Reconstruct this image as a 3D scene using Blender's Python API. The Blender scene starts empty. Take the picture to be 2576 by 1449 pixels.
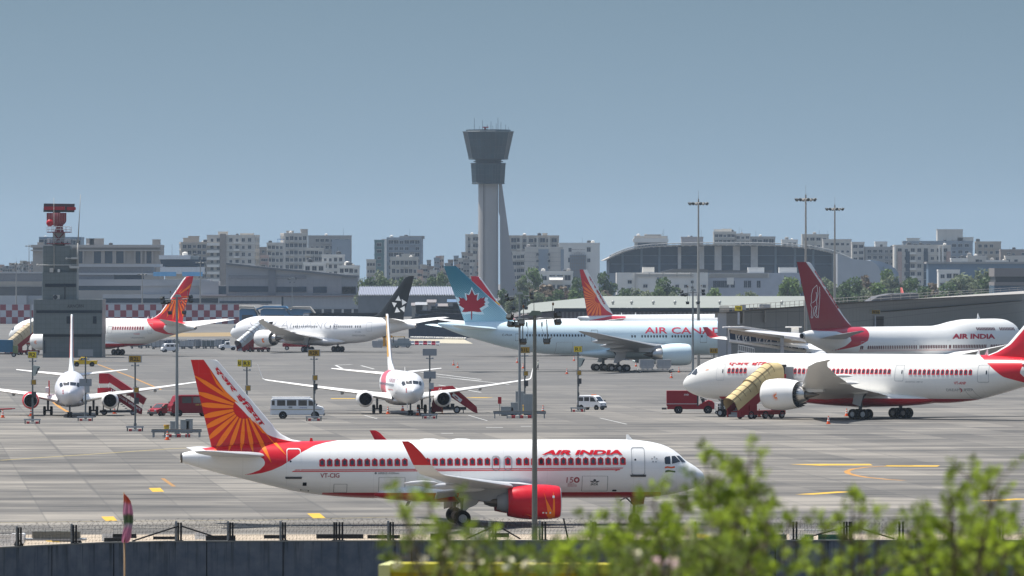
import bpy, bmesh, math, random
from math import pi, sin, cos, tan, sqrt, atan2, radians, floor
from mathutils import Vector, Matrix, geometry
from mathutils.bvhtree import BVHTree
random.seed(7)
SC = bpy.context.scene
COL = SC.collection
# ---- camera: a long lens 18 m above the apron, looking level along +Y ----
F, H, HY, CX = 19000.0, 18.2, 680.0, 1288.0     # focal length and horizon in photo pixels (2576 wide)
cam_d = bpy.data.cameras.new('camera')
cam = bpy.data.objects.new('camera', cam_d); COL.objects.link(cam)
cam.location = (0, 0, H); cam.rotation_euler = (pi/2, 0, 0)
cam_d.sensor_width = 36; cam_d.lens = 36*F/2576; cam_d.shift_y = (HY-724.5)/2576
cam_d.clip_start = 1; cam_d.clip_end = 40000
cam_d.dof.use_dof = True; cam_d.dof.focus_distance = 800; cam_d.dof.aperture_fstop = 6.5
SC.camera = cam
# ---- sky and sun ----
SUN = Vector((-.36, .20, 1.0)).normalized()
EL = math.asin(SUN.z); AZ = atan2(SUN.x, SUN.y)
w = bpy.data.worlds.new("World"); SC.world = w; w.use_nodes = True
nt = w.node_tree; bg = nt.nodes['Background']
sky = nt.nodes.new('ShaderNodeTexSky'); sky.sky_type = 'NISHITA'; sky.sun_disc = False
sky.sun_elevation = EL; sky.sun_rotation = AZ
sky.air_density = 1.3; sky.dust_density = 1.0; sky.ozone_density = 3.0; sky.altitude = 0
# a thick pre-monsoon haze: the pale blue of the upper sky reaches down to the horizon
tcn = nt.nodes.new('ShaderNodeTexCoord'); sxn = nt.nodes.new('ShaderNodeSeparateXYZ'); cbn = nt.nodes.new('ShaderNodeCombineXYZ')
mzn = nt.nodes.new('ShaderNodeMath'); mzn.operation = 'MULTIPLY_ADD'; mzn.inputs[1].default_value = .75; mzn.inputs[2].default_value = .55
nrm = nt.nodes.new('ShaderNodeVectorMath'); nrm.operation = 'NORMALIZE'
tint = nt.nodes.new('ShaderNodeMix'); tint.data_type = 'RGBA'; tint.blend_type = 'MULTIPLY'; tint.inputs[0].default_value = 1; tint.inputs[7].default_value = (1, 1, 1, 1)
L_ = nt.links.new
L_(tcn.outputs['Generated'], sxn.inputs[0]); L_(sxn.outputs[0], cbn.inputs[0]); L_(sxn.outputs[1], cbn.inputs[1]); L_(sxn.outputs[2], mzn.inputs[0]); L_(mzn.outputs[0], cbn.inputs[2])
L_(cbn.outputs[0], nrm.inputs[0]); L_(nrm.outputs[0], sky.inputs[0]); L_(sky.outputs[0], tint.inputs[6]); L_(tint.outputs[2], bg.inputs[0])
low = nt.nodes.new('ShaderNodeMapRange'); low.inputs[1].default_value = .06; low.inputs[2].default_value = .4; L_(sxn.outputs[2], low.inputs[0])
band = nt.nodes.new('ShaderNodeMix'); band.data_type = 'RGBA'; band.inputs[6].default_value = (.86, .80, .66, 1); band.inputs[7].default_value = (1.12, 1.06, .95, 1)   # greyer near the ground
hz = nt.nodes.new('ShaderNodeMapRange'); hz.inputs[1].default_value = -.002; hz.inputs[2].default_value = .045; L_(sxn.outputs[2], hz.inputs[0])
hb = nt.nodes.new('ShaderNodeMix'); hb.data_type = 'RGBA'; hb.inputs[6].default_value = (.93, .845, .66, 1); hb.inputs[7].default_value = (.60, .585, .455, 1)   # paler just over the skyline
L_(hz.outputs[0], hb.inputs[0]); L_(hb.outputs[2], band.inputs[6]); L_(low.outputs[0], band.inputs[0]); L_(band.outputs[2], tint.inputs[7])
bg.inputs[1].default_value = .115
sd = bpy.data.lights.new('sun', 'SUN'); sd.energy = 4.9; sd.angle = radians(.53); sd.color = (1, .96, .9)
so = bpy.data.objects.new('sun', sd); COL.objects.link(so)
so.rotation_euler = SUN.to_track_quat('Z', 'Y').to_euler(); so.location = (-300, 0, 900)
SC.view_settings.view_transform = 'Standard'; SC.view_settings.look = 'None'
SC.view_settings.exposure = .42; SC.view_settings.gamma = 1
SC.render.engine = 'CYCLES'
cy = SC.cycles; cy.use_denoising = True; cy.max_bounces = 6; cy.volume_bounces = 1
cy.transparent_max_bounces = 8; cy.caustics_reflective = cy.caustics_refractive = False
# ---- pixel of the photo -> place on the apron or in the air ----
def G(x, y): s = (y-HY)/H; return Vector(((x-CX)/s, F/s, 0))
def S(y): return (y-HY)/H
def Wp(x, y, s): return Vector(((x-CX)/s, F/s, H-(y-HY)/s))
def zoomer(x0, y0, k=2.515625):
 a = .62890625
 return lambda x, y: (x0*a + x*a/k, y0*a + y*a/k)
# ---- materials ----
def base_mat(name, rough=.5, metal=0, spec=.5):
 m = bpy.data.materials.new(name); m.use_nodes = True
 b = m.node_tree.nodes['Principled BSDF']
 b.inputs['Roughness'].default_value = rough; b.inputs['Metallic'].default_value = metal
 b.inputs['Specular IOR Level'].default_value = spec
 return m, m.node_tree, b
def nd(nt, typ, **kw):
 n = nt.nodes.new('ShaderNode'+typ)
 for k, v in kw.items(): setattr(n, k, v)
 return n
def mathn(nt, op, a, b=None, c=None, clamp=False):
 n = nd(nt, 'Math', operation=op); n.use_clamp = clamp
 for i, v in enumerate((a, b, c)):
  if v is None: continue
  if isinstance(v, (int, float)): n.inputs[i].default_value = v
  else: nt.links.new(v, n.inputs[i])
 return n.outputs[0]
def mixc(nt, f, a, b, mode='MIX'):
 n = nd(nt, 'Mix', data_type='RGBA', blend_type=mode)
 for i, v in ((0, f), (6, a), (7, b)):
  if isinstance(v, (int, float)): n.inputs[i].default_value = v
  elif isinstance(v, tuple): n.inputs[i].default_value = (*v[:3], 1)
  else: nt.links.new(v, n.inputs[i])
 return n.outputs[2]
def noise(nt, vec, scale, detail=4, rough=.55):
 n = nd(nt, 'TexNoise'); n.inputs['Scale'].default_value = scale; n.inputs['Detail'].default_value = detail
 n.inputs['Roughness'].default_value = rough
 if vec is not None: nt.links.new(vec, n.inputs['Vector'])
 return n.outputs[0]
def ocoord(nt, scale=None, rot=None, obj=True):
 t = nd(nt, 'TexCoord').outputs['Object'] if obj else nd(nt, 'NewGeometry').outputs['Position']
 if scale or rot:
  mp = nd(nt, 'Mapping'); nt.links.new(t, mp.inputs[0])
  if scale: mp.inputs['Scale'].default_value = scale
  if rot: mp.inputs['Rotation'].default_value = rot
  return mp.outputs[0]
 return t
_mc = {}
def M(name, rgb, rough=.55, metal=0, var=.18, sc=1.2, bump=0, stretch=None, spec=.25):
 """plain paint, concrete, metal ... with a little uneven dirt"""
 if name in _mc: return _mc[name]
 m, nt, b = base_mat(name, rough, metal, spec)
 v = ocoord(nt, stretch)
 n = noise(nt, v, sc)
 f = mathn(nt, 'MULTIPLY_ADD', n, 2*var, 1-var)
 hsv = nd(nt, 'HueSaturation'); hsv.inputs['Color'].default_value = (*rgb, 1)
 nt.links.new(f, hsv.inputs['Value']); nt.links.new(hsv.outputs[0], b.inputs['Base Color'])
 nt.links.new(mathn(nt, 'MULTIPLY_ADD', n, .25, rough-.12, clamp=True), b.inputs['Roughness'])
 if bump:
  bn = nd(nt, 'Bump'); bn.inputs['Strength'].default_value = bump; bn.inputs['Distance'].default_value = .05
  nt.links.new(noise(nt, v, sc*6), bn.inputs['Height']); nt.links.new(bn.outputs[0], b.inputs['Normal'])
 _mc[name] = m; return m
# ---- mesh builder ----
def rotz(a): return Matrix.Rotation(a, 4, 'Z')
class MB:
 def __init__(s): s.v = []; s.f = []; s.m = []; s.sm = []
 def add(s, vs, fs, mi=0, smooth=False, mat=None):
  o = len(s.v)
  for v in vs: s.v.append((mat @ Vector(v)) if mat is not None else Vector(v))
  for f in fs: s.f.append([i+o for i in f]); s.m.append(mi); s.sm.append(smooth)
  return s
 def box(s, x0, x1, y0, y1, z0, z1, mi=0, mat=None, top=0, tx=None):
  """box; top = inset of the upper face"""
  t = top; u = top if tx is None else tx
  vs = [(x0,y0,z0),(x1,y0,z0),(x1,y1,z0),(x0,y1,z0),(x0+u,y0+t,z1),(x1-u,y0+t,z1),(x1-u,y1-t,z1),(x0+u,y1-t,z1)]
  return s.add(vs, [(0,3,2,1),(4,5,6,7),(0,1,5,4),(1,2,6,5),(2,3,7,6),(3,0,4,7)], mi, False, mat)
 def cbox(s, c, sx, sy, sz, mi=0, mat=None):
  return s.box(c[0]-sx/2, c[0]+sx/2, c[1]-sy/2, c[1]+sy/2, c[2]-sz/2, c[2]+sz/2, mi, mat)
 def rbox(s, x0, x1, y0, y1, z0, z1, r=.1, mi=0, mat=None, n=3):
  """box with rounded upright and top edges (profile in x-z rounded, extruded in y)"""
  pts = []
  for cx, cz, a0 in ((x1-r, z1-r, 0), (x0+r, z1-r, 90), (x0+r, z0+r, 180), (x1-r, z0+r, 270)):
   for k in range(n+1):
    a = radians(a0+90*k/n); pts.append((cx+r*cos(a), cz+r*sin(a)))
  return s.prism(pts, y0, y1, 'y', mi, mat)
 def prism(s, pts, a, b, ax='y', mi=0, mat=None, smooth=False):
  """closed 2-D outline pushed from a to b along an axis"""
  n = len(pts)
  if ax == 'y': P = lambda p, h: (p[0], h, p[1])
  elif ax == 'x': P = lambda p, h: (h, p[0], p[1])
  else: P = lambda p, h: (p[0], p[1], h)
  vs = [P(p, a) for p in pts]+[P(p, b) for p in pts]
  fs = [tuple(range(n)), tuple(reversed(range(n, 2*n)))]
  s.add(vs, fs, mi, False, mat)
  return s.add(vs, [(i, i+n, (i+1) % n+n, (i+1) % n) for i in range(n)], mi, smooth, mat)
 def cyl(s, p0, p1, r0, r1=None, n=10, mi=0, caps=True, mat=None):
  r1 = r0 if r1 is None else r1
  p0, p1 = Vector(p0), Vector(p1); d = (p1-p0)
  if d.length < 1e-6: return s
  q = d.to_track_quat('Z', 'Y').to_matrix()
  vs = []
  for p, r in ((p0, r0), (p1, r1)):
   for k in range(n):
    a = 2*pi*k/n; vs.append(p+q @ Vector((r*cos(a), r*sin(a), 0)))
  s.add(vs, [(k, (k+1) % n, (k+1) % n+n, k+n) for k in range(n)], mi, n > 5, mat)
  if caps: s.add(vs, [tuple(reversed(range(n))), tuple(range(n, 2*n))], mi, False, mat)
  return s
 def tube(s, pts, r, n=6, mi=0):
  for a, b in zip(pts, pts[1:]): s.cyl(a, b, r, r, n, mi)
  return s
 def lathe(s, prof, n=24, mi=0, mat=None, closed=False, mis=None):
  """profile [(x, r)] spun round the X axis"""
  vs = []
  for x, r in prof:
   for k in range(n):
    a = 2*pi*k/n; vs.append((x, r*cos(a), r*sin(a)))
  for j in range(len(prof)-1):
   s.add(vs[j*n:(j+2)*n], [(k, k+n, (k+1) % n+n, (k+1) % n) for k in range(n)], mis[j] if mis else mi, True, mat)
  return s
 def loft(s, rings, mi=0, caps=True, mat=None, smooth=True):
  n = len(rings[0]); vs = [p for r in rings for p in r]; fs = []
  for j in range(len(rings)-1):
   for k in range(n):
    fs.append((j*n+k, j*n+(k+1) % n, (j+1)*n+(k+1) % n, (j+1)*n+k))
  s.add(vs, fs, mi, smooth, mat)
  if caps:
   s.add(rings[0], [tuple(reversed(range(n)))], mi, False, mat); s.add(rings[-1], [tuple(range(n))], mi, False, mat)
  return s
 def blob(s, c, rx, ry, rz, n=10, m=6, mi=0, mat=None):
  rs = []
  for j in range(1, m):
   a = pi*j/m
   rs.append([(c[0]+rx*sin(a)*cos(2*pi*k/n), c[1]+ry*sin(a)*sin(2*pi*k/n), c[2]-rz*cos(a)) for k in range(n)])
  return s.loft(rs, mi, True, mat)
 def mesh(s, name, mats):
  me = bpy.data.meshes.new(name); me.from_pydata([tuple(v) for v in s.v], [], s.f)
  for m in (mats if isinstance(mats, (list, tuple)) else [mats]): me.materials.append(m)
  me.polygons.foreach_set('material_index', s.m); me.polygons.foreach_set('use_smooth', s.sm)
  me.update(); return me
 def build(s, name, mats, parent=None, loc=None, rz=0, weld=True):
  me = s.mesh(name, mats)
  if weld:
   bm = bmesh.new(); bm.from_mesh(me); bmesh.ops.remove_doubles(bm, verts=bm.verts, dist=1e-4)
   bmesh.ops.recalc_face_normals(bm, faces=bm.faces)
   for e in bm.edges:
    if len(e.link_faces) == 2 and (e.link_faces[0].smooth != e.link_faces[1].smooth or e.calc_face_angle(0) > .75): e.smooth = False
   bm.to_mesh(me); bm.free()
  return link(name, me, parent, loc, rz)
def link(name, me, parent=None, loc=None, rz=0):
 o = bpy.data.objects.new(name, me); COL.objects.link(o)
 if parent: o.parent = parent
 if loc is not None: o.location = loc
 if rz: o.rotation_euler.z = rz
 return o
def tag(o, label=None, cat=None, group=None, kind=None):
 if label: o['label'] = label
 if cat: o['category'] = cat
 if group: o['group'] = group
 if kind: o['kind'] = kind
 return o
def thing(name, label, cat, loc, rz=0, group=None):
 o = bpy.data.objects.new(name, None); COL.objects.link(o); o.empty_display_size = .5
 o.location = loc; o.rotation_euler.z = rz
 return tag(o, label, cat, group)
_kids = {}
def dup(root, loc, rz=None, label=None, group=None):
 def rec(o, par):
  c = o.copy(); COL.objects.link(c)
  if par: c.parent = par
  for ch in list(o.children): rec(ch, c)
  return c
 r = rec(root, None); r.location = loc
 if rz is not None: r.rotation_euler.z = rz
 if label: r['label'] = label
 if group: r['group'] = group
 return r
# ---- lettering ----
_tc = {}
def text_mesh(txt, bold=0.0):
 """2-D triangles of a word, scaled to the unit box"""
 k = (txt, bold)
 if k not in _tc:
  cu = bpy.data.curves.new('text', 'FONT'); cu.body = txt; cu.offset = bold; cu.resolution_u = 3
  o = bpy.data.objects.new('text', cu); COL.objects.link(o)
  dg = bpy.context.evaluated_depsgraph_get()
  me = bpy.data.meshes.new_from_object(o.evaluated_get(dg))
  vs = [(v.co.x, v.co.y) for v in me.vertices]; fs = [tuple(p.vertices) for p in me.polygons]
  bpy.data.objects.remove(o); bpy.data.curves.remove(cu); bpy.data.meshes.remove(me)
  x0 = min(v[0] for v in vs); x1 = max(v[0] for v in vs); y0 = min(v[1] for v in vs); y1 = max(v[1] for v in vs)
  _tc[k] = ([((x-x0)/(x1-x0), (y-y0)/(y1-y0)) for x, y in vs], fs)
 return _tc[k]
def quad_map(uv, q):
 """unit box -> quad (top-left, top-right, bottom-right, bottom-left)"""
 u, v = uv; tl, tr, br, bl = q
 return tuple((bl[i]*(1-u)+br[i]*u)*(1-v)+(tl[i]*(1-u)+tr[i]*u)*v for i in (0, 1))
def text_on(mb, txt, quad3, mi=0, bold=0.0, ):
 """lettering on a flat face given by its 3-D corners tl, tr, br, bl"""
 vs, fs = text_mesh(txt, bold); tl, tr, br, bl = [Vector(p) for p in quad3]
 mb.add([(bl*(1-u)+br*u)*(1-v)+(tl*(1-u)+tr*u)*v for u, v in vs], fs, mi)
def poly_tris(outer, holes=()):
 loops = [[Vector((p[0], p[1], 0)) for p in l] for l in (outer, *holes)]
 return [tuple(p) for l in (outer, *holes) for p in l], geometry.tessellate_polygon(loops)
def clip(poly, a, b):
 """part of a polygon left of the line a->b"""
 out = []
 sd = lambda p: (b[0]-a[0])*(p[1]-a[1])-(b[1]-a[1])*(p[0]-a[0])
 for p, q in zip(poly, poly[1:]+poly[:1]):
  dp, dq = sd(p), sd(q)
  if dp >= 0: out.append(p)
  if dp*dq < 0:
   t = dp/(dp-dq); out.append((p[0]+t*(q[0]-p[0]), p[1]+t*(q[1]-p[1])))
 return out
def sdf(p, poly):
 """signed distance, positive inside"""
 x, y = p; d = 1e9; ins = False; n = len(poly)
 for i in range(n):
  ax, ay = poly[i]; bx, by = poly[(i+1) % n]
  ex, ey = bx-ax, by-ay; wx, wy = x-ax, y-ay
  t = max(0, min(1, (wx*ex+wy*ey)/(ex*ex+ey*ey+1e-12)))
  dx, dy = wx-ex*t, wy-ey*t; d = min(d, dx*dx+dy*dy)
  if (ay > y) != (by > y) and x < (bx-ax)*(y-ay)/(by-ay)+ax: ins = not ins
 return sqrt(d) if ins else -sqrt(d)
def pchip(xs, ys, x):
 n = len(xs)
 if x <= xs[0]: return ys[0]
 if x >= xs[-1]: return ys[-1]
 i = max(k for k in range(n-1) if xs[k] <= x)
 dl = [(ys[k+1]-ys[k])/(xs[k+1]-xs[k]) for k in range(n-1)]
 def sl(k):
  if k == 0: return dl[0]
  if k == n-1: return dl[-1]
  return 0 if dl[k-1]*dl[k] <= 0 else 2*dl[k-1]*dl[k]/(dl[k-1]+dl[k])
 h = xs[i+1]-xs[i]; t = (x-xs[i])/h
 return ys[i]*(1+2*t)*(1-t)**2+sl(i)*h*t*(1-t)**2+ys[i+1]*t*t*(3-2*t)+sl(i+1)*h*t*t*(t-1)
def circ(c, r, n=20, sx=1, sy=1): return [(c[0]+sx*r*cos(2*pi*k/n), c[1]+sy*r*sin(2*pi*k/n)) for k in range(n)]
def rrect(x0, x1, y0, y1, r, n=4):
 p = []
 for cx, cy_, a0 in ((x1-r, y1-r, 0), (x0+r, y1-r, 90), (x0+r, y0+r, 180), (x1-r, y0+r, 270)):
  for k in range(n+1):
   a = radians(a0+90*k/n); p.append((cx+r*cos(a), cy_+r*sin(a)))
 return p
# ================= ground =================
GA = radians(4.65)          # the slab grid of the apron is turned by this much
def apron_mat():
 m, nt, b = base_mat('apron_concrete', .85, 0, .2)
 pos = ocoord(nt, None, None, False)
 mp = nd(nt, 'Mapping'); mp.vector_type = 'POINT'; nt.links.new(pos, mp.inputs[0]); mp.inputs['Rotation'].default_value = (0, 0, -GA)
 v = mp.outputs[0]; sx = nd(nt, 'SeparateXYZ'); nt.links.new(v, sx.inputs[0]); u, vv = sx.outputs[0], sx.outputs[1]
 SU, SV = 5.4, 7.5
 iu = mathn(nt, 'FLOOR', mathn(nt, 'DIVIDE', u, SU)); iv = mathn(nt, 'FLOOR', mathn(nt, 'DIVIDE', vv, SV))
 fu = mathn(nt, 'FRACT', mathn(nt, 'DIVIDE', u, SU)); fv = mathn(nt, 'FRACT', mathn(nt, 'DIVIDE', vv, SV))
 cb = nd(nt, 'CombineXYZ'); nt.links.new(iu, cb.inputs[0]); nt.links.new(iv, cb.inputs[1])
 wn = nd(nt, 'TexWhiteNoise'); nt.links.new(cb.outputs[0], wn.inputs[0])
 cb2 = nd(nt, 'CombineXYZ'); nt.links.new(mathn(nt, 'FLOOR', mathn(nt, 'DIVIDE', u, SU*1)), cb2.inputs[0]); nt.links.new(mathn(nt, 'FLOOR', mathn(nt, 'DIVIDE', vv, SV*4)), cb2.inputs[1])
 wn2 = nd(nt, 'TexWhiteNoise'); nt.links.new(cb2.outputs[0], wn2.inputs[0])
 tone = mathn(nt, 'ADD', mathn(nt, 'MULTIPLY', wn.outputs[0], .07), mathn(nt, 'MULTIPLY', wn2.outputs[0], .22))
 st = nd(nt, 'Mapping'); nt.links.new(v, st.inputs[0]); st.inputs['Scale'].default_value = (.035, .12, 1)
 n1 = noise(nt, st.outputs[0], 1, 6, .62)
 st2 = nd(nt, 'Mapping'); nt.links.new(v, st2.inputs[0]); st2.inputs['Scale'].default_value = (.012, .02, 1)
 n2 = noise(nt, st2.outputs[0], 1, 4, .6)
 st3 = nd(nt, 'Mapping'); nt.links.new(v, st3.inputs[0]); st3.inputs['Scale'].default_value = (.12, .45, 1)
 n3 = noise(nt, st3.outputs[0], 1, 5, .65)
 st4 = nd(nt, 'Mapping'); nt.links.new(v, st4.inputs[0]); st4.inputs['Scale'].default_value = (.05, .018, 1); st4.inputs['Location'].default_value = (7, 3, 0)
 f = mathn(nt, 'ADD', mathn(nt, 'ADD', mathn(nt, 'MULTIPLY', n1, 1.5), mathn(nt, 'MULTIPLY', n2, .8)), mathn(nt, 'ADD', mathn(nt, 'MULTIPLY', n3, .9), tone))
 f = mathn(nt, 'SUBTRACT', f, 1.29)
 cr = nd(nt, 'ValToRGB'); nt.links.new(f, cr.inputs[0]); e = cr.color_ramp
 e.elements[0].position = .05; e.elements[0].color = (.06, .058, .056, 1)
 e.elements[1].position = .85; e.elements[1].color = (.285, .26, .222, 1)
 q = e.elements.new(.4); q.color = (.132, .124, .112, 1)
 # joints, some of them filled with tar
 def line(fr, wd): return mathn(nt, 'LESS_THAN', mathn(nt, 'ABSOLUTE', mathn(nt, 'SUBTRACT', fr, .5)), wd)
 ju = mathn(nt, 'LESS_THAN', mathn(nt, 'MINIMUM', fu, mathn(nt, 'SUBTRACT', 1, fu)), .012)
 jv = mathn(nt, 'LESS_THAN', mathn(nt, 'MINIMUM', fv, mathn(nt, 'SUBTRACT', 1, fv)), .012)
 u4 = mathn(nt, 'FRACT', mathn(nt, 'DIVIDE', u, SU*3)); tar = mathn(nt, 'LESS_THAN', mathn(nt, 'MINIMUM', u4, mathn(nt, 'SUBTRACT', 1, u4)), .011)
 n4 = noise(nt, v, .02, 2)
 tar = mathn(nt, 'MULTIPLY', tar, mathn(nt, 'MULTIPLY', mathn(nt, 'SUBTRACT', n4, .42, clamp=True), 6, clamp=True))
 c = mixc(nt, mathn(nt, 'MULTIPLY', mathn(nt, 'MAXIMUM', ju, jv), .35), cr.outputs[0], (.07, .07, .068))
 c = mixc(nt, mathn(nt, 'MULTIPLY', tar, mathn(nt, 'MULTIPLY_ADD', n3, 1.4, -.3, clamp=True)), c, (.085, .083, .08))
 stn = mathn(nt, 'MULTIPLY', mathn(nt, 'SUBTRACT', noise(nt, st4.outputs[0], 1, 5, .65), .56, clamp=True), 5, clamp=True)
 c = mixc(nt, mathn(nt, 'MULTIPLY', stn, .6), c, (.075, .072, .068))
 # older, greyer asphalt far out
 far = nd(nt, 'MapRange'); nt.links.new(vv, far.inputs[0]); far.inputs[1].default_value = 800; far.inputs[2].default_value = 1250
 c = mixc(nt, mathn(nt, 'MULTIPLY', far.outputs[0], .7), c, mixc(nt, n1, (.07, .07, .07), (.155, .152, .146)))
 nt.links.new(c, b.inputs['Base Color'])
 bn = nd(nt, 'Bump'); bn.inputs['Strength'].default_value = .25; nt.links.new(n3, bn.inputs['Height']); nt.links.new(bn.outputs[0], b.inputs['Normal'])
 return m
def sheet(name, pts, mat, z=0.0, kind='structure', label=None):
 me = bpy.data.meshes.new(name); me.from_pydata([(p[0], p[1], z) for p in pts], [], [tuple(range(len(pts)))]); me.materials.append(mat)
 o = link(name, me); tag(o, kind=kind, label=label); return o
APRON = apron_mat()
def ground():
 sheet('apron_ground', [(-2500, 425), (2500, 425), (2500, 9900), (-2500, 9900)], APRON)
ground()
# ================= aircraft =================
WHITE = (.82, .82, .80)
def fus_mat(name, white, accent, belly, rough=.3):
 m, nt, b = base_mat(name, rough, 0, .3)
 def at(n): a = nd(nt, 'Attribute'); a.attribute_name = n; return a.outputs['Fac']
 st = lambda n: mathn(nt, 'MULTIPLY_ADD', at(n), 40, .5, clamp=True)
 n1 = noise(nt, ocoord(nt, (.15, 1, 1)), 1.3, 5)
 wv = mixc(nt, mathn(nt, 'MULTIPLY', mathn(nt, 'SUBTRACT', n1, .35, clamp=True), .5), white, tuple(c*.72 for c in white))
 sx = nd(nt, 'SeparateXYZ'); nt.links.new(ocoord(nt), sx.inputs[0]); fr = lambda o, p, w_: mathn(nt, 'LESS_THAN', mathn(nt, 'FRACT', mathn(nt, 'DIVIDE', o, p)), w_)
 seam = mathn(nt, 'MULTIPLY', mathn(nt, 'MAXIMUM', fr(sx.outputs[0], 3.1, .016), fr(sx.outputs[2], 1.35, .02)), .10)   # skin panel seams
 wv = mixc(nt, seam, wv, (.2, .2, .2))
 c = mixc(nt, st('accent'), wv, accent); c = mixc(nt, st('belly'), c, belly)
 nt.links.new(c, b.inputs['Base Color']); return m
FOIL = [(1, .0), (.85, .028), (.65, .07), (.45, .105), (.25, .115), (.1, .085), (.03, .05), (0, 0),
  (.03, -.035), (.1, -.05), (.3, -.06), (.55, -.045), (.8, -.02)]
_hx, _hy = [0, .03, .1, .25, .45, .65, .85, 1], [0, .05, .085, .115, .105, .07, .028, 0]
FIN = [(1-k/22, pchip(_hx, _hy, 1-k/22)) for k in range(20)]+[(.06, .068), (.03, .05), (.012, .03), (0, 0), (.012, -.03), (.03, -.05), (.06, -.068)]+[(k/22, -pchip(_hx, _hy, k/22)) for k in range(3, 22)]
class Jet:
 def __init__(s, name, label, loc, th, xm, side, cat='airliner', group=None):
  s.root = thing(name, label, cat, loc, th, group)
  s.Mx = Matrix.Translation(loc) @ rotz(th); s.Mi = s.Mx.inverted()
  s.xm = xm; s.side = side; s.bvh = {}
 def inv(s, p, yl):
  """photo pixel -> local (x, z) on the plane y = yl of the aircraft"""
  o = s.Mi @ Vector((0, 0, H)); d = s.Mi.to_3x3() @ Vector(((p[0]-CX)/F, 1, -(p[1]-HY)/F))
  t = (yl-o.y)/d.y; q = o+d*t; return (q.x, q.z)
 def px(s, pts, yl): return [s.inv(p, yl) for p in pts]
 def part(s, mb, name, mats, parent=None, weld=True, key=None):
  o = mb.build(name, mats, parent or s.root, weld=weld)
  if key: s.addbvh(key, o)
  return o
 def addbvh(s, key, o):
  me = o.data
  s.bvh[key] = BVHTree.FromPolygons([v.co.copy() for v in me.vertices], [tuple(p.vertices) for p in me.polygons])
 def paint(s, o, accent=None, belly=None):
  me = o.data
  for nm, fn in (('accent', accent), ('belly', belly)):
   a = me.attributes.new(nm, 'FLOAT', 'POINT')
   a.data.foreach_set('value', [max(-5, min(5, fn(*v.co))) if fn else -5 for v in me.vertices])
 def fuselage(s, tab, mat, accent=None, belly=None, n=150, seg=56, name='fuselage', key='fus'):
  T = [r[0] for r in tab]; L = T[-1]
  ts = sorted(set([L*(i/n) for i in range(n+1)]+[T[0]+(.1*L)*(i/24)**2 for i in range(25)]))
  rings = []
  for t in ts:
   zt, zb, hw = (pchip(T, [r[k] for r in tab], t) for k in (1, 2, 3))
   zc, rz = (zt+zb)/2, (zt-zb)/2
   rings.append([(s.xm-t, hw*sin(2*pi*k/seg), zc+rz*cos(2*pi*k/seg)) for k in range(seg)])
  mb = MB().loft(rings); o = s.part(mb, name, mat, key=key); s.paint(o, accent, belly); s.fus = o; return o
 def fin(s, secs, mat, th=.09, name='tail_fin', y0=0, accent=None, key='fin', cap=True):
  """secs: (z, x of leading edge, x of trailing edge) from root to tip, local coordinates"""
  rings = []
  for z, xl, xt in secs:
   c = xl-xt; r = []
   for f, hh in FIN:
    r.append((xl-c*f, y0+hh*min(c, 7)*th/.115, z))
   rings.append(r)
  dense = []
  for a, b in zip(rings, rings[1:]):
   n_ = max(2, int((b[0][2]-a[0][2])/.35))
   for k in range(n_): dense.append([tuple(Vector(p).lerp(Vector(q), k/n_)) for p, q in zip(a, b)])
  dense.append(rings[-1])
  o = s.part(MB().loft(dense), name, mat, key=key)
  if accent: s.paint(o, lambda x, y, z: sdf((x, z), accent))
  return o
 def surface(s, secs, sd, mat, name='wing', key=None, parent=None):
  """secs: (t of leading edge, y, z, chord, thickness, cant) on side sd"""
  rings = []
  for t, y, z, c, tk, ca in secs:
   ny, nz = -sd*sin(radians(ca)), cos(radians(ca))
   rings.append([(s.xm-t-c*f, sd*y+ny*h*c*tk/.165, z+nz*h*c*tk/.165) for f, h in FOIL])
  return s.part(MB().loft(rings), name, mat, parent, key=key)
 def decal(s, name, mat, polys, key='fus', side=None, grid=.4, off=.02, parent=None, tris=None, holes=(), both=False):
  """flat outlines (local x, z) laid onto the skin seen from one side"""
  side = side or s.side; bm = bmesh.new()
  for pl in (polys or ()):
   vs, fs = poly_tris(pl, holes)
   bv = [bm.verts.new((v[0], 0, v[1])) for v in vs]
   for f in fs:
    try: bm.faces.new([bv[i] for i in f])
    except ValueError: pass
  for vs, fs in (tris or ()):
   bv = [bm.verts.new((v[0], 0, v[1])) for v in vs]
   for f in fs:
    try: bm.faces.new([bv[i] for i in f])
    except ValueError: pass
  if not bm.verts: bm.free(); return None
  for ax in (0, 2):
   lo = min(v.co[ax] for v in bm.verts); hi = max(v.co[ax] for v in bm.verts)
   k = floor(lo/grid)+1
   while k*grid < hi:
    co = Vector((0, 0, 0)); co[ax] = k*grid; no = Vector((0, 0, 0)); no[ax] = 1
    bmesh.ops.bisect_plane(bm, geom=bm.verts[:]+bm.edges[:]+bm.faces[:], plane_co=co, plane_no=no); k += 1
  tr = s.bvh[key]
  for v in bm.verts:
   h = tr.ray_cast(Vector((v.co.x, side*60, v.co.z)), Vector((0, -side, 0)))
   if h[0] is None: h = tr.find_nearest(Vector((v.co.x, side*1.5, v.co.z)))
   nn = h[1] if h[1].y*side > 0 else -h[1]
   v.co = h[0]+nn*off
  bmesh.ops.recalc_face_normals(bm, faces=bm.faces)
  me = bpy.data.meshes.new(name); bm.to_mesh(me); bm.free()
  for p in me.polygons: p.use_smooth = True
  for m_ in (mat if isinstance(mat, list) else [mat]): me.materials.append(m_)
  return link(name, me, parent or s.root)
 def text(s, txt, quad_px, yl, mat, key='fus', name='lettering', bold=0, grid=.4, off=.03, parent=None):
  q = [s.inv(p, yl) for p in quad_px]; vs, fs = text_mesh(txt, bold)
  return s.decal(name, mat, None, key, tris=[([quad_map(v, q) for v in vs], fs)], grid=grid, off=off, parent=parent)
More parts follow.
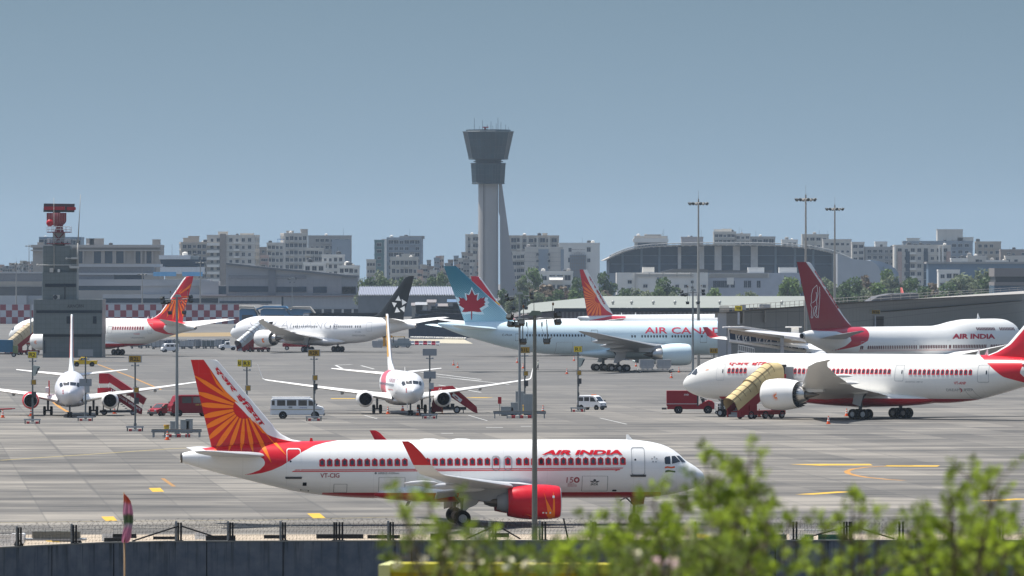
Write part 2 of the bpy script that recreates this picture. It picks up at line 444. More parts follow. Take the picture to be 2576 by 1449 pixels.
 def ring_decal(s, name, mat, outer, wdt, **k):
  cx = sum(p[0] for p in outer)/len(outer); cz = sum(p[1] for p in outer)/len(outer)
  def shr(p):
   d = sqrt((p[0]-cx)**2+(p[1]-cz)**2); f = max(0, 1-wdt*1.2/d); return (cx+(p[0]-cx)*f, cz+(p[1]-cz)*f)
  return s.decal(name, mat, [outer], holes=([shr(p) for p in outer],), **k)
 def place(s, me, x, z, name, off=.03, key='fus', side=None):
  """a small flat mesh (in its own x-z plane) set on the skin, tilted with it"""
  side = side or s.side
  h = s.bvh[key].ray_cast(Vector((x, side*60, z)), Vector((0, -side, 0)))
  if h[0] is None: return None
  nn = h[1] if h[1].y*side > 0 else -h[1]
  o = link(name, me, s.root, h[0]+nn*off)
  o.rotation_euler = (math.asin(max(-1, min(1, -nn.z*side*-1)))*(-1 if side > 0 else 1)*-1, 0, 0) if False else (0, 0, 0)
  up = Vector((0, 0, 1)); up = (up-nn*up.dot(nn)).normalized(); xx = up.cross(nn)*-1
  xx = nn.cross(up)*(-1)
  o.rotation_euler = Matrix((xx, -nn, up)).transposed().to_euler(); return o
 def windows(s, pxs, py, yl, pane, frame=None, py2=None):
  a = pxs[0]; b = pxs[-1]
  for x in pxs:
   y = py if py2 is None else py+(py2-py)*(x-a)/(b-a)
   lx, lz = s.inv((x, y), yl)
   o = s.place(pane, lx, lz, 'cabin_window')
   if o and frame:
    f = link('window_frame', frame, o); f.location = (0, .008, 0)
 def engine(s, c, prof, mats, sd, inner_r, x_back, cone=None, chev=0, name='engine', key=None, fan_in=.9, core=None):
  """c = centre of the inlet plane; prof [(distance behind the lip, radius)]"""
  mt = Matrix.Translation(c)
  P = [(-d, r) for d, r in prof]
  mb = MB().lathe(P, 40, 0, mt)
  if chev:
   n = 40; x, r = P[-1]
   vs = []
   for k in range(n): vs.append((x, r*cos(2*pi*k/n), r*sin(2*pi*k/n)))
   for k in range(n):
    vs.append((x-(chev if k % 2 else 0.0), r*.97*cos(2*pi*k/n), r*.97*sin(2*pi*k/n)))
   mb.add(vs, [(k, (k+1) % n, (k+1) % n+n, k+n) for k in range(n)], 1, False, mt)
  o = s.part(mb, name, mats['nacelle'], key=key)
  lip = MB().lathe([(-.35, P[0][1]+.09), (-.12, P[0][1]+.06), (0, P[0][1]), (.05, P[0][1]-.06), (0, inner_r+.03), (-.4, inner_r)], 40, 0, mt)
  s.part(lip, 'inlet_lip', mats['lip'], o)
  fan = MB()
  fan.lathe([(-.35, inner_r), (-fan_in, inner_r*.97)], 36, 0, mt)
  fan.lathe([(-fan_in, inner_r*.97), (-fan_in, .3)], 36, 0, mt)
  for k in range(22):
   a = 2*pi*k/22; r1, r2 = .3, inner_r*.95
   fan.add([(-fan_in+.02, r1*cos(a), r1*sin(a)), (-fan_in+.02, r2*cos(a), r2*sin(a)), (-fan_in+.12, r2*cos(a+.2), r2*sin(a+.2)), (-fan_in+.12, r1*cos(a+.25), r1*sin(a+.25))], [(0, 1, 2, 3)], 1, False, mt)
  fan.lathe([(-fan_in, .32), (-fan_in+.3, .18), (-fan_in+.42, .02)], 20, 1, mt)
  s.part(fan, 'fan', [mats['dark'], mats['fan']], o)
  xb, rb = P[-1]
  ex = MB().lathe([(xb+.6, rb*.95), (xb+.5, rb*.3)], 36, 0, mt)
  if core:
   pr = [(xb-d, r) for d, r in core]; ex.lathe(pr, 32, 1, mt)
   if cone: ex.lathe([(xb-d, r) for d, r in cone], 24, 2, mt)
  s.part(ex, 'exhaust_nozzle', [mats['dark'], mats['metal'], mats['cone']], o)
  return o
 def wheel_mesh(s, r, wd, rim, mats):
  mb = MB(); R = Matrix.Rotation(pi/2, 4, 'Z')
  mb.lathe([(-wd/2, rim), (-wd/2, r*.9), (-wd*.3, r), (wd*.3, r), (wd/2, r*.9), (wd/2, rim)], 24, 0, R)
  for e in (-1, 1):
   mb.lathe([(e*wd/2, rim), (e*wd*.36, rim*.9), (e*wd*.36, rim*.45), (e*wd*.48, rim*.4), (e*wd*.48, .01)], 20, 1, R)
  me = mb.mesh('wheel', mats); return me
 def gear(s, x, y, ztop, wheel, wr, axles, tracks, mats, door=None, name='landing_gear', lean=0, sr=.13):
  mb = MB(); mb.cyl((x+lean, y, ztop), (x, y, wr), sr*1.25, sr, 12)
  mb.cyl((x+.2+lean, y, ztop*.8), (x+.8, y, ztop), sr*.5, sr*.5, 6); mb.cyl((x, y, ztop*.62), (x-.9, y, ztop), sr*.6, sr*.6, 6)
  a0, a1 = min(axles), max(axles)
  if a1 > a0: mb.cyl((x+a0, y, wr), (x+a1, y, wr), sr*.9, sr*.9, 8)
  for a in axles: mb.cyl((x+a, y+min(tracks), wr), (x+a, y+max(tracks), wr), sr*.7, sr*.7, 8)
  mb.cyl((x+.25, y, wr*1.3), (x+.25, y, ztop*.7), .03, .03, 5); mb.cyl((x-.22, y+.05, wr*1.2), (x-.22, y+.05, ztop*.8), .025, .025, 5)
  o = s.part(mb, name, mats[0], weld=False)
  for a in axles:
   for t in tracks:
    q = link('wheel', wheel, o, (x+a, y+t, wr))
  if door:
   s.part(MB().prism(door[0], door[1], door[1]+.06, 'y'), 'gear_door', door[2], o)
  return o
def win_mesh(w_, h_, kind, mats):
 """pane (and ornate frame) of a cabin window, in x-z, facing -y"""
 pane = MB(); p = rrect(-w_/2, w_/2, -h_/2, h_/2, w_*.45, 4)
 pane.add([(x, 0, z) for x, z in p], [tuple(range(len(p)))], 0)
 pm = pane.mesh('cabin_window', mats[0])
 if kind == 'plain': return pm, None
 a, b = w_*.5+.09, h_*.5+.09
 o = [(-a*.9, -b), (a*.9, -b), (a, -b*.6), (a*.93, 0), (a, b*.55), (a*.85, b*.85), (a*.4, b*.95), (0, b*1.25), (-a*.4, b*.95), (-a*.85, b*.85), (-a, b*.55), (-a*.93, 0), (-a, -b*.6)]
 fr = MB(); fr.add([(x, 0, z) for x, z in o], [tuple(range(len(o)))], 0)
 return pm, fr.mesh('window_frame', mats[1])
# shared paints
RED = (.60, .008, .022); DKRED = (.45, .006, .016); ORANGE = (.95, .21, .012)
mRED = M('red_paint', RED, .3, var=.06); mFINRED = M('fin_red', (.50, .006, .012), .3, var=.06)
mORANGE = M('orange_paint', ORANGE, .3, var=.05); mWHITE = M('white_paint', WHITE, .32, var=.05)
mLGREY = M('light_grey_paint', (.55, .56, .57), .35, var=.08); mMGREY = M('mid_grey_paint', (.3, .31, .32), .4, var=.1)
mDGREY = M('dark_grey', (.06, .065, .07), .5); mBLACK = M('black_rubber', (.012, .012, .013), .75, var=.3, spec=.08)
mGLASS = M('dark_glass', (.02, .026, .035), .08, var=.1, spec=.8); mRIM = M('wheel_rim', (.42, .43, .44), .35, .4)
mMETAL = M('bare_metal', (.55, .53, .5), .3, .9); mTI = M('burnt_metal', (.16, .14, .12), .35, .8)
mDARK = M('engine_inside', (.008, .008, .009), .7, spec=.08); mFAN = M('fan_blades', (.03, .03, .035), .4, .5)
mLINE = M('panel_line_grey', (.16, .17, .18), .5); mSTEEL = M('gear_steel', (.09, .095, .1), .45, .2)
mPANE = M('cabin_pane', (.035, .045, .06), .12, var=.25, sc=.8, spec=.7)
def fin_skin(name, rgb, strip=WHITE): return fus_mat(name, rgb, strip, strip)
# ---------- foreground jet: white and red, seen from its right side ----------
def make_a320():
 a = radians(4.65); xm = 17.71
 q = G(1163, 1324.5); yl = -3.9
 loc = Vector((q.x+yl*sin(a), q.y-yl*cos(a), 0))
 J = Jet('passenger_jet', 'white narrow-body airliner with red sunburst tail taxiing behind the concrete wall', loc, a, xm, -1, group='airliners on the apron')
 z3, z4, z5 = zoomer(650, 1400), zoomer(1300, 1650), zoomer(2048, 1650)
 tab = [(0, 3.36, 3.14, .12), (.12, 3.66, 2.93, .38), (.31, 3.86, 2.80, .6), (.8, 4.22, 2.57, .98), (1.37, 4.58, 2.38, 1.26), (1.8, 4.99, 2.27, 1.43),
  (2.44, 5.43, 2.13, 1.62), (3.15, 5.73, 2.02, 1.77), (4.2, 5.95, 1.93, 1.91), (5.3, 6.06, 1.9, 1.96), (7, 6.08, 1.9, 1.975), (23.9, 6.08, 1.92, 1.975), (26.2, 6.05, 2.03, 1.95),
  (28.8, 6.0, 2.32, 1.84), (31, 5.92, 2.78, 1.62), (33, 5.8, 3.28, 1.32), (34.6, 5.67, 3.66, 1.05), (36.1, 5.48, 4.07, .74), (37.1, 5.25, 4.38, .46), (37.5, 5.15, 4.5, .34)]
 redz = J.px([z3(*p) for p in [(1770, 915), (1640, 935), (1530, 965), (1400, 1030), (1300, 1100), (1200, 1165), (1100, 1210), (1000, 1240), (900, 1256), (805, 1262),
    (900, 1240), (980, 1208), (1025, 1160), (1032, 1130), (1015, 1095), (960, 1060), (880, 1036), (700, 1026), (500, 1028), (430, 1010), (390, 990), (380, 800), (1900, 800)]], -1.6)
 fm = fus_mat('jet_skin', WHITE, RED, DKRED)
 belly = lambda x, y, z: min(2.34-z, x-(xm-27.5), (xm-3.2)-x)
 fus = J.fuselage(tab, fm, lambda x, y, z: sdf((x, z), redz), belly, n=240, seg=128)
 # belly fairing round the wing root
 rings = []
 for t in [11.2+12.6*i/28 for i in range(29)]:
  u = (t-11.2)/12.6; e = sin(pi*min(1, u*1.6)/2)**.6 if u < .62 else cos(pi*(u-.62)/.76/1)**.6
  e = max(.02, e); hw = 1.2+.95*e; zb = 2.05-.42*e; zt = 2.35+.75*e
  rings.append([(xm-t, hw*math.copysign(abs(sin(2*pi*k/36))**.7, sin(2*pi*k/36)), (zb+zt)/2+(zt-zb)/2*math.copysign(abs(cos(2*pi*k/36))**.8, cos(2*pi*k/36))) for k in range(36)])
 bf = J.part(MB().loft(rings), 'belly_fairing', fm); J.paint(bf, None, belly)
 # fin
 I = lambda p: J.inv(z3(*p), 0)
 finp = [(1410, 920), (1300, 900), (1200, 850), (1130, 790), (1108, 752), (580, 135), (555, 108), (535, 97), (285, 100), (495, 985)]
 P = [I(p) for p in finp]; te0, te1 = I((495, 985)), I((285, 100))
 tex = lambda z: te0[0]+(te1[0]-te0[0])*(z-te0[1])/(te1[1]-te0[1])
 secs = [(5.5, P[0][0]+.3, tex(5.5))]+[(p[1], p[0], tex(p[1])) for p in P[:7]]+[(te1[1]+.01, P[7][0], te1[0])]
 secs.sort()
 strip = [(405, 85), (500, 220), (600, 370), (720, 520), (800, 600), (900, 710), (1000, 800), (1050, 850), (1130, 880), (1260, 912), (1330, 925), (1420, 926)]
 lead = [(1500, 940), (1500, 850), (1250, 780), (1160, 700), (640, 60), (600, 20), (405, 20)]
 J.fin(secs, fin_skin('fin_red', (.60, .007, .013)), th=.055, accent=[I(p) for p in strip+lead])
 J.text("एअर इंिडया", [z3(*p) for p in [(562, 168), (1042, 742), (975, 772), (497, 176)]], 0, mRED, 'fin', bold=.03, grid=.9, off=.045)
 # sun rays
 c = (822, 580); root = ((495, 972), (1420, 921)); teL = ((480, 905), (285, 100)); stripL = ((1050, 850), (470, 175))
 tips = [(300, 245, 24), (310, 415, 30), (330, 545, 30), (370, 680, 31), (395, 800, 32), (420, 930, 30), (515, 1025, 29), (665, 1027, 26), (795, 1027, 24), (915, 1042, 24), (1095, 1137, 24), (1245, 1062, 18)]
 up, dn = [], []
 for tx, ty, wd in tips:
  dx, dy = tx-c[0], ty-c[1]; R = sqrt(dx*dx+dy*dy); dx /= R; dy /= R
  l, r = [], []
  for f, wv in ((0, .42), (.15, .6), (.35, .85), (.55, 1), (.7, .95), (.85, .55), (1, .0)):
   q = 112+(R-112)*f; x, y = c[0]+dx*q, c[1]+dy*q
   l.append((x-dy*wd*wv*.85, y+dx*wd*wv*.85)); r.append((x+dy*wd*wv*.85, y-dx*wd*wv*.85))
  pl = l+r[-2::-1]
  a1 = clip(clip(clip(pl, root[1], root[0]), teL[0], teL[1]), stripL[1], stripL[0]) if True else pl
  if len(a1) < 3: a1 = clip(pl, root[0], root[1])
  up.append(a1)
  b1 = clip(pl, root[0], root[1])
  if len(b1) > 2: dn.append(b1)
 # long ray hugging the white strip
 up.append([(470, 190), (540, 300), (640, 420), (765, 535), (735, 520), (640, 455), (540, 340)])
 up.append([(900, 700), (960, 755), (1050, 850), (1000, 830)])
 ctr = lambda pl: [I(p) for p in pl]
 for p in up:
  if len(p) > 2: J.decal('sun_ray', mORANGE, [ctr(p)], 'fin', grid=.8, off=.03)
 for pl in dn: J.decal('sun_ray', mORANGE, [J.px([z3(*p) for p in pl], -1.2)], 'fus', grid=.3, off=.025)
 # tailplanes
 for sd in (-1, 1):
  ts = [(31.1, .75, 4.95, 4.3, .10, 0), (33.6, 3.6, 5.2, 2.8, .09, 0), (35.5, 6.1, 5.42, 1.45, .08, 0), (35.8, 6.22, 5.43, 1.1, .05, 0)]
  J.surface(ts, sd, mLGREY, 'tailplane')
  ws = [(10.9, 1.5, 2.35, 7.6, .14, 3), (12.2, 2.6, 2.5, 6.5, .135, 5), (14.5, 6.4, 2.95, 4.05, .12, 5), (17.1, 11.5, 3.45, 2.7, .11, 5), (19.5, 16.3, 3.92, 1.62, .1, 6), (19.85, 16.75, 3.99, 1.52, .1, 25)]
  J.surface(ws, sd, mLGREY, 'wing')
  lo = [(19.85, 16.74, 3.99, 1.52, .09, 25), (20.2, 17.05, 4.12, 1.45, .09, 50), (20.55, 17.3, 4.4, 1.36, .085, 68), (20.85, 17.42, 4.72, 1.27, .08, 78)]
  J.surface(lo, sd, mLGREY, 'winglet')
  hi = [(20.85, 17.42, 4.72, 1.27, .08, 78), (21.6, 17.65, 5.6, .95, .08, 80), (22.2, 17.8, 6.2, .66, .08, 80), (22.5, 17.86, 6.38, .45, .06, 80)]
  J.surface(hi, sd, M('winglet_red', (.42, .006, .014), .35, var=.06), 'winglet_tip')
  for y, l in ((6.6, 3.2), (9.6, 2.8), (12.6, 2.4)):
   t = 16.6+(y-6.4)*.62; zz = 2.82+(y-6.4)*.1
   mb = MB(); mb.lathe([(0, .02), (-.3, .13), (-l*.45, .2), (-l*.8, .13), (-l, .02)], 12, 0, Matrix.Translation((xm-t+.4, sd*y, zz-.12)) @ Matrix.Diagonal((1, .75, 1.1, 1)))
   J.part(mb, 'flap_fairing', mLGREY)
  mb = MB(); c_ = [(xm-18.0, sd*3, 2.25), (xm-19.6, sd*3, 2.02), (xm-19.9, sd*9, 2.62), (xm-18.6, sd*9, 2.75)]
  mb.add(c_+[(p[0], p[1], p[2]-.1) for p in c_], [(0, 1, 2, 3), (7, 6, 5, 4), (0, 4, 5, 1), (1, 5, 6, 2), (2, 6, 7, 3), (3, 7, 4, 0)])
  J.part(mb, 'flap', mMGREY)
 # engines
 ex, ez = J.inv(z4(2362, 900), -5.75)
 prof = [(0, 1.06), (.12, 1.13), (.35, 1.17), (.9, 1.23), (1.6, 1.25), (2.3, 1.23), (3.0, 1.15), (3.72, 1.0)]
 mats = dict(nacelle=[mRED, mDARK], lip=mLGREY, dark=mDARK, fan=mFAN, metal=mMGREY, cone=mTI)
 for sd in (-1, 1):
  e = J.engine((ex, sd*5.75, ez), prof, mats, sd, .95, 0, core=[(-.5, .78), (.3, .68), (.75, .52), (.75, .45)], cone=[(.5, .36), (1.1, .3), (1.7, .03)], key='eng' if sd < 0 else None)
  pyl = MB(); pr = [(ex-1.3, ez+1.15), (ex-.6, ez+1.12), (ex-3.6, ez+.3), (ex-5.2, ez+.05), (ex-7.2, ez+.35), (ex-7.0, ez+.9), (ex-3.6, ez+1.35)]
  J.part(pyl.prism([(p[0], p[1]) for p in pr], sd*5.75-.22, sd*5.75+.22, 'y'), 'pylon', mMGREY, e)
  if sd < 0:
   rays = []
   for pts in ([(2205, 800), (2225, 870), (2330, 1070), (2255, 1070)], [(2150, 890), (2210, 990), (2300, 1075), (2260, 1075)], [(2300, 800), (2312, 870), (2320, 1060), (2290, 1060)], [(2010, 1015), (2150, 1062), (2140, 1072)]):
    rays.append(J.px([z4(*p) for p in pts], -7))
   for ry in rays: J.decal('sun_ray', mORANGE, [ry], 'eng', grid=.2, off=.02, parent=e)
   for rr in (rrect(2290, 2312, 838, 862, 3), rrect(2190, 2208, 1002, 1016, 3), circ((2230, 1011), 9), rrect(2262, 2278, 1000, 1018, 2)): J.decal('emblem', mWHITE, [J.px([z4(*p) for p in rr], -7)], 'eng', grid=.2, off=.02, parent=e)
 # landing gear
 wm = J.wheel_mesh(.58, .42, .3, [mBLACK, mRIM]); nm = J.wheel_mesh(.39, .24, .2, [mBLACK, mRIM])
 for sd in (-1, 1):
  dr = None
  if sd < 0: dr = (J.px([z4(*p) for p in [(1405, 770), (1545, 790), (1545, 900), (1520, 930), (1440, 965), (1415, 995), (1385, 1000)]], -4.0), -4.05, mLGREY)
  else: dr = ([(-.75, 2.4), (.7, 2.4), (.7, 1.55), (-.3, 1.1), (-.75, 1.0)], 4.0, mLGREY)
  J.gear(0, sd*3.8, 2.6, wm, .58, (0,), (-.46, .46), [mSTEEL], dr)
 J.gear(12.64, 0, 2.2, nm, .39, (0,), (-.25, .25), [mSTEEL], ([(12.2, 2.2), (13.4, 2.2), (13.3, 1.45), (12.5, 1.35)], -.42, M('gear_door_brown', (.35, .12, .03), .5)), sr=.1)
 # cabin windows, doors, lines
 pane, frame = win_mesh(.235, .36, 'ornate', [mPANE, mRED])
 z7 = zoomer(1024, 1728)
 xs = [z7(666+75.6*k, 0)[0] for k in range(12)]+[z4(957+75.2*k, 0)[0] for k in range(10)]+[z4(1722, 0)[0], z4(1840, 0)[0], z4(1950, 0)[0], z4(2026, 0)[0], z4(2101, 0)[0], z4(2176, 0)[0]]+[z5(293+74.8*k, 0)[0] for k in range(12)]
 J.windows(xs, z7(0, 310)[1], -1.9, pane, frame, z5(0, 490)[1])
 R2 = lambda q, l, r, t, b, rad: [q(*p) for p in rrect(l, r, t, b, rad)]
 gl = M('door_seal_grey', (.33, .34, .35), .5)
 for q, l, r, t, b, m_, wd in ((z3, 1252, 1394, 992, 1282, mWHITE, .07), (z5, 1203, 1338, 350, 632, gl, .06)):
  d = J.ring_decal('cabin_door', m_, J.px(R2(q, l, r, t, b, 24), -1.9), wd, grid=.25)
  J.decal('door_sill', mDGREY, [J.px([q(l-15, b-8), q(r+12, b-8), q(r+8, b+14), q(l-8, b+14)], -1.9)], grid=.25, parent=d, off=.05)
  J.decal('door_window', mGLASS, [J.px(circ(q(l+38, (t+b)/2-15), 2.6), -1.9)], parent=d)
 J.decal('door_outline', mLGREY, [], ) if False else None
 for cx in (1720, 1840):
  J.ring_decal('emergency_exit', M('exit_grey', (.38, .39, .4), .5), J.px(R2(z4, cx-42, cx+43, 436, 588, 34), -1.9), .07, grid=.25)
 # cheat lines
 for (y0, y1, t0, t1, hgt, le) in ((383, 372, 400, 0, 8, 0), (398, 384, 375, 0, 9, 0)):
  xa, xb = z7(t0, 0)[0], z5(1125 if t0 == 400 else 1080, 0)[0]; ya, yb = z7(0, y0)[1], z5(0, 559 if t0 == 400 else 575)[1]
  h2 = hgt/8
  J.decal('cheat_line', mRED, [J.px([(xa, ya-h2), (xb, yb-h2), (xb-(4 if t0 == 400 else -2), yb+h2*(1 if t0 == 400 else 1)), (xa-4, ya+h2)], -1.95)], grid=.5)
 J.decal('cheat_line', mRED, [J.px([z5(*p) for p in [(1050, 570), (1095, 570), (1035, 592)]], -1.95)], grid=.5)
 J.text("AIR INDIA", [z5(*p) for p in [(342, 380), (1124, 378), (1112, 426), (296, 427)]], -1.6, mRED, bold=.05)
 J.text("VT-CIG", [z7(*p) for p in [(648, 415), (840, 413), (840, 458), (648, 460)]], -1.9, M('registration_red', (.3, .01, .03), .4), bold=.012)
 J.text("AIRBUS A320neo", [z7(*p) for p in [(1226, 403), (1440, 402), (1440, 423), (1226, 425)]], -1.9, mLINE, bold=.01)
 J.decal('emblem', mLINE, [J.px([z7(*p) for p in circ((1204, 414), 12)], -1.9)])
 t150 = M('emblem_red', (.32, .03, .05), .4)
 J.text("15", [z5(*p) for p in [(552, 650), (620, 650), (616, 704), (548, 706)]], -1.9, t150, bold=-.0)
 wh = [z5(*p) for p in circ((652, 678), 29)]
 J.ring_decal('emblem', t150, J.px(wh, -1.9), .08, grid=.3)
 J.decal('emblem', t150, [J.px([z5(652+6*cos(k*pi/5+.3), 678+6*sin(k*pi/5+.3)), z5(652+28*cos(k*pi/5-.06), 678+28*sin(k*pi/5-.06)), z5(652+28*cos(k*pi/5+.1), 678+28*sin(k*pi/5+.1))], -1.9) for k in range(10)])
 for i, (tx, w_) in enumerate((("YEARS OF", 628), ("CELEBRATING", 655), ("THE MAHATMA", 658))):
  J.text(tx, [z5(560, 712+i*12), z5(w_, 711+i*12), z5(w_, 720+i*12), z5(560, 721+i*12)], -1.9, t150)
 J.text("IATA", [z5(*p) for p in [(800, 708), (870, 708), (868, 732), (794, 732)]], -1.9, mDGREY, bold=.03)
 J.decal('emblem', mDGREY, [J.px([z5(*p) for p in pl], -1.9) for pl in (circ((833, 683), 14), [(782, 686), (820, 690), (826, 705), (805, 703)], [(886, 686), (848, 690), (842, 705), (862, 703)])])
 star = []
 for k in range(5):
  a_ = 2*pi*k/5-pi/2; cx, cy_ = 1431+26*cos(a_), 474+26*sin(a_)
  star.append(J.px([z5(cx+12*cos(a_+da), cy_+12*sin(a_+da)) for da in (.6, 2.7, 4.6)], -1.6))
 J.decal('emblem', mMGREY, star, grid=.3)
 mOR = M('flag_saffron', (.75, .1, .02), .4); mGN = M('flag_green', (.01, .05, .03), .4)
 J.decal('flag_mark', mOR, [J.px([z5(*p) for p in [(1532, 545), (1560, 540), (1600, 546), (1635, 540), (1635, 556), (1600, 562), (1560, 556), (1534, 562)]], -1.4)], grid=.2)
 J.decal('flag_mark', mGN, [J.px([z5(*p) for p in [(1536, 585), (1565, 576), (1605, 582), (1641, 588), (1640, 604), (1605, 598), (1570, 596), (1537, 602)]], -1.4)], grid=.2)
 # cockpit windows, near side plus far side mirrored
 cw = [[(1528, 462), (1543, 445), (1588, 440), (1588, 518), (1537, 518), (1530, 500)], [(1604, 440), (1640, 438), (1692, 492), (1690, 497), (1604, 516)], [(1655, 436), (1690, 440), (1752, 500), (1708, 502)]]
 for pl in cw:
  pp = J.px([z5(*p) for p in pl], -1.2)
  for sd in (-1, 1): J.decal('cockpit_window', mGLASS, [pp], side=sd, grid=.2, off=.025)
 # panel outlines, vents, antennas
 for q, l, r, t, b in ((z7, 785, 920, 523, 612), (z7, 1235, 1502, 455, 610), (z5, 705, 966, 638, 792)):
  J.ring_decal('cargo_door', mLINE, J.px(R2(q, l, r, t, b, 6), -1.9), .028, grid=.25)
 J.decal('vent', mDARK, [J.px([z7(*p) for p in rrect(472, 512, 507, 542, 5)], -1.7)]); J.decal('vent', mDARK, [J.px([z5(*p) for p in rrect(1012, 1056, 776, 793, 8)], -1.7)])
 J.ring_decal('vent', mDARK, J.px([z7(*p) for p in [(452, 575), (536, 588), (536, 600), (452, 588)]], -1.5), .05)
 for (p0, p1, wd) in ((z5(1190, 275), z5(1160, 222), .3), (z3(1500, 915), z3(1497, 885), .15)):
  b0 = J.inv(p0, 0); b1 = J.inv(p1, 0); z0 = b0[1]-.05
  J.part(MB().prism([(b0[0]-wd, z0), (b0[0]+wd*.7, z0), (b1[0]+.08, b1[1]), (b1[0]-.08, b1[1])], -.02, .02, 'y'), 'antenna', mWHITE if wd > .2 else mRED)
 J.part(MB().lathe([(0, .36), (-.12, .37), (-.14, .3), (.1, .25)], 20, 0, Matrix.Translation((xm-37.45, 0, 4.82))), 'tail_exhaust', mTI)
 bl = J.inv(z4(855, 900), 0)
 J.part(MB().prism([(bl[0]-.35, bl[1]-.3), (bl[0]-.15, bl[1]-.3), (bl[0]+.25, bl[1]+.35), (bl[0]-.05, bl[1]+.35)], -.03, .03, 'y'), 'antenna', mLGREY)
 for px_ in (1050, 1370):
  b = J.inv(z4(px_, 280), 0); J.part(MB().blob((b[0], 0, 6.05), .7, .3, .12, 14, 6), 'antenna_fairing', mWHITE)
 J.part(MB().cyl((12.0, -.2, 1.9), (11.6, -.2, 1.7), .05), 'antenna', mLGREY)
 return J
A320 = make_a320()
# ---------- the other jets ----------
zA, zB, zC, zD, zE = zoomer(0, 700), zoomer(800, 850), zoomer(1600, 850), zoomer(2300, 850), zoomer(3072, 850)
zF, zG, zH, zI, zJ = zoomer(0, 1200), zoomer(900, 1200), zoomer(1800, 1200), zoomer(2600, 1250), zoomer(3072, 1250)
def seat(px, s, lp, th):
 """ground position of an aircraft whose local point lp is seen at pixel px at scale s"""
 q = Wp(px[0], px[1], s); r = rotz(th) @ Vector(lp); return Vector((q.x-r.x, q.y-r.y, 0))
ENG = dict(lip=mLGREY, dark=mDARK, fan=mFAN, metal=mMETAL, cone=mTI)
mSAT = M('jet_white_satin', (.80, .79, .76), .35, var=.06)
T787 = [(0, 4.15, 3.9, .12), (.15, 4.45, 3.65, .42), (.65, 5.0, 3.2, .9), (1.9, 6.0, 2.65, 1.6), (3.4, 6.8, 2.33, 2.12), (5.2, 7.42, 2.15, 2.5), (7.4, 7.82, 2.05, 2.78), (9.5, 7.95, 2.0, 2.87),
  (37, 7.95, 2.0, 2.87), (41, 7.93, 2.3, 2.8), (45, 7.85, 3.15, 2.45), (49, 7.65, 4.2, 1.85), (53, 7.2, 5.0, 1.15), (55.5, 6.7, 5.4, .65), (56.5, 6.35, 5.5, .42), (56.7, 6.2, 5.65, .3)]
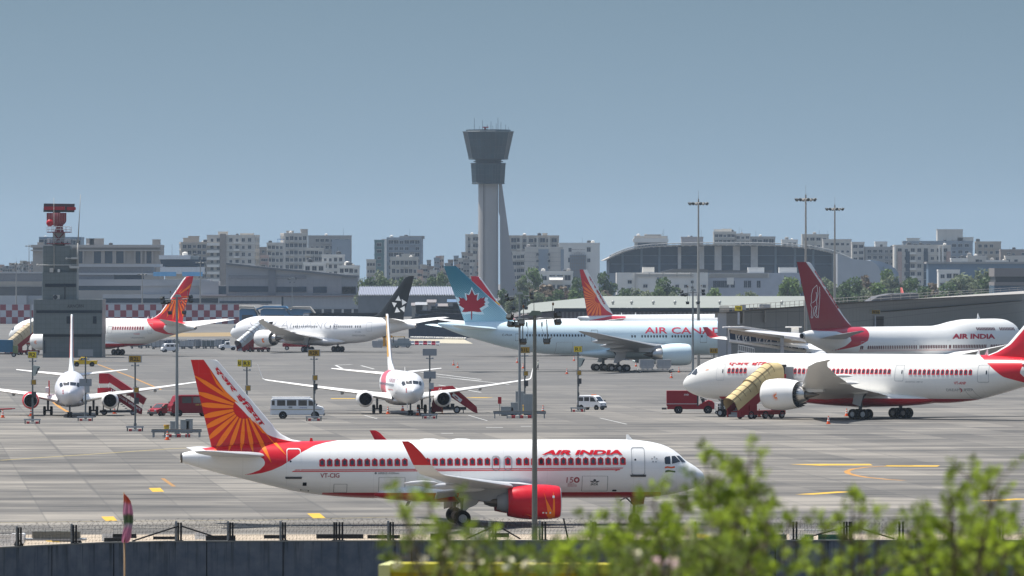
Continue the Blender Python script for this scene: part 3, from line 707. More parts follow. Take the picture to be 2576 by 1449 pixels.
def body787(J, fm, accent, belly, finmat, nac, gear=True, lod=1, strip=None):
 xm = J.xm
 J.fuselage(T787, fm, accent, belly, n=150 if lod else 60, seg=72)
 F787 = [(7.2, 41.5, 52.9), (7.75, 43.0, 52.95), (8.3, 44.6, 53.0), (9.2, 46.2, 53.3), (13, 49.9, 54.7), (16, 52.7, 55.8), (16.7, 53.5, 56.0), (16.95, 54.6, 56.15)]
 J.fin([(z, xm-a, xm-b) for z, a, b in F787], finmat, th=.07, accent=strip)
 for sd in (-1, 1):
  J.surface([(48.4, .8, 6.75, 6.2, .1, 5), (52.3, 5.5, 7.3, 3.9, .09, 5), (55.0, 9.2, 7.75, 2.0, .08, 5), (55.9, 9.9, 7.85, 1.0, .06, 5)], sd, mSAT, 'tailplane')
  J.surface([(18.2, 2.0, 2.75, 12.8, .13, 4), (20.2, 4.6, 3.2, 10.6, .12, 6), (22.9, 9.7, 4.0, 7.4, .11, 8), (29.3, 19.5, 5.6, 4.3, .1, 10), (33.2, 25.5, 6.7, 2.7, .09, 12), (36.0, 28.4, 7.25, 1.6, .08, 12), (38.6, 30.0, 7.6, .5, .06, 12)], sd, mSAT, 'wing', key='wing' if sd == J.side else None)
  for y in (6.2, 13.5, 19):
   t = 29.2+(y-6)*.42; zz = 3.25+(y-6)*.172
   mb = MB(); mb.lathe([(1.2, .02), (.6, .1), (-.6, .2), (-1.4, .13), (-1.9, .02)], 12, 0, Matrix.Translation((xm-t+1, sd*y, zz+.05)) @ Matrix.Diagonal((1, .7, 1.15, 1)))
   J.part(mb, 'flap_fairing', mSAT)
  e = J.engine((xm-17.9, sd*9.7, 3.05), [(0, 1.62), (.15, 1.72), (.5, 1.82), (1.5, 1.93), (2.7, 1.92), (3.9, 1.75), (4.6, 1.6)], dict(ENG, nacelle=[nac, mDARK]), sd, 1.45, 0, chev=.55,
     core=[(-.4, 1.1), (.5, 1.05), (1.15, .75), (1.15, .6)], cone=[(1.0, .55), (1.5, .42), (2.9, .04)], key='eng' if sd == J.side else None)
  J.part(MB().prism([(xm-19.2, 4.85), (xm-18.7, 4.75), (xm-22.5, 3.3), (xm-26, 3.4), (xm-26, 4.2), (xm-22.4, 4.55)], sd*9.7-.25, sd*9.7+.25, 'y'), 'pylon', nac, e)
 rings = []
 for i in range(25):
  u = i/24; t = 16.5+20*u; e = max(.03, sin(pi*u)**.6)
  rings.append([(xm-t, (1.4+1.75*e)*math.copysign(abs(sin(2*pi*k/32))**.75, sin(2*pi*k/32)), 2.45+(.25+.75*e)*math.copysign(abs(cos(2*pi*k/32))**.8, cos(2*pi*k/32))) for k in range(32)])
 bf = J.part(MB().loft(rings), 'belly_fairing', fm); J.paint(bf, None, belly)
 if gear:
  wm = J.wheel_mesh(.64, .5, .33, [mBLACK, mRIM])
  for sd in (-1, 1):
   g = J.gear(0, sd*4.9, 3.4, wm, .64, (-.75, .75), (-.55, .55), [mSTEEL], ([(-.7, 3.7), (.75, 3.5), (1.0, 1.9), (-.1, 1.6)] if sd > 0 else [(-.7, 3.5), (.7, 3.5), (.5, 1.9), (-.4, 1.8)], sd*5.1, mLGREY), sr=.18)
  J.gear(22.8, 0, 2.4, J.wheel_mesh(.5, .35, .27, [mBLACK, mRIM]), .5, (0,), (-.35, .35), [mSTEEL], sr=.13)
 J.part(MB().lathe([(0, .36), (-.25, .3), (-.3, .22), (.1, .2)], 16, 0, Matrix.Translation((xm-56.55, 0, 5.95))), 'tail_exhaust', mTI)
 # cockpit windows
 for sd in (-1, 1):
  for pl in ([(1.05, 5.02), (1.75, 5.22), (2.3, 5.95), (1.75, 5.78)], [(1.95, 5.28), (2.95, 5.2), (3.15, 5.5), (2.85, 5.92), (2.5, 5.98)]):
   J.decal('cockpit_window', mGLASS, [[(xm-t, z) for t, z in pl]], side=sd, grid=.25)
# --- left 787 behind the radar block ---
def make_787s():
 # left one first: its whole red tail zone is in view
 a = radians(42.4); th = pi-a; xm = 28.4
 q = G(215, 894); left = rotz(th) @ Vector((0, 4.9, 0)); loc = Vector((q.x-left.x, q.y-left.y, 0))
 L = Jet('wide_body_jet', 'cream white airliner with red tail, half hidden behind the grey radar block', loc, th, xm, 1, group='airliners on the apron')
 ST = [(xm-t, z) for t, z in [(41.5, 7.2), (43.4, 7.75), (45, 8.3), (46.8, 9.2), (50.5, 13), (53.3, 16), (54.0, 16.55), (53.5, 17.5), (50, 17), (44, 10), (40, 8), (40, 7)]]
 redz = L.px([zF(*p) for p in [(1410, 183), (1450, 205), (1500, 250), (1560, 312), (1640, 345), (1735, 353), (1660, 330), (1632, 290), (1640, 255), (1700, 240), (1800, 238), (1885, 238), (1900, 100), (1400, 100)]], 2.2)
 redz = [(x, z if z < 9 else 12) for x, z in redz]
 acc = lambda x, y, z: sdf((x, z), redz)
 bel = lambda x, y, z: min(2.55-z, x-(xm-46), (xm-6)-x)
 fm = fus_mat('jet_skin_cream', (.80, .79, .75), RED, DKRED)
 body787(L, fm, acc, bel, fin_skin('fin_red_bright', (.58, .012, .03)), mSAT, strip=ST)
 I = lambda z_, p: L.inv(z_(*p), 0)
 # fin: white leading edge and orange rays
 c = (1790, 1215); rays = []
 for k, an in enumerate([-58, -38, 8, 22, 35, 48, 61, 74, 87, 100, 114, 128]):
  a_ = radians(an); R = 250 if an > 0 else 210
  dx, dy = cos(a_), sin(a_); w0, w1 = 2, 10
  pl = [(c[0]+dx*45-dy*w0, c[1]+dy*35+dx*w0), (c[0]+dx*R*.7-dy*w1, c[1]+dy*R*.7+dx*w1), (c[0]+dx*R, c[1]+dy*R), (c[0]+dx*R*.7+dy*w1, c[1]+dy*R*.7-dx*w1), (c[0]+dx*35+dy*w0, c[1]+dy*35-dx*w0)]
  pl = clip(pl, (1990, 1040), (1872, 1449)); pl = clip(pl, (1600, 1430), (1925, 1045)) if len(pl) > 2 else pl
  if len(pl) > 2: rays.append([I(zA, p) for p in pl])
 L.decal('sun_rays', mORANGE, rays, 'fin', grid=1.2, off=.04)
 pane, frame = win_mesh(.28, .46, 'ornate', [mPANE, mRED])
 L.windows([zF(1135+24.5*k, 0)[0] for k in range(13)], zF(0, 283)[1], 2.8, pane, frame)
 L.windows([zF(215+16*k, 0)[0] for k in range(4)], zF(0, 298)[1], 2.6, pane, frame)
 L.text("एअर इंिडया", [zF(*p) for p in [(222, 250), (400, 246), (394, 268), (214, 272)]], 2.6, mRED, bold=.02)
 L.text("VT-ANC", [zF(*p) for p in [(1345, 336), (1402, 336), (1402, 348), (1345, 348)]], 2.8, mRED, bold=.01)
 L.text("DREAMLINER", [zF(*p) for p in [(1310, 372), (1435, 372), (1435, 386), (1310, 386)]], 2.8, mMGREY)
 for l, r, t, b in ((1085, 1128, 265, 335), (1475, 1512, 238, 335)):
  L.ring_decal('cabin_door', mMGREY, L.px([zF(*p) for p in rrect(l, r, t, b, 6)], 2.8), .06)
 ray = []
 for k in range(9):
  a_ = radians(70+k*27); ray.append(L.px([zF(368+6*cos(a_-.4), 425+6*sin(a_-.4)), zF(368+26*cos(a_), 425+26*sin(a_)), zF(368+6*cos(a_+.4), 425+6*sin(a_+.4))], 11.4))
 L.decal('emblem', mORANGE, ray, 'eng', grid=.6)
 for k in (1485, 1528):
  b = L.inv(zF(k, 182), 0); L.part(MB().prism([(b[0]-.3, b[1]-.3), (b[0]+.3, b[1]-.3), (b[0]-.2, b[1]+.5)], -.03, .03, 'y'), 'antenna', mWHITE)
 # --- right one, with the cream covered stairs ---
 a = radians(33); th = pi-a
 q = G(2165, 1055); left = rotz(th) @ Vector((0, 4.9, 0)); loc = Vector((q.x-left.x, q.y-left.y, 0))
 R = Jet('wide_body_jet', 'cream white wide-body airliner with red windows at the cream covered stairs', loc, th, xm, 1, group='airliners on the apron')
 body787(R, fm, acc, bel, fin_skin('fin_red_bright', (.58, .012, .03)), mSAT, strip=ST)
 xs = [zI(790+40.7*k, 0)[0] for k in range(5)]+[zJ(226+43*k, 0)[0] for k in range(24)]+[zJ(1430+46*k, 0)[0] for k in range(14)]
 pane2, frame2 = win_mesh(.29, .48, 'ornate', [mPANE, mRED])
 R.windows(xs[:5], zI(0, 586)[1], 2.85, pane2, frame2); R.windows(xs[5:29], zJ(0, 590)[1], 2.85, pane2, frame2, zJ(0, 596)[1]); R.windows(xs[29:], zJ(0, 599)[1], 2.85, pane2, frame2, zJ(0, 603)[1])
 RR = lambda z_, l, r, t, b, rd: [z_(*p) for p in rrect(l, r, t, b, rd)]
 R.text("एअर इंिडया", [zI(*p) for p in [(790, 494), (1282, 496), (1268, 536), (768, 536)]], 2.6, mRED, bold=.022)
 R.text("VT-ANP", [zJ(*p) for p in [(1870, 696), (1988, 696), (1988, 724), (1870, 724)]], 2.8, mRED, bold=.015)
 R.text("DREAM LINER", [zJ(*p) for p in [(1788, 766), (2048, 764), (2048, 790), (1788, 792)]], 2.7, mMGREY)
 R.decal('emblem', mDKR, [R.px([zJ(*p) for p in [(1912, 752), (1938, 768), (1936, 795), (1912, 806), (1928, 790), (1926, 770)]], 2.7)])
 R.text("BOEING 787-8", [zJ(*p) for p in [(1392, 690), (1560, 692), (1556, 706), (1384, 704)]], 2.8, mMGREY)
 for z_, l, r, t, b in ((zI, 658, 742, 516, 684), (zJ, 1274, 1362, 526, 692), (zJ, 2096, 2204, 526, 704)):
  d = R.ring_decal('cabin_door', mLGREY if z_ is zI else mMGREY, R.px(RR(z_, l, r, t, b, 14), 2.85), .05)
  w_ = (r-l); R.decal('door_window', mGLASS, [R.px(RR(z_, l+w_*.74, l+w_*.86, t+(b-t)*.33, t+(b-t)*.55, 4), 2.85)], parent=d, off=.03)
 R.decal('open_doorway', mDARK, [R.px(RR(zI, 1280, 1358, 526, 690, 8), 2.85)], off=.04)
 R.part(MB().box(0, 1.2, 3.05, 3.15, 4.3, 6.3, mat=Matrix.Translation((R.inv(zI(1360, 600), 3)[0]-1.25, 0, 0))), 'open_door', mMGREY)
 R.ring_decal('cargo_door', mMGREY, R.px([zJ(*p) for p in [(1982, 765), (2058, 765), (2088, 862), (2014, 864)]], 2.2), .05)
 ray = []
 for k in range(11):
  a_ = radians(60+k*22); ray.append(R.px([zJ(84+10*cos(a_-.35), 843+10*sin(a_-.35)), zJ(84+44*cos(a_), 843+50*sin(a_)), zJ(84+10*cos(a_+.35), 843+10*sin(a_+.35))], 11.5))
 R.decal('emblem', mORANGE, ray, 'eng', grid=.5)
 for k in (2105, 2190):
  b = R.inv(zJ(k, 425), 0); R.part(MB().prism([(b[0]-.4, b[1]-.5), (b[0]+.4, b[1]-.5), (b[0]-.3, b[1]+.8)], -.03, .03, 'y'), 'antenna', mWHITE)
 R.decal('flag_mark', mORANGE, [R.px([zI(*p) for p in [(566, 576), (600, 572), (600, 578), (566, 582)]], 2)], grid=.3)
 # --- all-white one with a black tail ---
 a = radians(42.0); th = pi-a
 q = G(774, 886); left = rotz(th) @ Vector((0, 4.9, 0)); loc = Vector((q.x-left.x, q.y-left.y, 0))
 W = Jet('wide_body_jet', 'plain white airliner with a black tail carrying five white arrowheads', loc, th, xm, 1, group='airliners on the apron')
 fw = fus_mat('jet_skin_white', (.82, .82, .82), RED, DKRED)
 body787(W, fw, None, None, M('fin_black', (.007, .010, .012), .5, spec=.3), mSAT)
 tri = []
 for p in ([(2010, 835), (2030, 890), (1980, 885)], [(2037, 870), (2083, 905), (2040, 935)], [(2062, 940), (2062, 1005), (2018, 965)], [(1990, 950), (2020, 1000), (1970, 1007)], [(1945, 903), (1993, 910), (1967, 955)]):
  tri.append([W.inv(zB(*k), 0) for k in p])
 for t in tri: W.decal('emblem', mWHITE, [t], 'fin', grid=1.2, off=.05)
 W.text("STAR ALLIANCE", [zB(*p) for p in [(500, 1085), (1395, 1088), (1390, 1170), (490, 1166)]], 2.6, M('faint_lettering', (.44, .44, .46), .4), bold=-.018, grid=.5)
 pw, _ = win_mesh(.3, .5, 'plain', [mPANE])
 W.windows([zB(940+19.5*k, 0)[0] for k in range(13)]+[zB(1310, 0)[0]]+[zB(1350+19.3*k, 0)[0] for k in range(10)]+[zB(1562+22*k, 0)[0] for k in range(3)], zB(0, 1148)[1], 2.85, pw)
 W.text("VT-ANU", [zB(*p) for p in [(1558, 1196), (1614, 1196), (1614, 1208), (1558, 1208)]], 2.8, mLINE)
 W.text("DREAMLINER", [zB(*p) for p in [(1525, 1230), (1645, 1230), (1645, 1245), (1525, 1245)]], 2.8, mMGREY)
 W.ring_decal('cabin_door', mMGREY, W.px([zB(*p) for p in rrect(1664, 1714, 1105, 1195, 6)], 2.8), .05)
 W.decal('open_doorway', mDARK, [W.px([zB(*p) for p in rrect(682, 722, 1100, 1190, 4)], 2.85)], off=.04)
 W.decal('emblem', mORANGE, [W.px([zB(*p) for p in [(625, 1270), (648, 1265), (640, 1290), (650, 1305), (630, 1310)]], 11.4)], 'eng', grid=.6)
 # --- red tail with a yellow wave behind the pale blue one ---
 a = radians(41); th = a
 loc = seat((1297, 803), 11.9, (xm-43.6, 0, 7.9), th)
 K = Jet('wide_body_jet', 'red-tailed airliner with a yellow wave, hidden behind the pale blue airliner', loc, th, xm, -1, group='airliners on the apron')
 body787(K, fw, None, None, fin_skin('fin_crimson', (.55, .01, .04)), mSAT, gear=False, lod=0, strip=ST)
 K.decal('emblem', M('emblem_yellow', (.9, .5, .02), .4), [[K.inv(zC(*p), 0) for p in [(930, 910), (955, 890), (990, 915), (1015, 900), (1005, 925), (985, 930), (955, 912)]]], 'fin', grid=.8, off=.05)
 return L, R, W, K
mDKR = M('dark_red_lettering', DKRED, .35, var=.05)
JET_L, JET_R, JET_W, JET_K = make_787s()
# --- 777s ---
T777 = [(0, 5.0, 4.7, .15), (.3, 5.5, 4.2, .6), (1, 6.2, 3.7, 1.2), (2.5, 7.4, 3.2, 2.0), (4.5, 8.4, 2.95, 2.6), (7, 8.95, 2.85, 3.0), (9, 9.1, 2.85, 3.1), (38, 9.1, 2.85, 3.1), (43, 9.1, 3.05, 3.06),
  (47, 9.1, 3.5, 2.85), (51, 9.1, 4.25, 2.4), (54.8, 9.05, 5.25, 1.85), (58.7, 8.95, 6.4, 1.15), (62, 8.85, 7.6, .6), (63.7, 8.75, 8.35, .15)]
def body777(J, fm, accent, finsec, finmat, nac, gear=True, strip=None):
 xm = J.xm
 J.fuselage(T777, fm, accent, None, n=110, seg=48)
 J.fin(finsec, finmat, th=.065, accent=strip)
 for sd in (-1, 1):
  J.surface([(52.5, 1.2, 7.6, 6.8, .1, 7), (57.6, 6, 8.0, 4.4, .09, 7), (61.6, 10.6, 8.4, 2.2, .08, 7), (62.1, 10.8, 8.42, 1.5, .05, 7)], sd, nac, 'tailplane')
  J.surface([(19.3, 2.2, 3.7, 14.2, .13, 4), (21.5, 4.6, 4.0, 11.6, .12, 5), (26.6, 10.5, 4.7, 7.9, .11, 6), (35.6, 22, 6.1, 4.6, .1, 7), (41.8, 29.6, 7.1, 2.7, .08, 8), (45.3, 32.3, 7.5, .6, .06, 8)], sd, mMGREY if nac is not mSAT else mSAT, 'wing')
  for y in (7, 14, 20.5):
   t = 31.8+(y-7)*.5; zz = 4.1+(y-7)*.125
   J.part(MB().lathe([(1.5, .02), (.8, .2), (-.6, .36), (-2, .26), (-3, .02)], 12, 0, Matrix.Translation((xm-t+1, sd*y, zz-.25)) @ Matrix.Diagonal((1, .7, 1.2, 1))), 'flap_fairing', mLGREY)
  e = J.engine((xm-19.6, sd*9.6, 3.1), [(0, 1.72), (.2, 1.82), (.7, 1.93), (2, 2.0), (3.6, 1.95), (4.8, 1.75), (5.4, 1.62)], dict(ENG, nacelle=[nac, mDARK]), sd, 1.55, 0,
     core=[(-.4, 1.25), (.6, 1.15), (1.6, .8), (1.6, .65)], cone=[(1.4, .6), (2.0, .45), (3.2, .04)])
  J.part(MB().prism([(xm-21, 5.0), (xm-20.3, 4.9), (xm-24.5, 3.4), (xm-29, 3.6), (xm-29, 4.4), (xm-25, 4.8)], sd*9.6-.25, sd*9.6+.25, 'y'), 'pylon', mLGREY, e)
 rings = []
 for i in range(25):
  u = i/24; t = 17.5+21*u; e = max(.03, sin(pi*u)**.6)
  rings.append([(xm-t, (1.5+1.9*e)*math.copysign(abs(sin(2*pi*k/32))**.75, sin(2*pi*k/32)), 3.3+(.25+.85*e)*math.copysign(abs(cos(2*pi*k/32))**.8, cos(2*pi*k/32))) for k in range(32)])
 bf = J.part(MB().loft(rings), 'belly_fairing', fm); J.paint(bf)
 if gear:
  wm = J.wheel_mesh(.66, .5, .33, [mBLACK, mRIM])
  for sd in (-1, 1):
   J.gear(0, sd*5.5, 3.8, wm, .66, (-1.45, 0, 1.45), (-.7, .7), [mSTEEL], ([(-.2, 4.0), (1.6, 3.9), (1.2, 2.3), (-.4, 1.5), (-1.0, 1.6)], sd*5.9, mLGREY), sr=.22)
  J.gear(25.9, 0, 3.3, J.wheel_mesh(.54, .36, .28, [mBLACK, mRIM]), .54, (0,), (-.4, .4), [mSTEEL], sr=.16)
def ac_fin_mat():
 m, nt, b = base_mat('fin_teal_dots', .35)
 v = ocoord(nt); sx = nd(nt, 'SeparateXYZ'); nt.links.new(v, sx.inputs[0])
 p = .32
 u = mathn(nt, 'FRACT', mathn(nt, 'DIVIDE', mathn(nt, 'ADD', sx.outputs[0], sx.outputs[2]), p)); k = mathn(nt, 'FRACT', mathn(nt, 'DIVIDE', mathn(nt, 'SUBTRACT', sx.outputs[0], sx.outputs[2]), p))
 du = mathn(nt, 'SUBTRACT', u, .5); dk = mathn(nt, 'SUBTRACT', k, .5)
 r = mathn(nt, 'SQRT', mathn(nt, 'ADD', mathn(nt, 'MULTIPLY', du, du), mathn(nt, 'MULTIPLY', dk, dk)))
 mr = nd(nt, 'MapRange'); nt.links.new(sx.outputs[2], mr.inputs[0]); mr.inputs[1].default_value = 8.5; mr.inputs[2].default_value = 18; mr.inputs[3].default_value = .1; mr.inputs[4].default_value = .74
 f = mathn(nt, 'MULTIPLY_ADD', mathn(nt, 'SUBTRACT', mr.outputs[0], r), 8, .5, clamp=True)
 nt.links.new(mixc(nt, f, (.42, .66, .74), (.035, .20, .27)), b.inputs['Base Color']); return m
def make_777s():
 xm = 31.8
 a = radians(13.5); th = a
 q = G(1555, 935); r = rotz(th) @ Vector((0, -5.5, 0)); loc = Vector((q.x-r.x, q.y-r.y, 0))
 J = Jet('wide_body_jet', 'pale blue airliner with a red maple leaf on its dotted teal tail', loc, th, xm, -1, group='airliners on the apron')
 I = lambda p: J.inv(zC(*p), 0)
 te0, te1, t1, t2, b1, b2 = I((655, 1115)), I((440, 541)), I((565, 540)), I((592, 566)), I((1130, 1078)), I((1020, 960))
 TEx = lambda z: te0[0]+(te1[0]-te0[0])*(z-te0[1])/(te1[1]-te0[1])
 sec = [(8.3, b1[0]+1.2, TEx(8.3)), (b1[1], b1[0], TEx(b1[1])), (b2[1], b2[0], TEx(b2[1])), (t2[1], t2[0], TEx(t2[1])), (t1[1]+.02, t1[0], te1[0])]
 fm = fus_mat('jet_skin_ice', (.70, .84, .88), RED, DKRED)
 ice = M('ice_blue_paint', (.70, .84, .88), .32, var=.05)
 body777(J, fm, None, sec, ac_fin_mat(), ice)
 half = [(0, 770), (17, 815), (28, 832), (58, 822), (48, 872), (54, 888), (66, 880), (92, 856), (98, 866), (135, 850), (122, 884), (138, 902), (122, 915), (134, 932), (118, 940), (78, 966), (100, 1000), (60, 1002), (6, 994), (4, 1075), (0, 1080)]
 leaf = [(718+x, y) for x, y in half]+[(718-x*.95, y) for x, y in half[-2:0:-1]]
 halo = [(718+(x-718)*1.28, 885+(y-885)*1.22) for x, y in leaf if y < 1010]
 J.decal('emblem_halo', ice, [[I(p) for p in halo]], 'fin', grid=1.5, off=.04)
 J.decal('maple_leaf', M('leaf_red', (.36, .012, .03), .4, var=.25, sc=.5), [[I(p) for p in leaf]], 'fin', grid=1.5, off=.07)
 mAC = M('lettering_coral', (.72, .05, .09), .4, var=.05)
 J.text("AIR CANADA", [zD(*p) for p in [(706, 1154), (1585, 1158), (1580, 1226), (700, 1217)]], -2.8, mAC, bold=.012)
 J.text("C-FIUA", [zC(*p) for p in [(1033, 1222), (1132, 1222), (1132, 1243), (1033, 1243)]], -2.6, mLINE, bold=.01)
 pw, _ = win_mesh(.3, .46, 'plain', [mPANE])
 J.windows([zC(1280+30.3*k, 0)[0] for k in range(20)], zC(0, 1235)[1], -3, pw, None, zC(0, 1238)[1])
 J.windows([zD(550+23+30*k, 0)[0] for k in range(2)]+[zD(674+30.2*k, 0)[0] for k in range(9)]+[zD(978+30.2*k, 0)[0] for k in range(7)]+[zD(1275, 0)[0]], zD(0, 1246)[1], -3, pw)
 for z_, l, r_, t, b in ((zC, 1168, 1200, 1220, 1292), (zC, 1925, 1992, 1182, 1298), (zD, 1258, 1326, 1198, 1310)):
  J.ring_decal('cabin_door', mDGREY, J.px([z_(*p) for p in rrect(l, r_, t, b, 6)], -3), .05)
 J.ring_decal('cargo_door', mMGREY, J.px([zC(*p) for p in rrect(1570, 1735, 1305, 1420, 3)], -2.6), .04)
 # --- sunburst tail behind it ---
 a = radians(53); th = a
 loc = seat((1479, 803), 12.35, (xm-60.2, 0, 9.0), th)
 K = Jet('wide_body_jet', 'white airliner with a red and orange sunburst tail behind the pale blue airliner', loc, th, xm, -1, group='airliners on the apron')
 I2 = lambda p: K.inv(zC(*p), 0)
 te0, te1, t1, b1 = I2((1892, 1075)), I2((1808, 578)), I2((1878, 574)), I2((2150, 1040))
 TE2 = lambda z: te0[0]+(te1[0]-te0[0])*(z-te0[1])/(te1[1]-te0[1])
 lx = lambda z: b1[0]+(t1[0]-b1[0])*(z-b1[1])/(t1[1]-b1[1])
 fr = fin_skin('fin_red_coral', (.62, .03, .05))
 redz = K.px([zC(*p) for p in [(1930, 1085), (2000, 1070), (2150, 1040), (2290, 1043), (2270, 1055), (2220, 1085), (2150, 1100), (1930, 1100)]], -1.5)
 redz = [(x, min(z, 9.0) if z < 9.0 else 12) for x, z in redz]
 body777(K, fus_mat('jet_skin_plain', (.82, .82, .8), (.62, .03, .05), DKRED), lambda x, y, z: sdf((x, z), redz), [(8.6, b1[0]+1, TE2(8.6)), (b1[1], b1[0], TE2(b1[1])), (t1[1]-.5, lx(t1[1]-.5), TE2(t1[1]-.5)), (t1[1], t1[0], te1[0])], fr, mSAT, gear=False, strip=[I2(p) for p in [(1838, 500), (1950, 500), (2250, 1000), (2200, 1060), (2060, 985), (2010, 925), (1900, 720), (1838, 574)]])
 K.text("एअर इंिडया", [zC(*p) for p in [(1900, 636), (2058, 920), (2034, 934), (1886, 650)]], 0, mDKR, 'fin', bold=.05, grid=1.2, off=.06)
 rays = []; c = (1990, 870)
 for an in range(85, 240, 12):
  a_ = radians(an+2); R = 240; dx, dy = cos(a_), sin(a_); w0, w1 = 3, 11
  pl = [(c[0]+dx*42-dy*w0, c[1]+dy*42+dx*w0), (c[0]+dx*R*.65-dy*w1, c[1]+dy*R*.65+dx*w1), (c[0]+dx*R, c[1]+dy*R), (c[0]+dx*R*.65+dy*w1, c[1]+dy*R*.65-dx*w1), (c[0]+dx*42+dy*w0, c[1]+dy*42-dx*w0)]
  pl = clip(pl, (1888, 1070), (1808, 578)); pl = clip(pl, (2150, 1050), (1890, 1068)) if len(pl) > 2 else pl; pl = clip(pl, (1838, 574), (2060, 985)) if len(pl) > 2 else pl
  if len(pl) > 2: rays.append([I2(p) for p in pl])
 K.decal('sun_rays', M('ray_coral', (.95, .22, .06), .35), rays, 'fin', grid=1.2, off=.05)
 for k in (2232, 2372):
  b = K.inv(zC(k, 1040), 0); K.part(MB().prism([(b[0]-.3, 8.9), (b[0]+.3, 8.9), (b[0]-.1, 9.6)], -.03, .03, 'y'), 'antenna', mWHITE)
 return J, K
JET_AC, JET_S = make_777s()
# --- jumbo with the upper deck ---
T747 = [(0, 5.5, 5.2, .2), (.5, 6.4, 4.5, .85), (1.5, 7.4, 3.9, 1.5), (3, 8.7, 3.3, 2.1), (4.5, 9.45, 2.9, 2.55), (6.5, 9.85, 2.5, 2.95), (9, 9.95, 2.2, 3.2), (18, 9.9, 2.1, 3.25), (22, 9.6, 2.1, 3.25), (26, 9.05, 2.1, 3.25), (29, 8.82, 2.1, 3.25),
  (46, 8.8, 2.2, 3.25), (51, 8.8, 2.6, 3.1), (56, 8.75, 3.5, 2.7), (61, 8.6, 4.8, 1.95), (65, 8.4, 5.9, 1.25), (67.4, 8.15, 6.65, .8), (68.4, 7.9, 6.95, .55)]
def make_747():
 xm = 30; a = radians(54.5); th = a
 loc = seat((2019, 842), 15.3, (xm-68.4, 0, 7.4), th)
 J = Jet('jumbo_jet', 'white jumbo jet with dark red tail and upper deck windows', loc, th, xm, -1, group='airliners on the apron')
 fr = fin_skin('fin_maroon', (.27, .006, .02))
 redz = J.px([zE(*p) for p in [(410, 1152), (420, 1000), (1062, 1000), (1050, 1160), (1030, 1220), (990, 1290), (900, 1345), (720, 1398), (800, 1345), (845, 1290), (840, 1240), (750, 1198), (600, 1190), (450, 1165)]], -2.6)
 redz = [(x, z if z < 8.75 else 12) for x, z in redz]
 fm = fus_mat('jet_skin_jumbo', (.80, .79, .75), (.46, .012, .03), DKRED)
 J.fuselage(T747, fm, lambda x, y, z: sdf((x, z), redz), None, n=170, seg=96)
 I = lambda p: J.inv(zE(*p), 0)
 te0, te1, t1, t2, b1 = I((432, 1150)), I((292, 506)), I((405, 498)), I((432, 512)), I((838, 1140))
 TE = lambda z: te0[0]+(te1[0]-te0[0])*(z-te0[1])/(te1[1]-te0[1])
 b2 = I((760, 1040))
 J.fin([(8.3, b1[0]+.8, TE(8.3)), (b1[1], b1[0], TE(b1[1])), (b2[1], b2[0], TE(b2[1])), (t2[1], t2[0], TE(t2[1])), (t1[1], t1[0], te1[0])], fr, th=.05, accent=[I(p) for p in [(368, 400), (520, 400), (900, 1000), (900, 1150), (838, 1142), (790, 1110), (700, 990), (560, 780), (420, 570), (372, 500)]])
 J.text("एअर इंिडया", [zE(*p) for p in [(468, 578), (708, 962), (688, 980), (442, 588)]], 0, mDKR, 'fin', bold=.06, grid=1.2, off=.06)
 # pale line drawing of a walking figure with a staff
 fig = [(475, 730), (462, 745), (440, 770), (428, 830), (430, 900), (424, 930), (436, 960), (430, 1060), (444, 1062), (456, 960), (470, 940), (478, 955), (458, 1030), (480, 1060), (490, 1050), (474, 1020), (482, 940), (476, 890), (488, 820), (482, 760), (475, 730)]
 for pl in (fig, [(502, 748), (506, 830), (496, 1062)], [(470, 800), (476, 830), (470, 880), (440, 910)]):
  for p, q in zip(pl, pl[1:]):
   d = Vector((q[0]-p[0], q[1]-p[1])).normalized()*2.2; n_ = (-d.y, d.x)
   J.decal('line_drawing', mWHITE, [[I((p[0]+n_[0], p[1]+n_[1])), I((q[0]+n_[0], q[1]+n_[1])), I((q[0]-n_[0], q[1]-n_[1])), I((p[0]-n_[0], p[1]-n_[1]))]], 'fin', grid=2, off=.05)
 for sd in (-1, 1):
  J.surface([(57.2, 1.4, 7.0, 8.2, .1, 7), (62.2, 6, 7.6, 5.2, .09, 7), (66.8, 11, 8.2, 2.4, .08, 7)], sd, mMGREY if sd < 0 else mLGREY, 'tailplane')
  J.surface([(19.5, 2.6, 3.1, 15.5, .13, 5), (28, 12, 4.3, 9.4, .11, 6), (37.5, 23, 5.7, 6, .1, 7), (44.8, 31.2, 6.75, 4.2, .09, 8)], sd, mSAT, 'wing')
  J.surface([(44.9, 31.2, 6.75, 4.0, .07, 30), (46.4, 31.6, 7.1, 3.2, .07, 65), (48.6, 32.2, 8.6, 1.5, .06, 72)], sd, M('winglet_coral', (.5, .015, .03), .35), 'winglet')
  for y, t in ((11.9, 21.5), (21.2, 30)):
   e = J.engine((xm-t, sd*y, 2.6+.07*y-.8), [(0, 1.15), (.2, 1.25), (1.5, 1.35), (3, 1.2), (4, 1.0)], dict(ENG, nacelle=[mSAT, mDARK]), sd, 1.05, 0, core=[(-.3, .8), (1.0, .5)], cone=[(.9, .45), (1.8, .04)])
   J.part(MB().box(xm-t-6, xm-t-1, sd*y-.2, sd*y+.2, 2.8+.07*y, 3.5+.09*y), 'pylon', mSAT, e)
 wm = J.wheel_mesh(.62, .45, .3, [mBLACK, mRIM])
 for x, y in ((-1, 5.5), (-1, -5.5), (-4, 1.9), (-4, -1.9)): J.gear(x, y, 3, wm, .62, (-.7, .7), (-.5, .5), [mSTEEL], sr=.2)
 J.gear(22.5, 0, 2.6, wm, .62, (0,), (-.45, .45), [mSTEEL], sr=.16)
 mAI = M('jumbo_lettering', (.42, .012, .035), .4, var=.05)
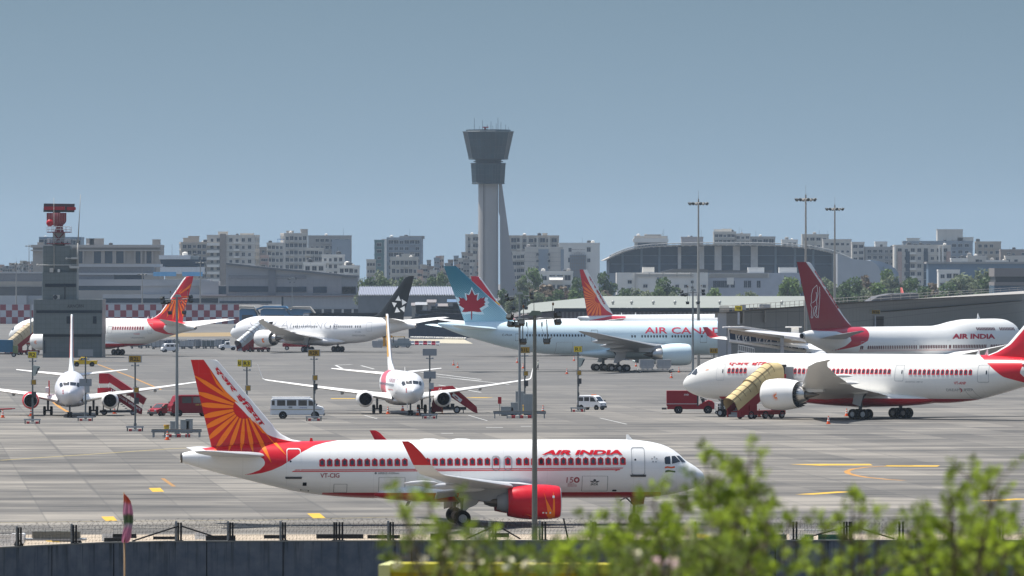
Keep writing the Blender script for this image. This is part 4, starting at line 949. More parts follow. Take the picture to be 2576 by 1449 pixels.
 J.text("AIR INDIA", [zE(*p) for p in [(1872, 1220), (2277, 1222), (2275, 1271), (1850, 1272)]], -3, mAI, bold=.045)
 pw, _ = win_mesh(.34, .62, 'plain', [M('cabin_pane_red', (.10, .02, .03), .2, var=.2)])
 P = []
 for x0, x1, n in ((958, 972, 2), (1022, 1490, 28), (1526, 1792, 17), (1822, 1834, 2), (1862, 2190, 21), (2245, 2420, 11)): P += [zE(x0+(x1-x0)*k/(n-1), 0)[0] for k in range(n)]
 J.windows(P, zE(0, 1359)[1], -3.2, pw, None, zE(0, 1343)[1])
 for x0, x1, n in ((2070, 2242, 12), (2300, 2450, 10)): J.windows([zE(x0+(x1-x0)*k/(n-1), 0)[0] for k in range(n)], zE(0, 1171)[1], -2, pw)
 for y in (1385, 1396): J.decal('cheat_line', M('thin_red_line', (.5, .1, .1), .4), [J.px([zE(950, y-2), zE(2420, y-14), zE(2420, y-11), zE(950, y+1)], -3.2)], grid=1)
 for l, r, t, b in ((952, 982, 1298, 1380), (1462, 1502, 1288, 1375), (1802, 1838, 1285, 1372), (2195, 2230, 1282, 1365)):
  J.ring_decal('cabin_door', mLGREY, J.px([zE(*p) for p in rrect(l, r, t, b, 6)], -3.1), .05)
 J.part(MB().lathe([(0, .55), (-.3, .5), (-.32, .4), (.2, .38)], 18, 0, Matrix.Translation((xm-68.3, 0, 7.42))), 'tail_exhaust', mMETAL)
 J.part(MB().lathe([(-.25, .4), (-.25, .01)], 14, 0, Matrix.Translation((xm-68.3, 0, 7.42))), 'exhaust_hole', mDARK)
 for pl in ([(2488, 1160), (2512, 1168), (2520, 1180), (2492, 1176)],): J.decal('cockpit_window', mGLASS, [J.px([zE(*p) for p in pl], -1.5)], grid=.4)
 b = J.inv(zE(2118, 1060), 0); J.part(MB().prism([(b[0]-.5, 9.85), (b[0]+.5, 9.85), (b[0]-.2, 10.9)], -.03, .03, 'y'), 'antenna', mWHITE)
 return J
JET_J = make_747()
# --- two narrow-body jets nose-on ---
T737 = [(0, 3.15, 2.9, .1), (.25, 3.45, 2.5, .42), (.8, 3.85, 2.1, .82), (1.5, 4.25, 1.85, 1.15), (2.3, 4.85, 1.65, 1.42), (3.2, 5.25, 1.55, 1.64), (4.5, 5.42, 1.47, 1.82), (6, 5.45, 1.45, 1.9), (26, 5.45, 1.45, 1.9), (30, 5.42, 2.0, 1.7), (34, 5.25, 2.9, 1.2), (37, 4.95, 3.6, .7), (39.3, 4.6, 4.1, .25)]
def front_decal(J, name, mat, polys, off=.03, xfront=60, grid=.15):
 """flat outlines in (y, z) laid on the nose from ahead"""
 bm = bmesh.new()
 for pl in polys:
  vs, fs = poly_tris(pl); bv = [bm.verts.new((0, v[0], v[1])) for v in vs]
  for f in fs: bm.faces.new([bv[i] for i in f])
 for ax in (1, 2):
  lo = min(v.co[ax] for v in bm.verts); hi = max(v.co[ax] for v in bm.verts); k = floor(lo/grid)+1
  while k*grid < hi:
   co = Vector((0, 0, 0)); co[ax] = k*grid; no = Vector((0, 0, 0)); no[ax] = 1
   bmesh.ops.bisect_plane(bm, geom=bm.verts[:]+bm.edges[:]+bm.faces[:], plane_co=co, plane_no=no); k += 1
 for v in bm.verts:
  h = J.bvh['fus'].ray_cast(Vector((xfront, v.co.y, v.co.z)), Vector((-1, 0, 0)))
  nn = h[1] if h[1].x > 0 else -h[1]; v.co = h[0]+nn*off
 bmesh.ops.recalc_face_normals(bm, faces=bm.faces)
 me = bpy.data.meshes.new(name); bm.to_mesh(me); bm.free(); me.materials.append(mat)
 return link(name, me, J.root)
def make_737(label, px, py, b, fincols, accent, acol, nacs, belt, base):
 xm = 19.6; th = radians(-90+b); q = G(px, py)
 J = Jet('passenger_jet', label, Vector((q.x, q.y, 0)), th, xm, -1, group='airliners on the apron')
 fm = fus_mat('jet_skin_front', base, acol, DKRED)
 J.fuselage(T737, fm, accent, None, n=110, seg=48)
 f1, f2 = fincols
 J.fin([(5.0, xm-26.5, xm-36.6), (5.4, xm-29, xm-36.8), (6.3, xm-31.8, xm-37.1), (7.0, xm-32.5, xm-37.4), (12.3, xm-36.7, xm-39.6), (12.55, xm-37.2, xm-39.7)], mWHITE, th=.055)
 for sd in (-1, 1):
  J.decal('fin_panel', f1 if sd < 0 else f2, [[(xm-33.0, 7.0), (xm-37.1, 12.3), (xm-39.5, 12.3), (xm-37.3, 7.0)]], 'fin', side=sd, grid=1.2)
 for sd in (-1, 1):
  J.surface([(33.2, .7, 4.75, 4.2, .1, 7), (36.6, 4.5, 5.15, 2.6, .09, 7), (38.6, 7.15, 5.45, 1.4, .07, 7)], sd, mSAT, 'tailplane')
  J.surface([(12.6, 1.6, 1.95, 8.2, .13, 5), (14.4, 3.0, 2.2, 6.4, .12, 6), (16.6, 5.7, 2.65, 4.5, .11, 6), (20.0, 12, 3.5, 2.7, .1, 7), (22.7, 16.9, 4.2, 1.6, .09, 8)], sd, mSAT, 'wing')
  J.surface([(22.7, 16.9, 4.2, 1.55, .07, 20), (23.2, 17.25, 4.4, 1.3, .07, 60), (24.6, 17.75, 6.2, .5, .06, 76)], sd, mSAT, 'winglet')
  for y in (7.2, 10.6):
   J.part(MB().lathe([(1, .02), (.5, .12), (-.8, .24), (-2, .14), (-2.6, .02)], 10, 0, Matrix.Translation((xm-20.2-(y-7)*.5, sd*y, 2.55+(y-7)*.13))), 'flap_fairing', mMGREY)
  J.engine((xm-12.4, sd*4.95, 1.95), [(0, .86), (.1, .94), (.4, 1.02), (1.2, 1.08), (2.4, 1.02), (3.4, .85)], dict(ENG, nacelle=[nacs[0 if sd < 0 else 1], mDARK]), sd, .8, 0, core=[(-.3, .55), (.9, .4)], cone=[(.8, .35), (1.5, .03)])
  J.part(MB().prism([(xm-13.5, 2.95), (xm-13, 2.85), (xm-16.5, 2.2), (xm-18, 2.5), (xm-16, 2.9)], sd*4.95-.18, sd*4.95+.18, 'y'), 'pylon', mSAT)
  J.gear(0, sd*2.86, 2.3, J.wheel_mesh(.56, .36, .27, [mBLACK, mRIM]), .56, (0,), (-.43, .43), [mSTEEL], sr=.13)
 J.gear(15.6, 0, 1.9, J.wheel_mesh(.34, .22, .17, [mBLACK, mRIM]), .34, (0,), (-.2, .2), [mSTEEL], ([(15.9, 1.6), (16.7, 1.5), (16.7, .9), (16.0, .9)], -.5, mSAT), sr=.1)
 for sd in (-1, 1):
  front_decal(J, 'cockpit_window', mGLASS, [[(sd*.05, 4.0), (sd*.72, 3.98), (sd*.8, 4.32), (sd*.05, 4.42)]])
  front_decal(J, 'cockpit_window', mGLASS, [[(sd*.8, 3.93), (sd*1.12, 3.75), (sd*1.26, 4.05), (sd*1.16, 4.3), (sd*.9, 4.33)]])
 front_decal(J, 'emblem', mDKR, [[(-.82, 3.1), (-.76, 3.1), (-.74, 3.5), (-.84, 3.45)], [(-.85, 3.05), (-.7, 3.05), (-.7, 2.95), (-.85, 2.95)]])
 rings = []
 for i in range(19):
  u = i/18; t = 12+10.5*u; e = max(.05, sin(pi*u)**.6)
  rings.append([(xm-t, (1+1.05*e)*sin(2*pi*k/24), 1.75+(.2+.5*e)*cos(2*pi*k/24)) for k in range(24)])
 bf = J.part(MB().loft(rings), 'belly_fairing', fm); J.paint(bf)
 pw, _ = win_mesh(.25, .36, 'plain', [mPANE])
 for sd in (-1, 1):
  for k in range(40):
   if sd < 0: J.place(pw, xm-6.5-.62*k, 3.75, 'cabin_window', side=sd)
  J.ring_decal('cabin_door', mMGREY, [(xm-4.9+dx, z) for dx, z in rrect(-.42, .42, 2.75, 4.55, .12)], .06, side=sd)
 if belt:
  vs, fs = text_mesh("Air India Express", .01)
  J.decal('lettering', M('lettering_mauve', (.45, .25, .3), .4), None, tris=[([(xm-15.5+9*u, 3.9+.8*v) for u, v in vs], fs)], side=-1, grid=.6)
  J.decal('cheat_line', mRED, [[(xm-15, 3.1), (xm-7, 3.1), (xm-8, 3.2), (xm-15, 3.2)]], side=-1, grid=1)
 J.part(MB().prism([(xm-12, 5.4), (xm-11.5, 5.4), (xm-12.1, 6.0)], -.02, .02, 'y'), 'antenna', mSAT)
 return J
def accM(x, y, z):
 t = 19.6-x; c = 22+max(0, z-4)*5
 return 3.6-abs(t-c) if y < .9 else -3
def accL(x, y, z):
 t = 19.6-x; return 2.0-abs(t-(14+max(0, z-4)*3)) if y < 0 and 2.4 < z < 4.9 else -2
JET_M = make_737('white narrow-body jet facing the camera with a yellow tail edge and red flank panel', 1005, 1039.5, 5.9, (M('fin_amber', (.8, .42, .05), .4), M('fin_coral', (.7, .2, .1), .4)), accM, (.62, .10, .14), (mSAT, mSAT), True, (.82, .82, .82))
JET_N = make_737('white narrow-body jet facing the camera with a red engine, beside the long red stairs', 178, 1044, 2.9, (M('fin_scarlet', (.6, .05, .03), .4), M('fin_scarlet', (.6, .05, .03))), accL, (.55, .28, .34), (mRED, mSAT), False, (.74, .74, .78))
JET_N.part(MB().box(4.2, 5.1, -2.75, -2.6, 2.6, 4.4, mat=Matrix.Translation((0, 0, 0))), 'open_door', mDKR)
JET_N.part(MB().rbox(4.6, 5.6, -3.1, -2.7, 2.9, 3.6, .1), 'open_hatch', mSAT)
# ================= buildings beyond the apron =================
mWINB = M('window_glass_blue', (.025, .04, .06), .4, var=.4, sc=.3, spec=.3)
_wm = {}
def window_mesh(w_, h_, frame=(.5, .5, .48), hood=True):
 k = (round(w_, 2), round(h_, 2), frame, hood)
 if k not in _wm:
  mb = MB(); mb.box(-w_/2, w_/2, -.04, .02, 0, h_, 0)
  t = .14
  for a, b, c, d in ((-w_/2-t, -w_/2, -t, h_+t), (w_/2, w_/2+t, -t, h_+t), (-w_/2, w_/2, -t, 0), (-w_/2, w_/2, h_, h_+t)): mb.box(a, b, -.18, .02, c, d, 1)
  mb.box(-.05, .05, -.1, -.03, 0, h_, 1)
  if hood: mb.box(-w_/2-.3, w_/2+.3, -.75, -.02, h_+t+.01, h_+t+.16, 1)
  _wm[k] = mb.mesh('window', [mWINB, M('win_frame_%s' % (frame,), frame, .6)])
 return _wm[k]
def building(name, label, cat, x0, x1, yt, s, depth, wall, rows=5, cols=6, win=(1.5, 1.5), z0=None, fh=None, rz=0, side=0, hood=True, frame=(.5, .5, .48), ledges=True, roof=True, group=None, skip=.0, band=None, mx=None, base=0.0):
 """block whose front spans photo columns x0-x1 with its top at row yt, at scale s px per metre"""
 w_ = (x1-x0)/s; h = H-(yt-HY)/s; d = F/s
 r = thing(name, label, cat, ((x0+x1)/2/s-CX/s, d, base), rz, group)
 h -= base
 mb = MB(); mb.box(-w_/2, w_/2, 0, depth, 0, h)
 if roof:
  for a, b, c, e in ((-w_/2-.15, w_/2+.15, -.15, .15), (-w_/2-.15, w_/2+.15, depth-.15, depth+.15), (-w_/2-.15, -w_/2+.15, .15, depth-.15), (w_/2-.15, w_/2+.15, .15, depth-.15)): mb.box(a, b, c, e, h+.002, h+.9)
 mb.build('wall', wall, r)
 fh = fh or h/rows; z0 = h-rows*fh if z0 is None else z0
 rnd = random.Random(int(x0*7+yt))
 me = window_mesh(win[0], win[1], frame, hood)
 me2 = window_mesh(win[0]*.8, win[1]*.85, frame, not hood)
 mx = w_*.04 if mx is None else mx; cw = (w_-2*mx)/max(cols, 1)
 zf = [z0+fh*(k+.5)-win[1]/2 for k in range(rows)]
 for z in zf:
  for c in range(cols):
   if rnd.random() < skip: continue
   link('window', me2 if rnd.random() < .3 else me, r, (-w_/2+mx+cw*(c+.5), 0, z))
  for c in range(side):
   link('window', me, r, (-w_/2, depth*(c+.5)/side, z), -pi/2)
   link('window', me, r, (w_/2, depth*(c+.5)/side, z), pi/2)
 if rows >= 4 and cols > 2:
  bm_ = MB(); c0 = rnd.randrange(cols)
  for k in range(rows):
   x = -w_/2+mx+cw*(c0+.5); z = z0+fh*k
   if z > 1: bm_.box(x-cw*.48, x+cw*.48, -1.5, -.36, z-.1, z+.08).box(x-cw*.48, x+cw*.48, -1.5, -1.4, z+.081, z+1.0)
  if bm_.v: bm_.build('balconies', band or wall, r)
 if roof and w_ > 8:
  for k in range(rnd.randint(1, 4)):
   x = rnd.uniform(-w_*.42, w_*.42); y = rnd.uniform(1, depth*.6); a = rnd.uniform(.7, 1.4)
   if rnd.random() < .6: MB().cyl((x, y, h+.01), (x, y, h+a*1.7), a, a*.95, 12).cyl((x, y, h+a*1.7+.002), (x, y, h+a*2), a*.9, .2, 12).build('water_tank', (mDGREY, mWHB, mGREYB)[k % 3], r)
   else: MB().cyl((x, y, h), (x, y, h+rnd.uniform(3, 6)), .09, .05, 5).build('aerial', mDGREY, r)
 if ledges:
  lb = MB()
  for k in range(rows+1):
   z = z0+fh*k
   if 0 < z < h-.3: lb.box(-w_/2-.35, w_/2+.35, -.35, -.003, z-.12, z+.12)
  if lb.v: lb.build('ledge', band or wall, r)
 return r, w_, h
def roof_bits(r, w_, h, depth, spec, mat):
 """stair heads, tanks and plant on a flat roof: (x fraction, width, height)"""
 for fx, ww, hh in spec:
  m_ = MB(); x = -w_/2+fx*w_; m_.box(x-ww/2, x+ww/2, depth*.25, depth*.25+ww*.8, h+.003, h+hh); m_.box(x-ww/2-.2, x+ww/2+.2, depth*.25-.2, depth*.25+ww*.8+.2, h+hh+.002, h+hh+.25)
  m_.build('stair_head', mat, r)
mCREAM = M('cream_render', (.52, .49, .43), .8, var=.2, sc=.3, stretch=(1, 1, .25)); mPALE = M('pale_render', (.54, .505, .45), .8, var=.2, sc=.3, stretch=(1, 1, .25))
mGREYB = M('grey_render', (.31, .30, .285), .8, var=.25, sc=.3, stretch=(1, 1, .25)); mBEIGE = M('beige_stone', (.36, .32, .28), .8, var=.15, sc=.2)
mBLUEG = M('blue_grey_render', (.25, .29, .33), .8, var=.2, sc=.3); mPINK = M('pink_render', (.46, .33, .28), .8, var=.25, sc=.3)
mWHB = M('white_render', (.72, .69, .63), .8, var=.12, sc=.3, stretch=(1, 1, .3)); mBROWN = M('brown_render', (.27, .23, .2), .8, var=.2, sc=.3)
mSLATE = M('slate_glass', (.018, .042, .07), .5, var=.35, sc=.12, spec=.25); mTAN = M('tan_render', (.42, .37, .31), .8, var=.2, sc=.3)
def city():
 B = building
 # beige office with tall dark windows
 x0, x1 = zA(330, 0)[0], zA(1615, 0)[0]; s = 5.0
 r, w_, h = B('office_building', 'long beige stone office block with tall dark blue windows behind the radar block', 'building', x0, x1, zA(0, 722)[1], s, 40, mBEIGE, rows=1, cols=0, ledges=False)
 for a, b in ((795, 832), (945, 1018), (1055, 1133), (1170, 1245), (1365, 1415), (1475, 1526)):
  X0, X1 = (zA(a, 0)[0]-(x0+x1)/2)/s, (zA(b, 0)[0]-(x0+x1)/2)/s
  z1, z2 = H-(zA(0, 888)[1]-HY)/s, H-(zA(0, 768)[1]-HY)/s
  MB().box(X0, X1, -.1, .05, z1, z2, 0).box(X0-.9, X0, -1.2, -.002, z1-2, z2+1, 1).box(X1, X1+.9, -1.2, -.002, z1-2, z2+1, 1).build('window', [mSLATE, mBEIGE], r)
 MB().box(-w_/2-1, w_/2+1, -2, -.2, h-2.1, h-1.5).box(-w_/2-1, w_/2+1, -2.2, -.2, h-.4, h+1.0).build('cornice', M('beige_trim', (.42, .38, .34), .8), r)
 roof_bits(r, w_, h, 40, [(.05, 3, 2), (.44, 4, 4), (.49, 7, 4), (.96, 4, 3.5)], mGREYB)
 B('office_building', 'blue grey glass block rising behind the radar antenna', 'building', zA(395, 0)[0], zA(815, 0)[0], zA(0, 640)[1], 4.6, 30, M('blue_grey_glass', (.13, .2, .28), .4, var=.2, sc=.1), rows=3, cols=7, win=(5, 3), fh=4, hood=False, ledges=False)
 # old control tower house
 r, w_, h = B('terminal_building', 'low white lookout house with a wide dark window band', 'building', zA(1660, 0)[0], zA(1985, 0)[0], zA(0, 830)[1], 5.6, 14, mPALE, rows=1, cols=0, ledges=False)
 z = H-(zA(0, 850)[1]-HY)/5.6
 MB().prism([(-w_/2-1.5, z-3.2), (w_/2+3, z-3.2), (w_/2+4, z), (-w_/2-2, z)], -3, 10, 'y', 0).build('window_band', mSLATE, r)
 MB().box(-w_/2-2.5, w_/2-3, -3.5, 10, z+.1, z+1.9).box(-w_/2-2, w_/2+3, -3.2, 10, z-6.5, z-3.4).build('roof', M('white_cladding', (.68, .69, .7), .5), r)
 # grey terminal in stepped tiers
 s = 6.0
 X = lambda px: (px-CX)/s; Z = lambda py: H-(py-HY)/s
 clad = M('grey_cladding', (.35, .355, .37), .55, var=.1, sc=.25); clad2 = M('pale_cladding', (.44, .44, .445), .55, var=.1, sc=.25); mesh_ = M('perforated_cladding', (.2, .205, .22), .7, var=.35, sc=2)
 def lines(mb, xa, xb, y, za, zb, step):
  k = za
  while k < zb: mb.box(xa, xb, y-.06, y-.002, k, k+.12); k += step
 yF = F/s
 T = thing('terminal_building', 'long grey terminal in stepped tiers with dark glass bands', 'building', (0, yF, 0))
 def tier(nm, pxa, pxb, pya, pyb, dy, dep, mat):
  return MB().box(X(pxa), X(pxb), dy, dy+dep, Z(pyb), Z(pya)).build(nm, mat, T)
 # left wing
 for nm, a, b, c, d, dy, m_ in (('parapet', zA(780, 0)[0], zA(1615, 0)[0], zA(0, 895)[1], zA(0, 925)[1], 0, clad2), ('facade', zA(780, 0)[0], zA(1550, 0)[0], zA(0, 925)[1], zA(0, 985)[1], .6, mesh_), ('parapet', zA(780, 0)[0], zA(1550, 0)[0], zA(0, 985)[1], zA(0, 1005)[1], 0, clad2),
        ('facade', zA(780, 0)[0], zA(1150, 0)[0], zA(0, 1005)[1], zA(0, 1050)[1], .6, mesh_), ('window_band', zA(1155, 0)[0], zA(1425, 0)[0], zA(0, 1005)[1], zA(0, 1050)[1], 1, mSLATE), ('facade', zA(780, 0)[0], zA(2120, 0)[0], zA(0, 1050)[1], zA(0, 1115)[1], -1, clad),
        ('window_band', zA(780, 0)[0], zA(1410, 0)[0], zA(0, 1115)[1], zA(0, 1160)[1], 0, mSLATE), ('facade', zA(1415, 0)[0], zA(2280, 0)[0], zA(0, 1115)[1], zA(0, 1200)[1], 0, clad), ('facade', zA(1040, 0)[0], zA(2280, 0)[0], zA(0, 1202)[1], zA(0, 1240)[1], -6, clad2),
        ('window_band', zA(1040, 0)[0], zA(2200, 0)[0], zA(0, 1240)[1], zA(0, 1285)[1], -5, mSLATE), ('facade', zA(1040, 0)[0], zA(2280, 0)[0], zA(0, 1286)[1], zA(0, 1400)[1], -6, clad),
        ('facade', zA(0, 0)[0]-40, zA(440, 0)[0], zA(0, 985)[1], zA(0, 1070)[1], 0, mesh_), ('parapet', zA(0, 0)[0]-40, zA(440, 0)[0], zA(0, 975)[1], zA(0, 990)[1], -.4, clad2), ('lower_roof', zA(0, 0)[0]-40, zA(440, 0)[0], zA(0, 1071)[1], zA(0, 1125)[1], -2, mTAN), ('lower_wall', zA(0, 0)[0]-40, zA(440, 0)[0], zA(0, 1126)[1], zA(0, 1212)[1], -3, mDGREY), ('lower_wall', zA(0, 0)[0]-40, zA(275, 0)[0], zA(0, 1213)[1], zA(0, 1400)[1], -6, clad2), ('lower_wall', zA(276, 0)[0], zA(440, 0)[0], zA(0, 1213)[1], zA(0, 1400)[1], -3, clad)):
  tier(nm, a, b, c, d, dy, 20, m_)
 MB().box(X(zA(1545, 0)[0]), X(zA(1775, 0)[0]), -2, -1, Z(zA(0, 1018)[1]), Z(zA(0, 975)[1])).box(X(zA(1835, 0)[0]), X(zA(2040, 0)[0]), -2, -1, Z(zA(0, 1018)[1]), Z(zA(0, 975)[1])).build('sign_board', M('sky_blue_board', (.16, .42, .68), .5), T)
 # sloped-roof hall
 top = [(265, 525), (690, 572), (1120, 610), (1480, 648), (1590, 655)]
 pts = [(X(zB(*p)[0]), Z(zB(*p)[1])) for p in top]
 bot = Z(zB(0, 838)[1])
 MB().prism([pts[0], *pts[1:], (pts[-1][0], bot), (pts[0][0], bot)], -3, 25, 'y').build('hall', clad, T)
 MB().prism([(p[0], p[1]) for p in pts]+[(p[0], p[1]+.9) for p in pts[::-1]], -4.5, 26, 'y').build('roof', M('hall_roof_edge', (.13, .14, .15), .6), T)
 for a, b, c, d, mi in ((290, 690, 742, 800, 0), (770, 1072, 748, 800, 0), (1140, 1278, 748, 808, 0), (1430, 1570, 745, 818, 0), (690, 765, 575, 832, 1), (1424, 1580, 652, 832, 2), (120, 265, 740, 832, 0), (290, 690, 632, 668, 3), (770, 1072, 638, 668, 3)):
  q, w2 = zB(a, c), zB(b, d); MB().box(X(q[0]), X(w2[0]), -3.4-.3*(mi == 1), -3.003, Z(w2[1]), Z(q[1])).build(('window_band', 'recess', 'panel', 'grille')[mi], (mSLATE, M('recess_grey', (.16, .17, .19), .6), M('panel_grey', (.25, .27, .29), .6), mesh_)[mi], T)
 jl = MB()
 for yy in range(545, 830, 14):
  xr = pts[-1][0]; xl = pts[0][0]
  z_ = Z(zB(0, yy)[1])
  # keep the joint below the sloping roof
  xr = max([xl+1]+[p[0] for p, q in zip(pts, pts[1:]) if p[1] > z_+.5]+([pts[-1][0]] if z_ < pts[-1][1]-.5 else []))
  jl.box(xl, xr, -3.12, -3.002, z_, z_+.1)
 for xx in range(300, 1590, 60):
  if 690 <= xx <= 765: continue
  jl.box(X(zB(xx, 0)[0]), X(zB(xx, 0)[0])+.12, -3.13, -3.002, bot, Z(zB(0, 668)[1]))
 jl.build('joints', M('joint_grey', (.27, .28, .3), .6), T)
 for a, b, c, d, m_, dy in ((190, 825, 845, 925, clad2, -8), (845, 2150, 845, 970, clad, -8), (825, 845, 845, 945, mSLATE, -7.5), (0, 190, 690, 840, clad, -4)):
  q, w2 = zB(a, c), zB(b, d); MB().box(X(q[0]), X(w2[0]), dy, dy+20, Z(w2[1]), Z(q[1])).build('facade', m_, T)
 q, w2 = zB(205, 890), zB(730, 912); MB().box(X(q[0]), X(w2[0]), -8.3, -8.003, Z(w2[1]), Z(q[1])).build('window_band', mSLATE, T)
 jl = MB()
 for xx in range(200, 2150, 40):
  if 820 < xx < 850: continue
  jl.box(X(zB(xx, 0)[0]), X(zB(xx, 0)[0])+.1, -8.12, -8.002, Z(zB(0, 925)[1]), Z(zB(0, 850)[1]))
 jl.build('joints', M('joint_grey', (.27, .28, .3)), T)
 q, w2 = zB(0, 836), zB(1600, 846); MB().box(X(q[0]), X(w2[0]), -9, 5, Z(w2[1]), Z(q[1])).build('gutter', M('rust_gutter', (.22, .16, .14), .7), T)
 # colonnade under the lower tier
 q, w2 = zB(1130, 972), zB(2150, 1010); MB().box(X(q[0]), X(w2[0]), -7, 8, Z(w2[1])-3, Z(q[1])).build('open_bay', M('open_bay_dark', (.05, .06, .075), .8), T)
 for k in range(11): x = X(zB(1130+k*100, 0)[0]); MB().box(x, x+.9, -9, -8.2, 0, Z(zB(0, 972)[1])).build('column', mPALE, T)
 # ribbed shed roof right of the hall
 r = thing('warehouse', 'long pale ribbed warehouse roof behind the black tail', 'warehouse', (0, F/6.4, 0)); s2 = 6.4
 X2 = lambda p: (p-CX)/s2; Z2 = lambda p: H-(p-HY)/s2
 mb = MB(); n = 60; xa, xb = X2(zB(1590, 0)[0]), X2(zC(610, 0)[0])
 rib = M('ribbed_roof', (.42, .44, .5), .5, var=.12)
 for k in range(n): a = xa+(xb-xa)*k/n; b = xa+(xb-xa)*(k+1)/n; mb.add([(a, 0, Z2(zB(0, 838)[1])), (b, 0, Z2(zB(0, 838)[1])), (b, 30, Z2(zB(0, 755)[1])), (a, 30, Z2(zB(0, 755)[1])), ((a+b)/2, -.1, Z2(zB(0, 838)[1])+.7), ((a+b)/2, 30, Z2(zB(0, 755)[1])+.7)], [(0, 4, 5, 3), (4, 1, 2, 5)])
 mb.build('roof', rib, r)
 MB().box(xa, xb, .5, 30, 0, Z2(zB(0, 840)[1])).build('wall', M('warehouse_wall', (.16, .17, .18), .7, var=.4, sc=.2), r)
 # small yards in front of it
 rnd = random.Random(3)
 for k in range(16):
  px_ = zB(2185+k*48, 0)[0]; w_ = rnd.uniform(3, 7); h_ = rnd.uniform(3, 7)
  mb = MB().box(-w_/2, w_/2, 0, 5, 0, h_, 0); mb.add([(-w_/2-.3, -.5, h_), (w_/2+.3, -.5, h_), (w_/2+.3, 5.5, h_+1), (-w_/2-.3, 5.5, h_+1)], [(0, 1, 2, 3)], 1)
  mb.box(-w_*.2, w_*.15, -.05, .02, 0, 2.1, 2)
  o = mb.build('shed', [M('shed_%d' % (k % 4), [(.3, .28, .25), (.42, .4, .37), (.2, .22, .25), (.36, .3, .27)][k % 4], .8, var=.3), M('shed_roof_%d' % (k % 3), [(.22, .2, .2), (.3, .31, .33), (.1, .16, .25)][k % 3], .7), mSLATE], None, Vector(((px_-CX)/6.8, F/6.8, 0)))
  tag(o, 'small patched shed in the cluttered yard right of the black tail', 'shed', 'sheds in the yard')
 # apartments
 A = 'apartments beyond the airport'
 r, w_, h = B('apartment_building', 'beige apartment house left of the white balcony block', 'apartments', zA(1822, 0)[0], zA(2090, 0)[0], zA(0, 690)[1], 4.5, 16, mTAN, rows=7, cols=5, win=(2, 2), fh=3.3, rz=.1, group=A, side=2); roof_bits(r, w_, h, 16, [(.2, 3, 3), (.5, 6, 4)], mTAN)
 r, w_, h = B('apartment_building', 'white apartment block with stacked balconies and a dark stair strip', 'apartments', zA(2080, 0)[0], zA(2565, 0)[0], zA(0, 618)[1], 4.5, 18, mPALE, rows=9, cols=7, win=(1.7, 1.9), fh=4.0, group=A, rz=-.12, side=3, band=mWHB)
 lb = MB()
 for k in range(8): lb.box(-w_/2+.2, -w_/2+7.3, -1.9, -.004, h-4*k-5.2, h-4*k-5.0).box(-w_/2+.2, -w_/2+7.3, -1.9, -1.75, h-4*k-4.99, h-4*k-3.7)
 lb.build('balconies', mWHB, r); MB().box(-w_/2+7.5, -w_/2+10.8, -1.2, -.005, 0, h+1.5).build('stair_strip', mBROWN, r); roof_bits(r, w_, h, 18, [(.3, 5, 2.5), (.8, 7, 1.5)], mPALE)
 B('apartment_building', 'small brown house between the two tall apartment blocks', 'apartments', zB(555, 0)[0], zB(668, 0)[0], zB(0, 362)[1], 4.4, 14, mBROWN, rows=6, cols=2, win=(1.4, 1.4), fh=3.4, group=A)
 B('apartment_building', 'narrow pink house with small windows among the apartments', 'apartments', zB(610, 0)[0], zB(685, 0)[0], zB(0, 445)[1], 4.8, 12, mPINK, rows=4, cols=3, win=(1, 1.3), fh=3.4, group=A)
 r, w_, h = B('apartment_building', 'pale house with a blue roof shade beside the tallest white block', 'apartments', zB(672, 0)[0], zB(845, 0)[0], zB(0, 318)[1], 4.5, 14, mPALE, rows=8, cols=4, win=(1.6, 1.8), fh=3.6, group=A); MB().box(w_*.1, w_*.5, 1, 8, h+2.6, h+2.9).box(w_*.12, w_*.14, 1.5, 2, h, h+2.6).box(w_*.46, w_*.48, 1.5, 2, h, h+2.6).build('roof_shade', M('blue_tarp', (.1, .25, .5), .6), r)
 r, w_, h = B('apartment_building', 'tallest white apartment block with a grid of dark windows', 'apartments', zB(846, 0)[0], zB(1085, 0)[0], zB(0, 222)[1], 4.3, 18, mPALE, rows=9, cols=5, win=(1.9, 2.2), fh=4.2, rz=.15, side=3, group=A); roof_bits(r, w_, h, 18, [(.3, 4, 2), (.9, 4, 3)], mGREYB)
 r, w_, h = B('apartment_building', 'broad grey apartment slab with a flat darker right half', 'apartments', zB(1088, 0)[0], zB(1520, 0)[0], zB(0, 245)[1], 4.2, 16, mGREYB, rows=8, cols=8, win=(2, 1.8), fh=4.2, group=A, skip=.15); MB().box(w_*.05, w_/2-.3, -.9, -.004, 6, h-1.5).build('cladding', mBLUEG, r)
 B('apartment_building', 'cream house with dark square windows in front of the grey slab', 'apartments', zB(1060, 0)[0], zB(1240, 0)[0], zB(0, 372)[1], 4.7, 14, mCREAM, rows=6, cols=4, win=(1.8, 1.8), fh=3.4, group=A)
 B('house', 'low white house with a dark ground window below the grey slab', 'house', zB(1040, 0)[0], zB(1260, 0)[0], zB(0, 520)[1], 5.3, 14, mWHB, rows=3, cols=3, win=(2, 2), fh=4, group=A)
 r, w_, h = B('house', 'stepped white house with small square windows behind the terminal roof', 'house', zB(1225, 0)[0], zB(1450, 0)[0], zB(0, 440)[1], 5.2, 14, mWHB, rows=6, cols=4, win=(1.3, 1.6), fh=3.3, group=A)
 B('house', 'broad white house at the end of the sloped terminal roof', 'house', zB(1395, 0)[0], zB(1600, 0)[0], zB(0, 550)[1], 5.4, 16, mWHB, rows=4, cols=4, win=(1.6, 1.8), fh=3.3, group=A)
